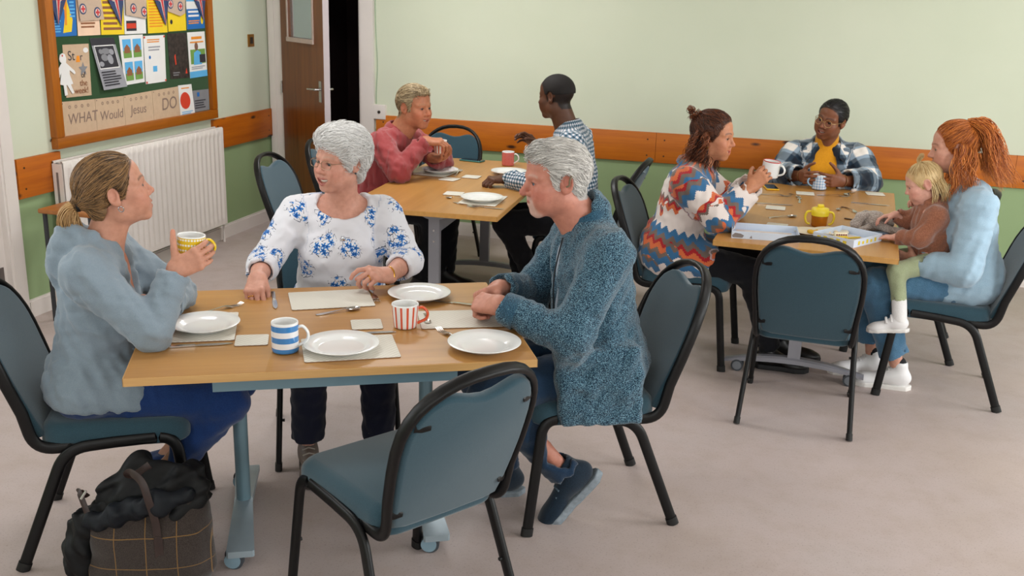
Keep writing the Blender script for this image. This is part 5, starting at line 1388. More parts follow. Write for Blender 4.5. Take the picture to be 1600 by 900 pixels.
# ================================================================== A  ponytailed woman in the grey hoodie
def person_a():
    J = dict(head=(.082, 0, 1.172), neck=(.020, 0, 1.000), shR=(.005, -.165, .945), shL=(.010, .165, .955), elR=(.190, -.215, .772), wrR=(.258, -.116, .938), elL=(.225, .185, .775), wrL=(.205, -.02, .790), pelvis=(-.04, 0, .545), knR=(.395, -.10, .485), knL=(.42, .10, .49), anR=(.075, -.10, .135), anL=(.09, .10, .13))
    skin = (204, 148, 124)
    g = dict(chest=(.100, .145), belly=(.100, .132), hips=(.125, .165), bust=.058)
    head = dict(rot=(14, 13, 0), hair=(86, 66, 48), hl='f', brow=(96, 72, 54), open=.28, smile=.1, lipcol=(182, 92, 84), nose=.96, neck=.046, jaw=.94, iris=(70, 90, 100), blusha=.3)
    hands = dict(R=dict(d=(.88, .06, .46), n=(.04, .99, -.05), curl=(30, 44, 30), thumb=(66, 14, 8), s=.94, spread=1.5), L=dict(d=(-.25, -1, -.05), n=(-1, .2, 0), curl=(15, 25, 15), s=.92))
    root, J, K = human('woman with a blonde-brown ponytail in a grey hoodie holding a yellow mug', (-2.08, 2.65), 27.34, J, head, skin, hands, g, .985)
    W, fw, lat, up_ = K['W'], K['fw'], K['lat'], K['up']
    trousers(root, J, K, M_navy, .006, 1.08, hips=(.128, .168)); nk = J['neck']
    solid('tee', torso_prims(J, g, .004), .010, M_orange_t, root)
    hood = [cap(nk+lat*.02-fw*.085+up_*.035, nk-lat*.02-fw*.085+up_*.035, .034, .034, .03), cap(nk-lat*.066-fw*.03+up_*.03, nk-fw*.08-lat*.04+up_*.03, .026, .034, .03), cap(nk+lat*.075-fw*.02+up_*.01, nk-fw*.085+lat*.05-up_*.005, .030, .036, .03), cap(nk-lat*.075-fw*.02+up_*.01, nk-fw*.085-lat*.05-up_*.005, .030, .036, .03), cap(nk-fw*.085+lat*.05-up_*.0, nk-fw*.085-lat*.05-up_*.0, .040, .040, .03), ell(nk-fw*.105-up_*.065, V3(.045, .10, .075), np.stack([fw, lat, up_]), .03), cap(nk+lat*.07, nk+fw*.055+lat*.045-up_*.06, .022, .018, .02), cap(nk-lat*.07, nk+fw*.055-lat*.045-up_*.06, .022, .018, .02)]
    cuts = [cap(nk+up_*.20+fw*.04, nk-up_*.01+fw*.012, .062, .052, .012, -1), cap(nk+fw*.10+up_*.06, nk+fw*.14-up_*.22, .050, .030, .01, -1)]
    hd = top(root, J, K, 'hoodie', M_hood, g, .016, .0085, (.93, .80), .496, hood, cuts, (.0038, .075, 4), lap=.30, armr=(.052, .046, .043, .034))
    # waistband line, pocket and zip
    mb = MB(); mb.tube(spline([J['pelvis']+V3(.165, -.165, .16), J['pelvis']+V3(.20, -.150, .10), J['pelvis']+V3(.215, -.16, .03)], 6), .0032, 6); mb.build('pocket_seam', plain('hoodie_seam', (92, 106, 118), .9), hd)
    mb = MB(); mb.tube(spline([nk+fw*.085+lat*.05-up_*.09, nk+fw*.12+lat*.035-up_*.2, nk+fw*.13+lat*.03-up_*.32], 6), .003, 6); mb.build('zip', M_zip, hd)
    mh = hair_mat('brown_blonde_hair', (58, 42, 30), (168, 128, 84)); ml = hair_mat('blonde_hair', (138, 96, 52), (216, 176, 122)); Tt = V3(-.116, 0, -.012)
    hr = hair_cap(root, K, mh, 'f', .007, extra=[cap(W(-.10, 0, -.008), W(-.125, 0, -.012), .024, .016, .02)])
    flow_strands(hr, K, mh, 3000, 3, lambda p: (Tt-p), (.06, .13), 7, .004, 'f', .0011, .10)
    tress(hr, [W(-.118, 0, -.012), W(-.142, 0, -.018), W(-.160, .004, -.055), W(-.155, .006, -.12), W(-.140, .006, -.168)], 520, [.010, .020, .032, .030, .016], ml, 4, .0014, .004, 1.2, 'ponytail')
    ring(hr, W(-.121, 0, -.012), K['R'][:, 0], .0165, .0085, plain('black_elastic', (14, 14, 16), .8), 'hair_tie')
    for y in (-1, 1): ring(root, W(-.004, y*.080, -.047), K['R'][:, 1]+K['R'][:, 0]*.6, .0085, .0016, M_silver, 'earring')
    for s, a in (('R', -4), ('L', 6)): shoe(root, 'shoe', J['an'+s]+V3(0, 0, .0), (1, math.tan(math.radians(a))), 24, 1.0, M_bshoe, M_sole_b)
    return K, root
# ================================================================== B  white-haired woman in the floral top
def person_b():
    J = dict(head=(.068, .036, 1.162), neck=(-.005, .045, .998), shR=(.0, -.135, .940), shL=(.0, .215, .935), elR=(.105, -.262, .765), wrR=(.315, -.278, .772), elL=(.115, .292, .772), wrL=(.335, .200, .775), pelvis=(-.02, .03, .55), knR=(.37, -.10, .50), knL=(.38, .15, .50), anR=(.315, -.115, .105), anL=(.34, .155, .105))
    skin = (206, 152, 132)
    g = dict(chest=(.115, .160), belly=(.125, .160), hips=(.13, .18), bust=.074, bellyf=.025)
    head = dict(rot=(-50, 0, -3), hair=(206, 202, 198), hl='f', brow=(176, 150, 132), browa=.5, open=.85, smile=1.0, mw=.036, lip=.8, lipcol=(176, 92, 86), neck=.055, jaw=1.0, fat=.003, iris=(70, 80, 90), eye=.0038, blusha=.35, nosew=1.1)
    hands = dict(R=dict(d=(.80, -.10, -.30), n=(-.35, .25, -.90), curl=(48, 62, 35), thumb=(20, 30, 20), s=.97, fat=1.08), L=dict(d=(.52, -.80, .22), n=(-.35, -.35, -.85), curls=[(20, 45, 25), (48, 60, 35), (58, 65, 35), (62, 65, 35)], thumb=(16, 18, 10), s=.97, fat=1.08))
    root, J, K = human('laughing woman with white hair and glasses in a white floral top', (-1.71, 3.60), -62.66, J, head, skin, hands, g, .985)
    W, fw, lat, up_ = K['W'], K['fw'], K['lat'], K['up']; nk = J['neck']
    trousers(root, J, K, M_darkn, .006, .93, (.090, .066, .064, .056), hips=(.13, .18))
    cuts = [ell(nk+fw*.055+up_*.005, V3(.085, .098, .075), np.stack([fw, lat, up_]), .006, -1), cap(nk+up_*.2, nk-up_*.0, .075, .078, .006, -1)]
    tp = top(root, J, K, 'floral_top', M_floral, g, .011, .0080, (.52, .52), .485, (), cuts, (.0026, .075, 11), armr=(.056, .050, .047, .037), lap=.12, k=.06)
    mh = hair_mat('white_hair', (220, 217, 214), (250, 249, 247), .6)
    hr = hair_cap(root, K, mh, 'f', .019, extra=[ell(W(-.015, 0, .075), V3(.092, .082, .055), K['R'].T, .03), ell(W(.035, 0, .085), V3(.050, .062, .036), K['R'].T, .025)])
    def fl(p):
        d = np.stack([-.75-3*p[:, 0]*0, p[:, 1]*9+.25, -.10-.9*(p[:, 2] < .03)], 1); d[p[:, 0] > .03] += V3(.1, .8, .35); return d
    flow_strands(hr, K, mh, 4400, 5, fl, (.035, .07), 5, .007, 'f', .0011, .22, lift=.010)
    flow_strands(hr, K, mh, 700, 6, lambda p: np.stack([-.25+0*p[:, 0], .8+0*p[:, 1], .35+0*p[:, 2]], 1), (.04, .07), 6, .010, 'f', .0011, .22, name='fringe', lift=.006, back=.03)
    glasses(root, K, M_specs, .048, .030, 3.0, .0013)
    for y in (-1, 1): MB().disc(W(-.006, y*.085, -.036), .0042, tuple(K['R'][:, 1]), .004, 10).build('earring', plain('dark_pearl', (70, 70, 74), .2), root)
    ch = [W(-.03, y*.056, -.095) for y in (-1,)]+[nk+fw*.085-lat*.035-up_*.045, nk+fw*.118+lat*.0-up_*.125, nk+fw*.085+lat*.035-up_*.045, W(-.03, .056, -.095)]
    nc = MB().tube(spline([nk+up_*.045-lat*.055+fw*.0, nk+fw*.072-lat*.040-up_*.028, nk+fw*.128-up_*.118, nk+fw*.072+lat*.040-up_*.028, nk+up_*.045+lat*.055], 8), .0012, 5).build('necklace', M_silver, root)
    MB().pad([(.009*math.cos(t), .011*math.sin(t)-.003*abs(math.cos(t))) for t in [2*PI*i/16 for i in range(16)]], -.003, .003, .002, 2, fn=lambda p: tuple(nk+fw*(.134+p[2])+lat*p[0]-up_*(.128-p[1]))).build('pendant', M_silver, nc)
    ring(root, J['wrL']+unit(V3(.52, -.80, .22))*.002, V3(.52, -.80, .22), .031, .0035, M_gold, 'watch')
    for s, t in (('L', 2), ('R', 2)):
        d, tt, n = K['tips'][s][1]; ring(root, J['wr'+s]+d*.098-tt*.012+n*.008, d+n*.7, .0105, .0018, M_gold, 'ring')
    for s in 'RL': shoe(root, 'boot', J['an'+s], (1, .05), 0, .98, M_bboot, plain('boot_sole', (70, 62, 56), .7), plain('boot_lace', (150, 140, 130), .8), .05)
    return K, root
# ================================================================== C  old man in the teal cardigan
def person_c():
    J = dict(head=(.160, 0, 1.203), neck=(.040, 0, 1.045), shL=(.010, .185, .985), shR=(.020, -.185, .985), elL=(.150, .245, .725), wrL=(.362, .115, .800), elR=(.165, -.245, .735), wrR=(.322, -.085, .800), pelvis=(-.05, 0, .555), knL=(.385, .13, .49), knR=(.395, -.09, .49), anL=(.115, .13, .185), anR=(.285, -.09, .105))
    skin = (198, 134, 114)
    g = dict(chest=(.120, .165), belly=(.135, .165), hips=(.135, .178), bellyf=.02)
    head = dict(rot=(4, -6, 0), hair=(176, 172, 168), hl='m', brow=(190, 170, 156), browa=.45, smile=.0, lipcol=(180, 100, 92), neck=.060, jaw=1.12, nose=1.14, nosew=1.15, ear=1.15, beard=(216, 200, 190), iris=(90, 110, 130), eye=.0036, blush=(180, 78, 70), blusha=.5, fat=.002)
    hands = dict(L=dict(d=(.62, -.74, -.10), n=(-.30, -.35, -.88), curls=[(58, 75, 40), (62, 80, 40), (66, 80, 40), (68, 80, 40)], thumb=(22, 35, 30), s=1.06, fat=1.08, skin=(202, 142, 122)), R=dict(d=(.80, .52, -.08), n=(-.2, .45, -.86), curls=[(50, 70, 40)]*4, thumb=(25, 30, 25), s=1.06, fat=1.08, skin=(202, 142, 122)))
    root, J, K = human('old man with swept white hair in a teal marl cardigan, hands clasped', (-.60, 3.37), 207.34, J, head, skin, hands, g, 1.04)
    W, fw, lat, up_ = K['W'], K['fw'], K['lat'], K['up']; nk = J['neck']
    trousers(root, J, K, M_jeand, .008, 1.0, (.092, .068, .064, .056), hips=(.135, .18))
    sh = solid('shirt', torso_prims(J, g, .003)+[cap(nk+up_*.03, nk-up_*.04, .066, .07, .03), cap(nk+up_*.15, nk+up_*.0, .058, .058, .006, -1)], .009, M_greyshirt, root)
    extra = [cap(nk+up_*.045-fw*.018, nk-up_*.02-fw*.005, .072, .082, .03)]+[boxp((.03, y*.216, .52), (.125, .004, .12), rotm(0, -4, 0).T, .022, .07) for y in (-1, 1)]
    cuts = [cap(nk+up_*.20+fw*.035, nk-up_*.02+fw*.012, .066, .064, .006, -1), cap(nk+fw*.12+up_*.05, nk+fw*.175-up_*.24, .046, .036, .008, -1), cap(nk+fw*.175-up_*.24, J['pelvis']+fw*.21, .036, .022, .008, -1)]
    cd_ = top(root, J, K, 'cardigan', M_card, g, .017, .0085, (.95, .95), .398, extra, cuts, (.0036, .085, 21), armr=(.060, .054, .050, .036), lap=.34, cuffgap=.013)
    # ribbed hem, cuffs and collar
    for s in 'RL':
        el, wr = J['el'+s], J['wr'+s]; d = unit(wr-el); a = el+(wr-el)*.94
        mb = MB(); a0 = unit(np.cross(d, V3(0, 0, 1))); b0 = np.cross(d, a0); n = 28; V = []
        for t, r in ((-.055, .0560), (-.052, .0585), (-.002, .0535), (.002, .050), (-.004, .046)):
            for i in range(n): V.append(a+d*t+(a0*math.cos(2*PI*i/n)+b0*math.sin(2*PI*i/n))*(r+.0012*(i % 2)))
        F = [(j*n+i, j*n+(i+1) % n, (j+1)*n+(i+1) % n, (j+1)*n+i) for j in range(4) for i in range(n)]
        mb.add(V, F).build('cuff', M_rib, cd_)
    V = []; n = 44; rows = [(-.012, .086), (.02, .084), (.055, .078), (.064, .074), (.058, .069), (.0, .069)]
    for i in range(n+1):
        a = math.radians(38)+(2*PI-math.radians(76))*i/n; cs, sn = math.cos(a), math.sin(a)
        for dz, r in rows: V.append(nk+fw*(cs*r+.008-.012*(dz > .03))+lat*sn*r*1.02+up_*(dz-.030*max(0, cs)-.004)+(fw*cs+lat*sn)*.0016*(i % 2))
    k = len(rows); MB().add(V, [(i*k+j, i*k+j+1, (i+1)*k+j+1, (i+1)*k+j) for i in range(n) for j in range(k-1)]).build('collar', M_rib, cd_)
    mb = MB().tube(spline([nk+fw*.10+lat*.036-up_*.02, nk+fw*.146+lat*.028-up_*.15, nk+fw*.165+lat*.024-up_*.28], 6), .0028, 6); mb.build('zip', plain('dark_zip', (30, 34, 40), .5), cd_)
    mb = MB().tube(spline([J['pelvis']+V3(.10, .205, .19), J['pelvis']+V3(.12, .212, .12), J['pelvis']+V3(.15, .210, .05)], 6), .0035, 6); mb.build('pocket_seam', plain('pocket_line', (14, 30, 42), .9), cd_)
    mh = hair_mat('silver_hair', (168, 163, 158), (244, 240, 234), .55)
    hr = hair_cap(root, K, mh, 'm', .010, extra=[ell(W(.02, 0, .085), V3(.070, .062, .032), K['R'].T, .02)])
    def fl(p):
        d = np.stack([-1.0+0*p[:, 0], .25+p[:, 1]*3, -.15-.8*(p[:, 2] < .03)], 1); return d
    flow_strands(hr, K, mh, 4200, 8, fl, (.04, .085), 5, .005, 'm', .0010, .14, lift=.003)
    flow_strands(hr, K, mh, 420, 9, lambda p: np.stack([-.35+0*p[:, 0], .75+0*p[:, 1], .3+0*p[:, 2]], 1), (.04, .06), 6, .010, 'm', .0010, .14, name='fringe', lift=.006, back=.045, low=.05)
    MB().tube(spline([W(-.028, .092, .022), W(-.020, .0935, .008), W(-.018, .091, -.008), W(-.008, .090, -.012)], 4), .0032, 6).build('hearing_aid', plain('hearing_aid_grey', (110, 96, 72), .4), root)
    d, tt, n = K['tips']['L'][1]; ring(root, J['wrL']+d*.102-tt*.014+n*.012, d+n, .0115, .002, M_gold, 'ring')
    for s, a, p in (('L', (1, -.05), 48), ('R', (1, -.1), 0)): shoe(root, 'trainer', J['an'+s], a, p, 1.12, M_trainer, M_sole_g, plain('grey_lace', (90, 110, 124), .8))
    return K, root
# ================================================================== D  man in the red shirt
def person_d():
    J = dict(head=(.255, 0, 1.128), neck=(.150, 0, .972), shR=(.100, -.185, .912), shL=(.135, .185, .925), elR=(.262, -.285, .782), wrR=(.350, -.085, .940), elL=(.345, .235, .775), wrL=(.345, .050, .820), pelvis=(-.02, 0, .55), knR=(.42, -.12, .50), knL=(.44, .12, .50), anR=(.34, -.12, .10), anL=(.42, .12, .10))
    skin = (188, 124, 92)
    g = dict(chest=(.125, .165), belly=(.14, .165), hips=(.135, .175), bellyf=.03)
    head = dict(rot=(-22, -3, 0), hair=(150, 126, 92), hl='m', brow=(150, 116, 84), browa=.5, smile=.9, open=.45, lipcol=(170, 88, 76), neck=.060, jaw=1.1, nose=1.06, ear=1.1, iris=(60, 60, 60), eye=.0038, blush=(198, 96, 74), blusha=.45, fat=.002)
    hands = dict(R=dict(d=(.92, .30, -.05), n=(.10, .25, -.95), curl=(32, 52, 30), thumb=(30, 40, 20), s=1.05, fat=1.06), L=dict(d=(.85, -.35, .10), n=(0, -.25, .95), curl=(30, 42, 25), thumb=(40, 30, 20), s=1.05, fat=1.06))
    root, J, K = human('smiling man with sandy grey hair in a faded red shirt', (-2.42, 5.75), 0, J, head, skin, hands, g, 1.04, res=.0044, hres=.0042)
    W, fw, lat, up_ = K['W'], K['fw'], K['lat'], K['up']; nk = J['neck']
    trousers(root, J, K, M_black_tr, .008, 1.0, h=.010); solid('tee', torso_prims(J, g, .003)+[cap(nk+fw*.03-up_*.02, nk-up_*.06+fw*.03, .058, .06, .02)], .010, M_tee, root)
    cuts = [cap(nk+up_*.2+fw*.03, nk-up_*.02+fw*.012, .066, .064, .006, -1), cap(nk+fw*.10+up_*.05, nk+fw*.165-up_*.16, .042, .012, .008, -1)]
    st = top(root, J, K, 'shirt', M_redshirt, g, .016, .0095, (.95, .95), .44, (), cuts, (.0055, .075, 31), armr=(.060, .054, .050, .036), lap=.25)
    collar(st, K, J, M_redshirt, .072, .088, .042, 24, .012)
    mh = hair_mat('sandy_grey_hair', (104, 84, 58), (206, 184, 146), .5)
    hr = hair_cap(root, K, mh, 'm', .008, extra=[ell(W(.02, 0, .085), V3(.065, .060, .028), K['R'].T, .02)], res=.005)
    flow_strands(hr, K, mh, 1800, 12, lambda p: np.stack([-.9+0*p[:, 0], -.25+p[:, 1]*4, -.1-.8*(p[:, 2] < .03)], 1), (.03, .06), 6, .005, 'm', .0013, .2, lift=.003)
    flow_strands(hr, K, mh, 110, 13, lambda p: np.stack([.7+0*p[:, 0], -.5+0*p[:, 1], .1+0*p[:, 2]], 1), (.025, .04), 5, .008, 'm', .0013, .3, name='fringe', lift=.008, back=.045, low=.05)
    d, tt, n = K['tips']['L'][1]; ring(root, J['wrL']+d*.102-tt*.014+n*.006, d+n*.5, .0115, .0022, M_gold, 'ring')
    for s in 'RL': shoe(root, 'shoe', J['an'+s], (1, 0), 0, 1.1, M_bshoe, M_sole_b)
    return K, root
# ================================================================== E  man in the checked shirt
def person_e():
    J = dict(head=(.150, 0, 1.238), neck=(.065, 0, 1.060), shL=(.010, .185, .985), shR=(.045, -.185, .985), elL=(.175, .265, .768), wrL=(.395, .130, .766), elR=(.12, -.25, .768), wrR=(.285, -.21, .900), pelvis=(-.03, 0, .55), knL=(.40, .12, .50), knR=(.42, -.10, .50), anL=(.16, .11, .105), anR=(.34, -.10, .105))
    skin = (92, 58, 40)
    g = dict(chest=(.115, .165), belly=(.115, .150), hips=(.13, .17))
    head = dict(rot=(-20, -6, 0), hair=(20, 16, 15), hl='m', brow=(22, 16, 14), lipcol=(110, 64, 54), neck=.056, jaw=1.06, nose=1.04, nosew=1.35, lip=1.3, blush=(110, 62, 44), blusha=.2, tip=(130, 84, 64))
    hands = dict(L=dict(d=(.80, .58, -.05), n=(.05, -.1, -1), curl=(40, 58, 32), thumb=(22, 25, 20), s=1.06, fat=1.06), R=dict(d=(.75, .05, .60), n=(.35, .75, -.45), curl=(22, 40, 25), thumb=(30, 20, 15), s=1.04))
    root, J, K = human('man with cropped black hair in a navy check shirt, seen from behind', (-1.15, 5.72), 180, J, head, skin, hands, g, 1.03, res=.0044, hres=.0042)
    W, fw, lat, up_ = K['W'], K['fw'], K['lat'], K['up']; nk = J['neck']
    trousers(root, J, K, M_black_tr, .008, 1.0, h=.010)
    cuts = [cap(nk+up_*.2+fw*.03, nk-up_*.02+fw*.008, .062, .060, .006, -1)]
    st = top(root, J, K, 'check_shirt', M_check, g, .016, .0095, (.93, .93), .46, (), cuts, (.004, .09, 41), armr=(.058, .052, .048, .035), lap=.15)
    co = collar(st, K, J, M_check, .068, .084, .048, 18, .008)
    a = co.data.attributes.new('rest', 'FLOAT_VECTOR', 'POINT'); Vc = np.array([v.co[:] for v in co.data.vertices]); a.data.foreach_set('vector', rest_coords(Vc, [(J['pelvis'], J['neck'], fw, .1, 0.)]).astype(np.float32).ravel())
    mh = hair_mat('cropped_black_hair', (14, 11, 10), (30, 24, 22), .8)
    hair_cap(root, K, mh, 'm', .005, res=.0040, nape_=False, crop=.012)
    ring(root, J['wrL']-unit(J['wrL']-J['elL'])*.004, J['wrL']-J['elL'], .034, .006, plain('watch_steel', (150, 140, 120), .3, .9), 'watch')
    for s in 'RL': shoe(root, 'shoe', J['an'+s], (1, 0), 0, 1.1, M_bshoe, M_sole_b)
    return K, root
# ================================================================== F  curly haired woman in the patterned jacket
def person_f():
    J = dict(head=(.166, 0, 1.148), neck=(.092, 0, .990), shR=(.070, -.160, .925), shL=(.085, .160, .930), elR=(.240, -.215, .775), wrR=(.368, -.080, .918), elL=(.265, .205, .775), wrL=(.372, .095, .915), pelvis=(-.02, 0, .55), knR=(.41, -.11, .50), knL=(.42, .11, .50), anR=(.54, -.09, .105), anL=(.60, .09, .105))
    skin = (198, 136, 102)
    g = dict(chest=(.108, .148), belly=(.110, .140), hips=(.13, .17), bust=.060)
    head = dict(rot=(-14, -4, 0), hair=(46, 26, 18), hl='f', brow=(56, 34, 26), smile=1.0, open=.5, lipcol=(190, 92, 84), neck=.046, jaw=.95, nosew=1.05, eye=.0022, iris=(50, 34, 24), blusha=.35)
    hands = dict(R=dict(d=(.55, .25, .60), n=(.25, .93, .0), curl=(30, 42, 26), thumb=(40, 20, 15), s=.96), L=dict(d=(.55, -.25, .60), n=(.25, -.93, .0), curl=(30, 42, 26), thumb=(40, 20, 15), s=.96))
    root, J, K = human('smiling woman with curly brown hair in a zigzag patterned jacket', (-.52, 5.12), 0, J, head, skin, hands, g, .985, res=.0044, hres=.0042)
    W, fw, lat, up_ = K['W'], K['fw'], K['lat'], K['up']; nk = J['neck']
    trousers(root, J, K, M_black_tr, .006, 1.0, h=.010)
    cuts = [cap(nk+up_*.2+fw*.03, nk-up_*.02+fw*.012, .056, .056, .008, -1)]
    st = top(root, J, K, 'jacket', M_aztec, g, .022, .009, (.90, .90), .425, (), cuts, (.0035, .10, 51), armr=(.058, .054, .052, .046), lap=.42)
    co = collar(st, K, J, M_aztec, .066, .100, .045, 30, .012, flare=.03)
    a = co.data.attributes.new('rest', 'FLOAT_VECTOR', 'POINT'); Vc = np.array([v.co[:] for v in co.data.vertices]); a.data.foreach_set('vector', rest_coords(Vc, [(J['pelvis'], J['neck'], fw, .1, 0.)]).astype(np.float32).ravel())
    mh = hair_mat('curly_brown_hair', (30, 15, 10), (104, 56, 32), .5); mt = hair_mat('curly_brown_tips', (46, 22, 14), (150, 84, 48), .5); Tt = V3(-.095, 0, .085)
    hr = hair_cap(root, K, mh, 'f', .010, res=.005)
    flow_strands(hr, K, mh, 1300, 15, lambda p: (Tt-p)/np.linalg.norm(Tt-p, axis=1)[:, None], (.04, .09), 7, .006, 'f', .0015, .28)
    # bun of curls and the loose curls on both sides and behind
    R_ = np.random.RandomState(3)
    for i in range(12):
        v = unit(R_.normal(size=3)); c0 = V3(-.105, 0, .085)+v*V3(.022, .030, .026); tress(hr, [W(*(c0)), W(*(c0+v*.018+V3(0, 0, .006))), W(*(c0+v*.026+R_.normal(size=3)*.016))], 14, [.010, .014, .010], mt, 60+i, .0022, .007, 1.5, 'bun_curl', 12, curl=True)
    for i in range(44):
        y = (-1 if i % 3 else 1); a0 = R_.uniform(-.095, .0); st0 = V3(a0, y*R_.uniform(.03, .078), R_.uniform(-.05, .04)); fwd = R_.uniform(-.05, .045) if a0 > -.05 else R_.uniform(-.07, .0)
        L = R_.uniform(.16, .23); p0 = W(*st0); p1 = p0+V3(fwd*.3, y*.02, -L*.45); p2 = p0+V3(fwd, y*R_.uniform(.0, .05), -L)
        tress(hr, [p0, p1, p2], 14, [.006, .018, .016], mt if i % 2 else mh, 80+i, .0022, .0085, 3.2, 'curl', 22, curl=True)
    for y in (-1, 1): ring(root, W(-.006, y*.080, -.050), K['R'][:, 1], .008, .0022, M_gold, 'earring')
    for s in 'RL': shoe(root, 'shoe', J['an'+s], (1, 0), 0, 1.0, M_bshoe, M_sole_b)
    return K, root
# ================================================================== G  woman in the plaid jacket
def person_g():
    J = dict(head=(.085, .005, 1.112), neck=(-.005, -.005, .945), shR=(-.005, -.190, .868), shL=(-.005, .195, .872), elR=(.125, -.265, .745), elL=(.125, .265, .750), wrR=(.262, -.125, .782), wrL=(.300, .108, .776), pelvis=(-.03, 0, .54), knR=(.38, -.13, .50), knL=(.38, .13, .50), anR=(.34, -.12, .10), anL=(.34, .12, .10))
    skin = (126, 78, 53)
    g = dict(chest=(.130, .180), belly=(.15, .185), hips=(.15, .20), bust=.080, bellyf=.03)
    head = dict(rot=(-26, -5, -14), hair=(18, 15, 16), hl='f', brow=(40, 26, 20), smile=1.0, open=.5, lipcol=(150, 78, 74), neck=.055, jaw=1.02, fat=.007, nosew=1.35, lip=1.25, iris=(30, 20, 16), blush=(150, 84, 58), blusha=.3, tip=(150, 100, 80))
    hands = dict(R=dict(d=(.90, .25, .05), n=(-.25, .95, .1), curl=(34, 44, 28), thumb=(45, 20, 15), s=1.0, fat=1.08), L=dict(d=(.62, -.72, .05), n=(-.55, -.80, .1), curl=(24, 34, 24), thumb=(50, 15, 10), s=1.0, fat=1.08))
    root, J, K = human('woman with round glasses in a plaid jacket over a mustard roll-neck', (.24, 6.62), -92, J, head, skin, hands, g, 1.0, res=.0046, hres=.0042, chestskin=False)
    W, fw, lat, up_ = K['W'], K['fw'], K['lat'], K['up']; nk = J['neck']
    trousers(root, J, K, M_black_tr, .006, 1.0, h=.011)
    solid('roll_neck', torso_prims(J, g, .006)+[cap(nk+up_*.062+fw*.026, nk-up_*.02+fw*.008, .062, .072, .03), cap(nk+up_*.050+fw*.022, nk+up_*.040+fw*.020, .069, .070, .01), cap(nk+up_*.18+fw*.06, nk+up_*.098+fw*.040, .060, .054, .006, -1)], .008, M_must, root)
    cuts = [cap(nk+up_*.2+fw*.03, nk-up_*.02+fw*.01, .075, .072, .008, -1), cap(nk+fw*.15+up_*.05, J['pelvis']+fw*.24+up_*.05, .085, .090, .01, -1)]
    st = top(root, J, K, 'plaid_jacket', M_plaid, g, .024, .0095, (.86, .86), .44, (), cuts, (.005, .10, 61), armr=(.064, .060, .058, .046), lap=.2)
    for y in (-1, 1):   # lapels
        P0 = [nk-fw*.05+lat*y*.055+up_*.055, nk+fw*.03+lat*y*.085+up_*.02, nk+fw*.115+lat*y*.085-up_*.06, nk+fw*.135+lat*y*.115-up_*.085, nk+fw*.06+lat*y*.14-up_*.03, nk-fw*.06+lat*y*.085+up_*.03]
        V = [p+fw*.018+up_*.006 for p in P0]+[p+fw*.024+up_*.012 for p in P0]; n = 6
        o = MB().add(V, [tuple(range(n)), tuple(range(2*n-1, n-1, -1))]+[(i, i+n, (i+1) % n+n, (i+1) % n) for i in range(n)]).build('lapel', M_plaid, st, smooth=False)
        a = o.data.attributes.new('rest', 'FLOAT_VECTOR', 'POINT'); Vc = np.array([v.co[:] for v in o.data.vertices]); a.data.foreach_set('vector', rest_coords(Vc, [(J['pelvis'], J['neck'], fw, .1, .05)]).astype(np.float32).ravel())
    mh = hair_mat('sleek_black_hair', (12, 10, 11), (34, 30, 32), .4)
    hr = hair_cap(root, K, mh, 'f', .007, extra=[ell(W(-.105, 0, .01), V3(.03, .04, .036), K['R'].T, .01)], res=.005); Tt = V3(-.11, 0, .01)
    flow_strands(hr, K, mh, 1000, 17, lambda p: (Tt-p)/np.linalg.norm(Tt-p, axis=1)[:, None], (.05, .10), 7, .003, 'f', .0014, .08)
    glasses(root, K, plain('gold_rim', (196, 160, 110), .3, .8), .046, .042, 2.0, .0015)
    for s, r in (('L', .036), ('R', .036)): ring(root, J['wr'+s]-unit(J['wr'+s]-J['el'+s])*.004, J['wr'+s]-J['el'+s], r, .003, plain('bead_bracelet', (120, 80, 40), .4), 'bracelet')
    for s in 'RL': shoe(root, 'shoe', J['an'+s], (1, 0), 0, 1.0, M_bshoe, M_sole_b)
    return K, root
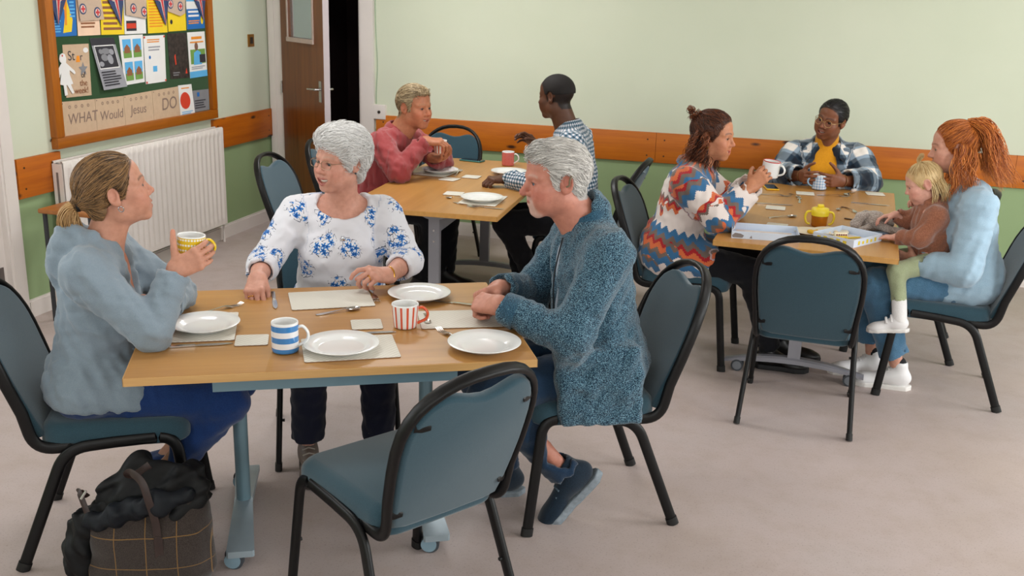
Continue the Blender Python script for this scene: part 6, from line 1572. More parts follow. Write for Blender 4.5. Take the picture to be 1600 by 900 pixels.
# ================================================================== H  red-haired mother
def person_h():
    J = dict(head=(.118, 0, 1.172), neck=(.030, 0, .990), shL=(-.010, .160, .925), shR=(.005, -.160, .930), elL=(.020, .225, .650), wrL=(.222, .135, .640), elR=(.02, -.26, .715), wrR=(.185, -.205, .800), pelvis=(-.045, 0, .555), knL=(.385, .12, .515), knR=(.41, -.10, .515), anL=(.235, .10, .115), anR=(.345, -.05, .115))
    skin = (212, 158, 136)
    g = dict(chest=(.105, .145), belly=(.108, .138), hips=(.13, .168), bust=.058)
    head = dict(rot=(2, -9, 0), hair=(168, 84, 34), hl='f', brow=(130, 80, 50), lipcol=(190, 90, 88), neck=.044, jaw=.93, nose=.98, smile=.2, iris=(90, 110, 90), eye=.0034, blusha=.3)
    hands = dict(L=dict(d=(.75, -.65, .05), n=(-.6, -.75, .1), curl=(18, 28, 18), thumb=(35, 20, 15), s=.95), R=dict(d=(.45, .15, .85), n=(.3, .9, -.2), curl=(40, 60, 35), thumb=(30, 25, 15), s=.95))
    root, J, K = human('red-haired mother in a pale blue sweatshirt with a toddler on her lap', (.86, 5.06), 178, J, head, skin, hands, g, .985, res=.0044, hres=.0042, legs_r=(.066, .046, .046, .034))
    W, fw, lat, up_ = K['W'], K['fw'], K['lat'], K['up']; nk = J['neck']
    trousers(root, J, K, M_jean, .010, .86, (.090, .068, .066, .058), hips=(.124, .160), folds=(.003, .06, 77))
    cuts = [cap(nk+up_*.2+fw*.03, nk-up_*.01+fw*.012, .058, .058, .008, -1)]
    top(root, J, K, 'sweatshirt', M_pale, g, .020, .0095, (.93, .93), .462, (), cuts, (.0036, .085, 71), armr=(.058, .056, .054, .040), lap=.22)
    mh = hair_mat('ginger_hair', (122, 54, 18), (216, 128, 56), .45); ml = hair_mat('bright_ginger_hair', (158, 74, 24), (236, 152, 78), .45); Tt = V3(-.088, 0, .088)
    hr = hair_cap(root, K, mh, 'f', .008, res=.005)
    flow_strands(hr, K, mh, 1700, 19, lambda p: (Tt-p)/np.linalg.norm(Tt-p, axis=1)[:, None], (.05, .11), 8, .005, 'f', .0014, .1)
    R_ = np.random.RandomState(8)
    ring(hr, W(-.086, 0, .090), K['R']@V3(-.6, 0, .8), .017, .006, plain('brown_hair_tie', (70, 36, 20), .8), 'hair_tie')
    for i in range(32):     # high ponytail spilling down over back and shoulder
        y = R_.uniform(-.05, .075); b = R_.uniform(-.02, .03)
        tress(hr, [W(-.080, 0, .085), W(-.105+b, y*.5, .112), W(-.150+b, y, .07), W(-.180+b*1.5, y*1.3, -.03), W(-.195+b*2, y*1.5, -.11), W(-.225+b*2.5-R_.uniform(0, .05), y*1.5, -.18-R_.uniform(0, .05))], 20, [.008, .014, .018, .020, .017, .007], ml if i % 2 else mh, 120+i, .0023, .008, 2.4, 'tress', 20)
    for i in range(16):     # loose hair in front of the near shoulder and beside the face
        y = 1 if i < 11 else -1; a0 = R_.uniform(-.085, .01); z0 = R_.uniform(-.02, .035); x1 = R_.uniform(-.06, .05)
        p0 = W(a0, y*.080, z0); p1 = W(a0+.01, y*.094, z0-.07); p2 = p0+V3(x1*.5, y*.028, -.15); p3 = p0+V3(x1, y*.035, -.215-R_.uniform(0, .06))
        tress(hr, [p0, p1, p2, p3], 13, [.007, .014, .016, .008], ml if i % 2 else mh, 160+i, .0022, .010, 2.0, 'tress', 22)
    ring(root, J['wrR']-unit(J['wrR']-J['elR'])*.0, J['wrR']-J['elR'], .030, .004, M_silver, 'watch')
    for s, a in (('L', (1, .02)), ('R', (1, .25))): 
        shoe(root, 'shoe', J['an'+s]+V3(0, 0, -.012), a, 0, 1.06, M_wshoe, M_wsole, M_wshoe)
        solid('ankle_sock', [cap(J['an'+s]+V3(-.012, 0, -.03), J['an'+s]+V3(-.008, 0, .012), .035, .034, .01)], .005, plain('black_sock', (22, 22, 26), .9), root)
    # bare ankles between jeans and shoes belong to the body mesh
    return K, root
# ================================================================== I  toddler
def person_i():
    J = dict(head=(-.008, 0, 1.004), neck=(-.052, 0, .905), shL=(-.078, .083, .868), shR=(-.050, -.083, .868), elL=(-.020, .125, .765), wrL=(.078, .060, .748), elR=(.020, -.125, .790), wrR=(.085, -.112, .822), pelvis=(-.100, 0, .655), knL=(.066, .165, .610), knR=(.060, -.085, .615), anL=(.028, .205, .415), anR=(.035, -.085, .42))
    J['hipL'] = (-.10, .06, .645); J['hipR'] = (-.10, -.05, .645)
    skin = (220, 168, 150)
    g = dict(chest=(.070, .085), belly=(.082, .090), hips=(.085, .098))
    head = dict(rot=(4, -22, 0), hair=(206, 172, 120), hl='low', brow=(200, 160, 120), browa=.35, lipcol=(206, 110, 104), neck=.036, jaw=.92, nose=.9, child=1, fat=.006, eye=.0034, iris=(90, 110, 130), blush=(226, 130, 118), blusha=.5, ear=1.1, tip=(232, 150, 134))
    hands = dict(L=dict(d=(.95, -.25, -.12), n=(0, 0, -1), curl=(8, 12, 8), thumb=(40, 10, 5), s=.60, fat=1.2, spread=8), R=dict(d=(.95, .05, -.25), n=(0, .2, -1), curl=(20, 35, 20), thumb=(35, 15, 10), s=.60, fat=1.2))
    root, J, K = human('blonde toddler in a brown fleece and sage leggings on the mother\'s lap', (.62, 5.02), 178, J, head, skin, hands, g, .80, res=.0036, hres=.0030, chestskin=False, arms_r=(.030, .026, .025, .018), legs_r=(.042, .032, .030, .024), trunk=-.012)
    W, fw, lat, up_ = K['W'], K['fw'], K['lat'], K['up']; nk = J['neck']
    P = [ell(J['pelvis'], V3(.085, .098, .08), None, .04)]
    for s in 'RL':
        kn, an = J['kn'+s], J['an'+s]; P += [cap(J['hip'+s], kn, .056, .042, .03), cap(kn, kn+(an-kn)*1.05, .040, .031, .02)]+cut_end(kn, an, kn+(an-kn)*.70, .07, .028)
    solid('leggings', P, .006, M_sage, root, wrinkle(.0016, .05, 5))
    Pt = [ell(J['pelvis']*.62+nk*.38, V3(.098, .108, .105), None, .04), ell(J['pelvis']*.30+nk*.70, V3(.082, .096, .085), None, .04), ell(J['pelvis'], V3(.098, .110, .075), None, .04), cap(J['shR'], J['shL'], .045, .045, .04), cap(nk-fw*.035-up_*.005, nk-fw*.05-up_*.04, .050, .055, .03), cap(nk+up_*.012, nk-up_*.03, .052, .06, .02)]
    for s in 'RL': Pt += [cap(J['sh'+s], J['el'+s], .046, .042, .03), cap(J['el'+s], J['el'+s]+(J['wr'+s]-J['el'+s])*1.05, .042, .034, .02)]+cut_end(J['el'+s], J['wr'+s], J['el'+s]+(J['wr'+s]-J['el'+s])*.96, .06, .026)
    Pt += [cap(nk+up_*.15+fw*.02, nk+up_*.02+fw*.012, .044, .042, .006, -1)]
    solid('fleece', Pt, .006, M_fleece, root, wrinkle(.0028, .055, 15))
    mh = hair_mat('blonde_toddler_hair', (176, 138, 84), (238, 214, 164), .5)
    hr = hair_cap(root, K, mh, 'low', .003, res=.0042); Tt = V3(-.02, 0, .125)
    flow_strands(hr, K, mh, 1000, 21, lambda p: (Tt-p)*(p[:, 2:3] > .035)*10+V3(-.3, 0, -1.0)*(p[:, 2:3] <= .035), (.04, .08), 7, .004, 'low', .0013, .1)
    tress(hr, [W(-.015, 0, .112), W(-.012, 0, .135), W(-.03, .006, .155), W(-.045, .012, .150)], 60, [.006, .010, .014, .008], mh, 23, .0017, .002, 1, 'top_tuft', 12)
    R_ = np.random.RandomState(4)
    for i in range(14):
        y = 1 if i % 2 else -1; a0 = -.03-R_.uniform(0, .07); p0 = W(a0, y*.072*math.sqrt(max(.1, 1-((a0+.014)/.10)**2)), .0); tress(hr, [p0, W(a0-.004, y*.082, -.06), W(a0+R_.uniform(-.01, .03), y*.075, -.13)], 14, [.008, .012, .006], mh, 200+i, .0018, .002, 1, 'lock', 12)
    for s in 'RL':
        kn, an = J['kn'+s], J['an'+s]
        solid('sock', [cap(kn+(an-kn)*.70, an+V3(.0, 0, -.02), .034, .033, .02)], .005, M_sock, root)
        so = shoe(root, 'shoe', an+V3(.010, 0, -.012), (1, -.05), 8, .70, M_wshoe, M_wsole)
        for i in range(2): MB().tube(spline([an+V3(.034+.022*i, -.024, -.034-.008*i), an+V3(.038+.022*i, 0, -.008-.013*i), an+V3(.034+.022*i, .024, -.034-.008*i)], 4), .006, 6).build('strap', M_wshoe, so)
    return K, root
PEOPLE = dict(a=person_a, b=person_b, c=person_c, d=person_d, e=person_e, f=person_f, g=person_g, h=person_h, i=person_i)
KK = {}
for _k in 'abcdefghi': KK[_k] = PEOPLE[_k]()
# ------------------------------------------------------------------ tableware
M_china = plain('white_china', (234, 234, 232), .18, var=.01, coat=.3)
M_matw = None
def weave_mat(name, c1, c2):
    m, nt, b = newmat(name); v = coords(nt, scale=(1, 1, 1))
    ck = nd(nt, 'ShaderNodeTexChecker'); ck.inputs['Scale'].default_value = 110; nt.links.new(v, ck.inputs['Vector']); ck.inputs['Color1'].default_value = lin(c1); ck.inputs['Color2'].default_value = lin(c2)
    nt.links.new(ck.outputs['Color'], b.inputs['Base Color']); b.inputs['Roughness'].default_value = .55; bump(nt, b, ck.outputs['Fac'], .15, .001); return m
M_mat = weave_mat('cream_embossed_mat', (222, 218, 206), (208, 203, 190)); M_matedge = plain('mat_brown_edge', (120, 84, 60), .7)
M_steel = plain('cutlery_steel', (196, 194, 190), .16, 1.0, var=.02)
def place_mat(label, q, cat='placemat', name='placemat', group='cream place mats', size=None, z=TZ):
    q = np.array(q, float); c = q.mean(0); e = (q[1]-q[0])+(q[2]-q[3]); a = math.atan2(e[1], e[0]); w = (np.linalg.norm(q[1]-q[0])+np.linalg.norm(q[2]-q[3]))/2; d = (np.linalg.norm(q[3]-q[0])+np.linalg.norm(q[2]-q[1]))/2
    if size: w, d = size
    r = thing(name, label, cat, (c[0], c[1], z), a, group)
    MB().pad(rrect(-w/2, w/2, -d/2, d/2, .008, 4), .0002, .0022, .0003, 1).build('backing', M_matedge, r)
    MB().pad(rrect(-w/2, w/2, -d/2, d/2, .008, 4), .0022, .0040, .0006, 2).build('top_face', M_mat, r)
    return r
def coaster(label, q): return place_mat(label, q, 'coaster', 'coaster', 'cream coasters', (.102, .102))
def plate(label, x, y, r=.117, z=TZ, group='white dinner plates'):
    t = thing('dinner_plate', label, 'plate', (x, y, z), 0, group)
    pr = [(0, .003), (r*.52, .003), (r*.56, .0), (r*.60, .0), (r*.66, .006), (r*.98, .021), (r, .0225), (r*.985, .0245), (r*.70, .0125), (r*.63, .0075), (r*.58, .0062), (0, .0060)]
    MB().lathe(pr, 48).build('dish', M_china, t, angle=0); return t
def stripe_mat(name, kind, c1, c2, n=9, H=.09, d=.5):
    m, nt, b = newmat(name); tc = nd(nt, 'ShaderNodeTexCoord'); sp = nd(nt, 'ShaderNodeSeparateXYZ'); nt.links.new(tc.outputs['Object'], sp.inputs[0])
    an = math_(nt, 'DIVIDE', math_(nt, 'ARCTAN2', sp.outputs['Y'], sp.outputs['X']), 2*PI)
    if kind == 'h': f = math_(nt, 'LESS_THAN', math_(nt, 'FRACT', math_(nt, 'MULTIPLY', math_(nt, 'DIVIDE', sp.outputs['Z'], H), n)), d)
    elif kind == 'v': f = math_(nt, 'LESS_THAN', math_(nt, 'FRACT', math_(nt, 'MULTIPLY', an, float(n))), d)
    elif kind == 'c':
        a = math_(nt, 'LESS_THAN', math_(nt, 'FRACT', math_(nt, 'MULTIPLY', an, float(n))), d); z = math_(nt, 'LESS_THAN', math_(nt, 'FRACT', math_(nt, 'DIVIDE', sp.outputs['Z'], .26/n)), d); f = math_(nt, 'MULTIPLY', math_(nt, 'ADD', a, z), .5)
    else:
        u = math_(nt, 'SUBTRACT', math_(nt, 'FRACT', math_(nt, 'MULTIPLY', an, float(n))), .5); v = math_(nt, 'SUBTRACT', math_(nt, 'FRACT', math_(nt, 'DIVIDE', math_(nt, 'ADD', sp.outputs['Z'], .004), .0165)), .5)
        du = math_(nt, 'MULTIPLY', u, .27/n); dv = math_(nt, 'MULTIPLY', v, .0165); f = math_(nt, 'LESS_THAN', math_(nt, 'SQRT', math_(nt, 'ADD', math_(nt, 'MULTIPLY', du, du), math_(nt, 'MULTIPLY', dv, dv))), .0034)
    nt.links.new(mix(nt, f, c2, c1), b.inputs['Base Color']); b.inputs['Roughness'].default_value = .18; b.inputs['Coat Weight'].default_value = .3
    return m
def mug(label, loc, rz, r, H, mat_, mh, mi=None, taper=1.0, tilt=(0, 0), rim=None, group='mugs'):
    t = thing('mug', label, 'mug', loc, rz, group); t.rotation_euler = (tilt[0], tilt[1], rz)
    r0 = r*taper
    MB().lathe([(0, .0015), (r0*.86, .0015), (r0*.97, .004), (r0, .010), (r, H-.004)], 40).build('body', mat_, t, angle=0)
    MB().lathe([(r, H-.004), (r-.0008, H), (r-.003, H+.0003), (r-.0048, H-.002)], 40).build('rim', rim or mi or M_china, t, angle=0)
    MB().lathe([(r-.0048, H-.002), (r0-.005, .012), (r0*.8, .007), (0, .0065)], 40).build('inside', mi or M_china, t, angle=0)
    hx = r*.985; P = spline([(hx-.004, 0, H*.80), (hx+.014, 0, H*.83), (hx+.029, 0, H*.62), (hx+.024, 0, H*.36), (hx-.004, 0, H*.18)], 7)
    MB().tube(P, 1, sec=[(.0075*math.cos(2*PI*i/10), .0046*math.sin(2*PI*i/10)) for i in range(10)], up=(0, 1, 0)).build('handle', mh, t); return t
def cutlery(kind, label, a, b, z=TZ, group=None, flip=False, mat_=None):
    """laid from handle end a to tip b"""
    a = V3(a[0], a[1]); b = V3(b[0], b[1]); d = b-a; L = {'knife': .205, 'fork': .190, 'spoon': .165, 'teaspoon': .135}[kind]; rz = math.atan2(d[1], d[0]); c = (a+b)/2; m = mat_ or M_steel
    t = thing(kind if kind != 'teaspoon' else 'teaspoon', label, kind, (c[0], c[1], z), rz, group)
    def prof(ws, zs, x0, x1, n=14, th=.0020):
        V = []
        for i in range(n+1):
            s = i/n; x = x0+(x1-x0)*s; w = np.interp(s, *ws); zz = np.interp(s, *zs)
            for y, e in ((-w, 0), (w, 0), (w, th), (-w, th)): V.append((x, y, zz+e))
        F = []
        for i in range(n):
            for j in range(4): F.append((i*4+j, i*4+(j+1) % 4, i*4+4+(j+1) % 4, i*4+4+j))
        return V, F+[(3, 2, 1, 0), (n*4, n*4+1, n*4+2, n*4+3)]
    h = L/2
    if kind == 'knife':
        MB().add(*prof(([0, .1, .8, 1], [.005, .0075, .0058, .0055]), ([0, 1], [.001, .001]), -h, -h+L*.45, 8, .0045)).build('handle', m, t)
        V, F = prof(([0, .15, .6, .85, 1], [.0045, .008, .0085, .0070, .0015]), ([0, 1], [.002, .002]), -h+L*.45, h, 14, .0013); MB().add(V, F).build('blade', m, t)
    elif kind == 'fork':
        MB().add(*prof(([0, .1, .7, 1], [.0065, .0075, .0030, .0032]), ([0, .5, 1], [.001, .004, .009]), -h, h-.075)).build('handle', m, t)
        MB().add(*prof(([0, .5, 1], [.0032, .0105, .0118]), ([0, 1], [.009, .003]), h-.075, h-.045, 8)).build('neck', m, t)
        for k in range(4):
            y = -.0096+.0064*k; MB().tube([(h-.046, y, .0035), (h-.02, y, .0025), (h, y*.95, .010)], .0014, 6).build('tine', m, t)
    else:
        MB().add(*prof(([0, .1, .8, 1], [.006, .007, .0026, .003]), ([0, .5, 1], [.001, .004, .009]), -h, h-.05)).build('handle', m, t)
        sb = 1.0 if kind == 'spoon' else .72; rx, ry = .027*sb, .0175*sb; V = []; n = 20; cx = h-rx-.002
        for k, dd in ((1.0, 0.), (.75, -.0035), (.4, -.006), (0.02, -.0068)):
            for i in range(n): V.append((cx+rx*k*math.cos(2*PI*i/n), ry*k*math.sin(2*PI*i/n), .0085+dd))
        F = [(j*n+i, j*n+(i+1) % n, (j+1)*n+(i+1) % n, (j+1)*n+i) for j in range(3) for i in range(n)]+[tuple(range(3*n, 4*n))]
        F2 = [tuple(4*n+x for x in reversed(f)) for f in F]; V2 = [(x, y, zz-.0014) for x, y, zz in V]; F += F2+[(i, i+4*n, (i+1) % n+4*n, (i+1) % n) for i in range(n)]
        MB().add(V+V2, F).build('bowl', m, t)
    return t
G1 = 'cutlery on the front table'; G2 = 'cutlery on the corner table'; G3 = 'cutlery on the right-hand table'
# --- front table
place_mat('place mat under the plate by the ponytailed woman', [(-1.777, 2.604), (-1.637, 2.677), (-1.772, 2.940), (-1.912, 2.868)], size=(.205, .29))
place_mat('empty place mat in front of the white-haired woman', [(-1.699, 3.217), (-1.448, 3.368), (-1.351, 3.179), (-1.599, 3.03)], size=(.29, .213))
place_mat('place mat under the plate at the near edge of the front table', [(-1.426, 2.773), (-1.169, 2.916), (-1.073, 2.724), (-1.326, 2.577)], size=(.29, .213))
place_mat('place mat under the old man\'s clasped hands', [(-1.165, 3.241), (-1.034, 2.969), (-.866, 3.055), (-.99, 3.32)], size=(.19, .29))
plate('plate beside the ponytailed woman\'s elbow', -1.762, 2.757, .112, TZ+.0042); plate('plate at the near edge of the front table by the blue striped mug', -1.267, 2.724, .117, TZ+.0042)
plate('plate at the far edge of the front table by the white-haired woman\'s hand', -1.239, 3.338, .115); plate('plate nearest the old man, at the front table corner', -.858, 2.900, .117)
coaster('coaster left of the blue striped mug', [(-1.586, 2.636), (-1.634, 2.734), (-1.549, 2.786), (-1.497, 2.681)]); coaster('coaster left of the red striped mug', [(-1.365, 3.003), (-1.27, 3.053), (-1.22, 2.956), (-1.315, 2.907)])
cutlery('knife', 'knife in front of the ponytailed woman\'s mat', (-1.764, 2.571), (-1.627, 2.652), group=G1); cutlery('fork', 'fork behind the ponytailed woman\'s plate', (-1.870, 2.875), (-1.789, 3.029), group=G1)
cutlery('knife', 'knife left of the empty place mat', (-1.753, 3.196), (-1.660, 3.04), group=G1); cutlery('spoon', 'spoon lying in front of the empty place mat', (-1.502, 3.004), (-1.373, 3.146), group=G1)
cutlery('fork', 'fork beside the white-haired woman\'s left hand', (-1.448, 3.373), (-1.358, 3.225), group=G1); cutlery('knife', 'knife behind the plate at the near edge', (-1.32, 2.866), (-1.206, 2.926), group=G1)
cutlery('teaspoon', 'teaspoon right of the red striped mug', (-1.161, 3.178), (-1.098, 3.044), group=G1); cutlery('fork', 'fork half under the old man\'s plate', (-.92, 2.905), (-1.038, 3.002), group=G1); cutlery('knife', 'knife beside the old man\'s hands', (-1.03, 3.31), (-1.19, 3.315), group=G1)
mug('mug with broad blue and white hoops', (-1.424, 2.660, TZ), math.radians(20), .0415, .097, stripe_mat('blue_hoops', 'h', (64, 132, 196), (236, 236, 238), 2.72, .097, .5), M_china)
mug('mug with red vertical stripes and an orange handle', (-1.165, 3.005, TZ), math.radians(20), .0455, .083, stripe_mat('red_stripes', 'v', (214, 92, 66), (238, 236, 234), 13, .08, .36), plain('orange_glaze', (222, 92, 54), .2), taper=.86)
_rt = lambda k, p: (KK[k][1].matrix_basis @ Vector(p))
bpy.context.view_layer.update()
_p = _rt('a', (.302, -.052, .957)); mug('yellow mug with white dots held by the ponytailed woman', tuple(_p), math.radians(22), .0440, .080, stripe_mat('yellow_dots', 'd', (238, 238, 226), (226, 190, 36), 30), plain('yellow_glaze', (228, 192, 40), .2), tilt=(0, .06))
# --- corner table
G4 = 'settings on the corner table'
place_mat('mat under the red-shirted man\'s plate', [(-2.165, 5.743), (-1.947, 5.717), (-1.957, 6.0), (-2.162, 6.014)], size=(.21, .29)); place_mat('mat at the near end of the corner table', [(-1.641, 4.997), (-1.43, 5.004), (-1.463, 5.30), (-1.668, 5.29)], size=(.21, .29))
plate('plate in front of the man in the red shirt', -2.04, 5.855, .113, TZ+.0042); plate('plate at the near end of the corner table', -1.548, 5.125, .115, TZ+.0042); plate('plate behind the checked sleeve on the corner table', -1.641, 6.00, .113)
coaster('coaster near the middle of the corner table', [(-1.966, 5.618), (-1.866, 5.603), (-1.867, 5.721), (-1.963, 5.731)]); coaster('coaster beside the near plate of the corner table', [(-1.796, 5.195), (-1.695, 5.199), (-1.709, 5.322), (-1.804, 5.309)]); coaster('coaster by the knuckles of the man in the checked shirt', [(-1.87, 5.75), (-1.77, 5.75), (-1.77, 5.85), (-1.87, 5.85)])
cutlery('fork', 'fork right of the red-shirted man\'s plate', (-1.925, 5.80), (-1.955, 6.0), group=G2); cutlery('teaspoon', 'teaspoon at the near plate of the corner table', (-1.64, 5.17), (-1.745, 5.12), group=G2); cutlery('fork', 'fork at the near mat of the corner table', (-1.66, 5.02), (-1.53, 4.94), group=G2); cutlery('knife', 'knife at the near end of the corner table', (-1.56, 4.972), (-1.40, 4.962), group=G2)
def phone(label, loc, rz, c, name='phone'):
    t = thing('phone', label, 'phone', loc, rz); MB().rbox(-.038, .038, -.078, .078, 0, .010, .004).build('case', c, t)
    MB().pad(rrect(-.034, .034, -.073, .073, .006, 3), .0100, .0106, .0002, 1).build('screen', plain('phone_glass', (18, 20, 26), .08), t); return t
phone('phone in a green-blue case on the corner table', (-2.0, 6.38, TZ), math.radians(78), plain('teal_case', (60, 120, 116), .4))
mug('mug with a fine red check on the corner table', (-1.735, 6.31, TZ), math.radians(8), .040, .092, stripe_mat('red_check', 'c', (198, 66, 66), (226, 150, 142), 30, .09, .6), M_china)
_p = _rt('d', (.420, -.015, .862)); mug('red and white striped cup held by the man in the red shirt', tuple(_p), math.radians(150), .041, .080, stripe_mat('red_stripes_b', 'v', (206, 84, 60), (238, 234, 230), 12, .08, .4), plain('orange_glaze', (222, 92, 54), .2), taper=.84)
# --- right-hand table
for lab, q in (('coaster in front of the patterned jacket, farther of two', [(-.069, 5.648), (.034, 5.644), (.015, 5.519), (-.087, 5.519)]), ('coaster before the plaid jacket', [(.072, 6.145), (.182, 6.151), (.183, 6.046), (.079, 6.042)]), ('coaster at the far right corner of the right-hand table', [(.474, 6.312), (.581, 6.316), (.58, 6.209), (.473, 6.195)]), ('coaster just behind the white game tray', [(-.054, 5.186), (.052, 5.178), (.032, 5.067), (-.07, 5.08)])): coaster(lab, q)
for kd, lab, a, b in (('knife', 'knife beside the farther coaster of the patterned jacket', (-.138, 5.674), (.06, 5.696)), ('fork', 'fork beyond the knife near the yellow phone', (-.13, 5.963), (.045, 5.959)), ('teaspoon', 'teaspoon crossing in the middle of the far half of the table', (.043, 6.055), (.097, 5.934)), ('teaspoon', 'upright teaspoon in the middle of the table', (.098, 5.79), (.097, 5.91)), ('knife', 'knife beyond the soft rabbit', (.382, 5.912), (.577, 5.909)), ('fork', 'fork in front of the hands of the woman in plaid', (.215, 6.075), (.36, 6.096)), ('spoon', 'spoon right of the plaid woman\'s mug', (.416, 6.286), (.35, 6.12)), ('spoon', 'spoon between the game tray and the patterned sleeve', (-.061, 5.304), (.092, 5.396)), ('fork', 'fork peeping out behind the rabbit', (.34, 5.76), (.40, 5.60))): cutlery(kd, lab, a, b, group=G3)
cutlery('teaspoon', 'teaspoon standing alone near the table centre', (.325, 5.76), (.300, 5.66), group=G3)
cutlery('knife', 'dark wooden handled knife left of the rabbit', (.335, 5.44), (.50, 5.36), group=G3, mat_=plain('dark_wood_handle', (70, 44, 28), .5))
phone('phone in a yellow case near the plaid sleeve', (-.070, 6.20, TZ), math.radians(12), plain('yellow_case', (220, 170, 30), .4))
def sippy():
    t = thing('sippy_cup', 'two-handled toddler cup with a yellow lid and amber juice', 'cup', (.192, 5.205, TZ), math.radians(8))
    MB().lathe([(0, .001), (.034, .001), (.038, .006), (.041, .068)], 32).build('beaker', plain('amber_juice', (190, 112, 26), .15, trans=.25), t, angle=0)
    y = plain('yellow_plastic', (232, 206, 44), .35)
    MB().lathe([(.043, .056), (.044, .072), (.041, .092), (.020, .098), (0, .098)], 32).build('lid', y, t, angle=0)
    MB().rbox(-.016, .016, -.010, .010, .096, .112, .006).build('spout', y, t)
    for s in (-1, 1): MB().tube(spline([(s*.040, 0, .074), (s*.062, 0, .070), (s*.070, 0, .045), (s*.062, 0, .018), (s*.046, 0, .010)], 6), .0058, 8).build('handle', y, t)
sippy()
M_pp = plain('pale_paper_plate', (232, 220, 196), .6)
def paper_plate(label, x, y, z, foods):
    t = thing('paper_plate', label, 'paper plate', (x, y, z)); MB().lathe([(0, 0), (.055, 0), (.078, .010), (.085, .012), (.083, .014), (.056, .003), (0, .003)], 32).build('dish', M_pp, t, angle=0); return t
paper_plate('paper plate with yellow cake behind the empty chair back', .150, 5.02, TZ, 1); paper_plate('paper plate with crumbs beside the tray of cards', .245, 5.045, TZ+.004, 0)
R5 = random.Random(3)
for i in range(4):
    o = solid('cake_piece', [ell((0, 0, 0), (.015+.004*R5.random(), .012, .009), None, .005), boxp((0, 0, -.017), (.04, .04, .01), None, 0, .002, -1)], .003, plain('yellow_cake', (226, 176, 40), .8, var=.2, vs=200), None, wrinkle(.0012, .012, i))
    o.location = (.150+R5.uniform(-.035, .03), 5.02+R5.uniform(-.02, .03), TZ+.010); tag(o, 'piece of yellow cake on the paper plate', 'cake', 'pieces of cake on the paper plate')
for i in range(6):
    o = solid('biscuit_piece', [ell((0, 0, 0), (.016, .012, .006), None, .005), boxp((0, 0, -.0145), (.04, .04, .01), None, 0, .002, -1)], .003, plain('pale_biscuit', (232, 208, 172), .8, var=.15, vs=150), None, wrinkle(.001, .012, 20+i))
    o.location = (.245+R5.uniform(-.035, .035), 5.045+R5.uniform(-.03, .03), TZ+.0125); o.rotation_euler = (0, 0, R5.uniform(0, 3)); tag(o, 'piece of pale biscuit on the second paper plate', 'biscuit', 'biscuit pieces on the paper plate')
M_tray = plain('white_blue_card', (206, 218, 234), .5, var=.02); M_yt = plain('yellow_lettering', (216, 196, 60), .6); M_rab = plain('grey_animal_print', (128, 120, 118), .7)
def tray(label, loc, rz, w, d, h, lettering):
    t = thing('game_tray', label, 'box', loc, rz); th = .003
    MB().box(-w/2, w/2, -d/2, d/2, 0, th).build('base', M_tray, t, smooth=False)
    for n, (a, b, c, e) in enumerate(((-w/2, w/2, -d/2, -d/2+th), (-w/2, w/2, d/2-th, d/2), (-w/2, -w/2+th, -d/2+th, d/2-th), (w/2-th, w/2, -d/2+th, d/2-th))): MB().box(a, b, c, e, th, h).build('side_wall', M_tray, t, smooth=False)
    MB().box(-w*.42, w*.42, -d*.40, d*.40, th, th+.0006).build('printed_panel', plain('tray_print', (218, 206, 196), .6), t, smooth=False)
    return t
t = tray('long white game tray with a grey animal printed on its edge', (-.062, 4.88, TZ), math.radians(4), .31, .20, .034, 1)
MB().add([(-.150, -.1005, .004), (-.105, -.1005, .004), (-.098, -.1005, .016), (-.115, -.1005, .024), (-.140, -.1005, .026), (-.153, -.1005, .014)], [(0, 1, 2, 3, 4, 5)]).build('animal_print', M_rab, t, smooth=False)
MB().add([(-.072, -.1005, .004), (-.060, -.1005, .004), (-.064, -.1005, .018)], [(0, 1, 2)]).build('animal_print', M_rab, t, smooth=False)
MB().box(-.02, .02, -.02, .0, .0036, .010).build('red_game_piece', plain('red_card', (196, 70, 50), .6), t, smooth=False); MB().box(-.13, .06, -.04, -.028, .0036, .0044).build('printed_path', plain('orange_path', (226, 160, 110), .6), t, smooth=False)
t = tray('white game tray with yellow lettering holding a toy bus', (.318, 4.940, TZ), math.radians(-34), .215, .245, .036, 1)
for k in range(5):
    MB().box(.1076, .1080, -.085+.035*k, -.068+.035*k, .008, .026-.004*(k % 2)).build('letter_block', M_yt, t, smooth=False); MB().box(-.085+.034*k, -.066+.034*k, -.1230, -.1226, .008, .024+.003*(k % 2)).build('letter_block', M_yt, t, smooth=False)
def bus():
    t = thing('toy_bus', 'tiny yellow toy bus standing in the game tray', 'toy bus', (.285, 4.915, TZ+.004), math.radians(18)); y = plain('toy_yellow', (230, 196, 30), .35)
    MB().rbox(-.032, .032, -.013, .013, .005, .020, .004).build('body', y, t); MB().rbox(-.031, .030, -.012, .012, .0195, .034, .004).build('cabin', plain('toy_cream', (240, 226, 190), .4), t)
    for k in range(5): 
        for s in (-1, 1): MB().box(-.026+.011*k, -.018+.011*k, s*.0122-.0004, s*.0122+.0004, .022, .030).build('window', plain('toy_window', (120, 60, 50), .3), t, smooth=False)
    for x in (-.02, .02):
        for s in (-1, 1): MB().disc((x, s*.012, .006), .006, (0, 1, 0), .005, 12).build('wheel', M_rubber, t)
bus()
o = MB().tube([(-.045, 0, .004), (.038, 0, .004), (.046, 0, .004)], .0038, 6, radii=[1, 1, .15]).build('pencil', plain('yellow_pencil', (226, 196, 40), .4)); o.location = (.345, 4.965, TZ+.004); o.rotation_euler = (0, 0, math.radians(35)); tag(o, 'yellow pencil lying in the game tray', 'pencil')
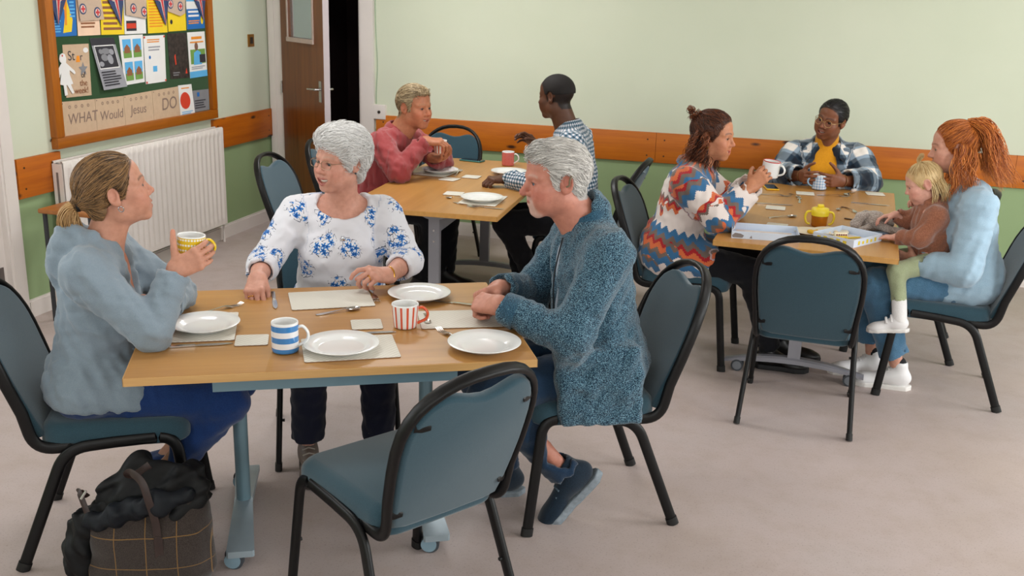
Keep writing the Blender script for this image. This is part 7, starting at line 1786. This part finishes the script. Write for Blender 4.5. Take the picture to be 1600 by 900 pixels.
o = thing('card_box', 'dark blue box of cards by the toddler\'s hand', 'card box', (.468, 5.075, TZ), math.radians(10)); MB().rbox(-.045, .045, -.033, .033, 0, .02, .003).build('box', plain('dark_blue_box', (46, 62, 84), .4), o); MB().box(-.03, .03, -.022, .022, .020, .0205).build('front_print', plain('blue_grey_print', (84, 104, 122), .5), o, smooth=False)
def bunny():
    t = thing('soft_rabbit', 'floppy grey soft toy rabbit under the toddler\'s hand', 'soft toy', (.43, 5.185, TZ), math.radians(0)); m = fleece_mat('grey_plush', (150, 138, 130), (196, 184, 174), 170, 1.0)
    solid('body', [ell((.01, .0, .052), (.060, .050, .050), None, .02), ell((.065, .02, .04), (.05, .045, .038), None, .02), ell((.025, -.01, .066), (.045, .042, .034), None, .02), boxp((0, 0, -.05), (.3, .3, .0502), None, 0, .004, -1)], .005, m, t, wrinkle(.0016, .02, 3))
    solid('ear', chain([V3(-.02, -.03, .088), V3(-.050, -.045, .075), V3(-.070, -.05, .040), V3(-.072, -.05, .020)], [.014, .022, .024, .015], .01), .005, m, t, wrinkle(.0016, .02, 5)); solid('ear', chain([V3(-.02, .03, .085), V3(-.045, .05, .06), V3(-.035, .065, .022)], [.014, .021, .014], .01), .005, m, t, wrinkle(.0016, .02, 6))
    solid('arm', chain([V3(.035, -.04, .045), V3(.085, -.070, .028), V3(.145, -.075, .026)], [.022, .019, .021], .01), .005, m, t, wrinkle(.0016, .02, 7)); solid('leg', chain([V3(-.01, -.045, .03), V3(-.035, -.065, .017), V3(-.045, -.070, .016)], [.018, .015, .014], .01), .005, m, t, wrinkle(.0016, .02, 9))
bunny()
_p = _rt('f', (.448, .006, .962)); mug('white mug with red inside held by the woman in the patterned jacket', tuple(_p), math.radians(-20), .043, .082, M_china, M_china, None, rim=plain('red_rim', (190, 40, 40), .3), tilt=(0, .12))
_p = _rt('g', (.345, -.020, TZ+.002)); mug('blue check mug held by the woman in the plaid jacket', tuple(_p), math.radians(200), .043, .088, stripe_mat('blue_check', 'c', (120, 160, 200), (214, 224, 234), 16, .09, .45), plain('pale_blue_glaze', (150, 190, 220), .25))
# --- tweed tote bag with a black jacket stuffed in it
def bag():
    t = thing('tote_bag', 'brown tweed tote bag on the floor beside the left chair', 'bag', (-1.765, 2.405, 0), math.radians(22))
    m, nt, b = newmat('brown_tweed'); v = coords(nt); n = noise(nt, v, 420, 2, .8); col = ramp(nt, n, [(.35, (42, 35, 32)), (.65, (70, 61, 56))])
    sp = nd(nt, 'ShaderNodeSeparateXYZ'); nt.links.new(v, sp.inputs[0])
    l1 = math_(nt, 'LESS_THAN', math_(nt, 'FRACT', math_(nt, 'DIVIDE', sp.outputs['X'], .09)), .03); l2 = math_(nt, 'LESS_THAN', math_(nt, 'FRACT', math_(nt, 'DIVIDE', sp.outputs['Z'], .10)), .028)
    col = mix(nt, math_(nt, 'MULTIPLY', math_(nt, 'MAXIMUM', l1, l2), .6), col, (150, 112, 60)); nt.links.new(col, b.inputs['Base Color']); fab(b); bump(nt, b, n, .4, .002)
    def g(X, Y, Z):
        wx = .168+.020*np.sin(Z*9+.6)-.05*np.clip((.06-Z)/.1, 0, 1); wy = .085+.012*np.sin(Z*14)-.03*np.clip((Z-.2)/.12, 0, 1)
        q = (np.abs(X/wx)**3.2+np.abs(Y/wy)**2.6); return (q-1)*.055
    zt = lambda X: .275+.16*X
    P = [fun(g, (-.22, -.14, -.02), (.22, .14, .40), .01), fun(lambda X, Y, Z: zt(X)-Z+0*Y, (-.25, -.2, .20), (.25, .2, .45), .008, -1), fun(lambda X, Y, Z: Z+0*X+0*Y, (-.25, -.2, -.05), (.25, .2, .03), .01, -1)]
    bd = solid('bag_body', P, .006, m, t, wrinkle(.006, .12, 4))
    lt = plain('dark_brown_leather', (48, 32, 28), .5, var=.15, vs=60)
    def strap(pts, w=.012): return MB().tube(spline(pts, 8), 1, sec=[(.0028*math.cos(2*PI*i/10), w*math.sin(2*PI*i/10)) for i in range(10)], up=(0, -1, .15)).build('handle', lt, t)
    strap([(.040, -.092, .17), (.036, -.090, .25), (.022, -.095, .33), (.005, -.085, .385), (-.03, -.06, .405), (-.050, -.03, .385), (-.03, -.01, .375), (.01, .0, .40)])
    strap([(-.150, -.055, .20), (-.168, -.05, .27), (-.190, -.03, .325), (-.20, .0, .32), (-.185, .02, .29)], .009)
    MB().pad(rrect(-.013, .013, -.045, .045, .012, 4), -.002, .002, .001, 1, fn=lambda p: (.041+p[0], -.094-p[2], .165+p[1])).build('handle_patch', lt, t)
    j = thing('jacket', 'black quilted jacket stuffed into the tweed bag with a sleeve hanging out', 'jacket', (-1.765, 2.405, 0), math.radians(22)); mj = plain('black_nylon', (7, 8, 10), .6, var=.3, vs=20, spec=.3); mb2 = plain('dark_navy_nylon', (11, 16, 23), .6, var=.3, vs=20, spec=.3)
    solid('bundle', [ell((.06, .01, .285), (.105, .070, .095), None, .04), ell((-.05, .02, .275), (.10, .062, .075), None, .04), ell((.105, .02, .325), (.070, .055, .070), None, .04), cap((-.12, .03, .28), (-.02, .05, .375), .040, .040, .04)], .006, mj, j, wrinkle(.009, .075, 8))
    solid('sleeve', chain([V3(-.12, .0, .25), V3(-.185, -.02, .22), V3(-.205, -.03, .15), V3(-.210, -.035, .09)], [.045, .040, .042, .040], .02), .006, mj, j, wrinkle(.006, .05, 18))
    solid('lapel_fold', chain([V3(-.17, -.052, .235), V3(-.08, -.060, .270), V3(.04, -.058, .300), V3(.12, -.035, .320)], [.022, .030, .034, .026], .03), .006, mb2, j, wrinkle(.007, .05, 28))
    MB().tube([(-.165, -.05, .345), (-.180, -.058, .322)], .004, 6).build('zip_pull', M_silver, j)
bag()
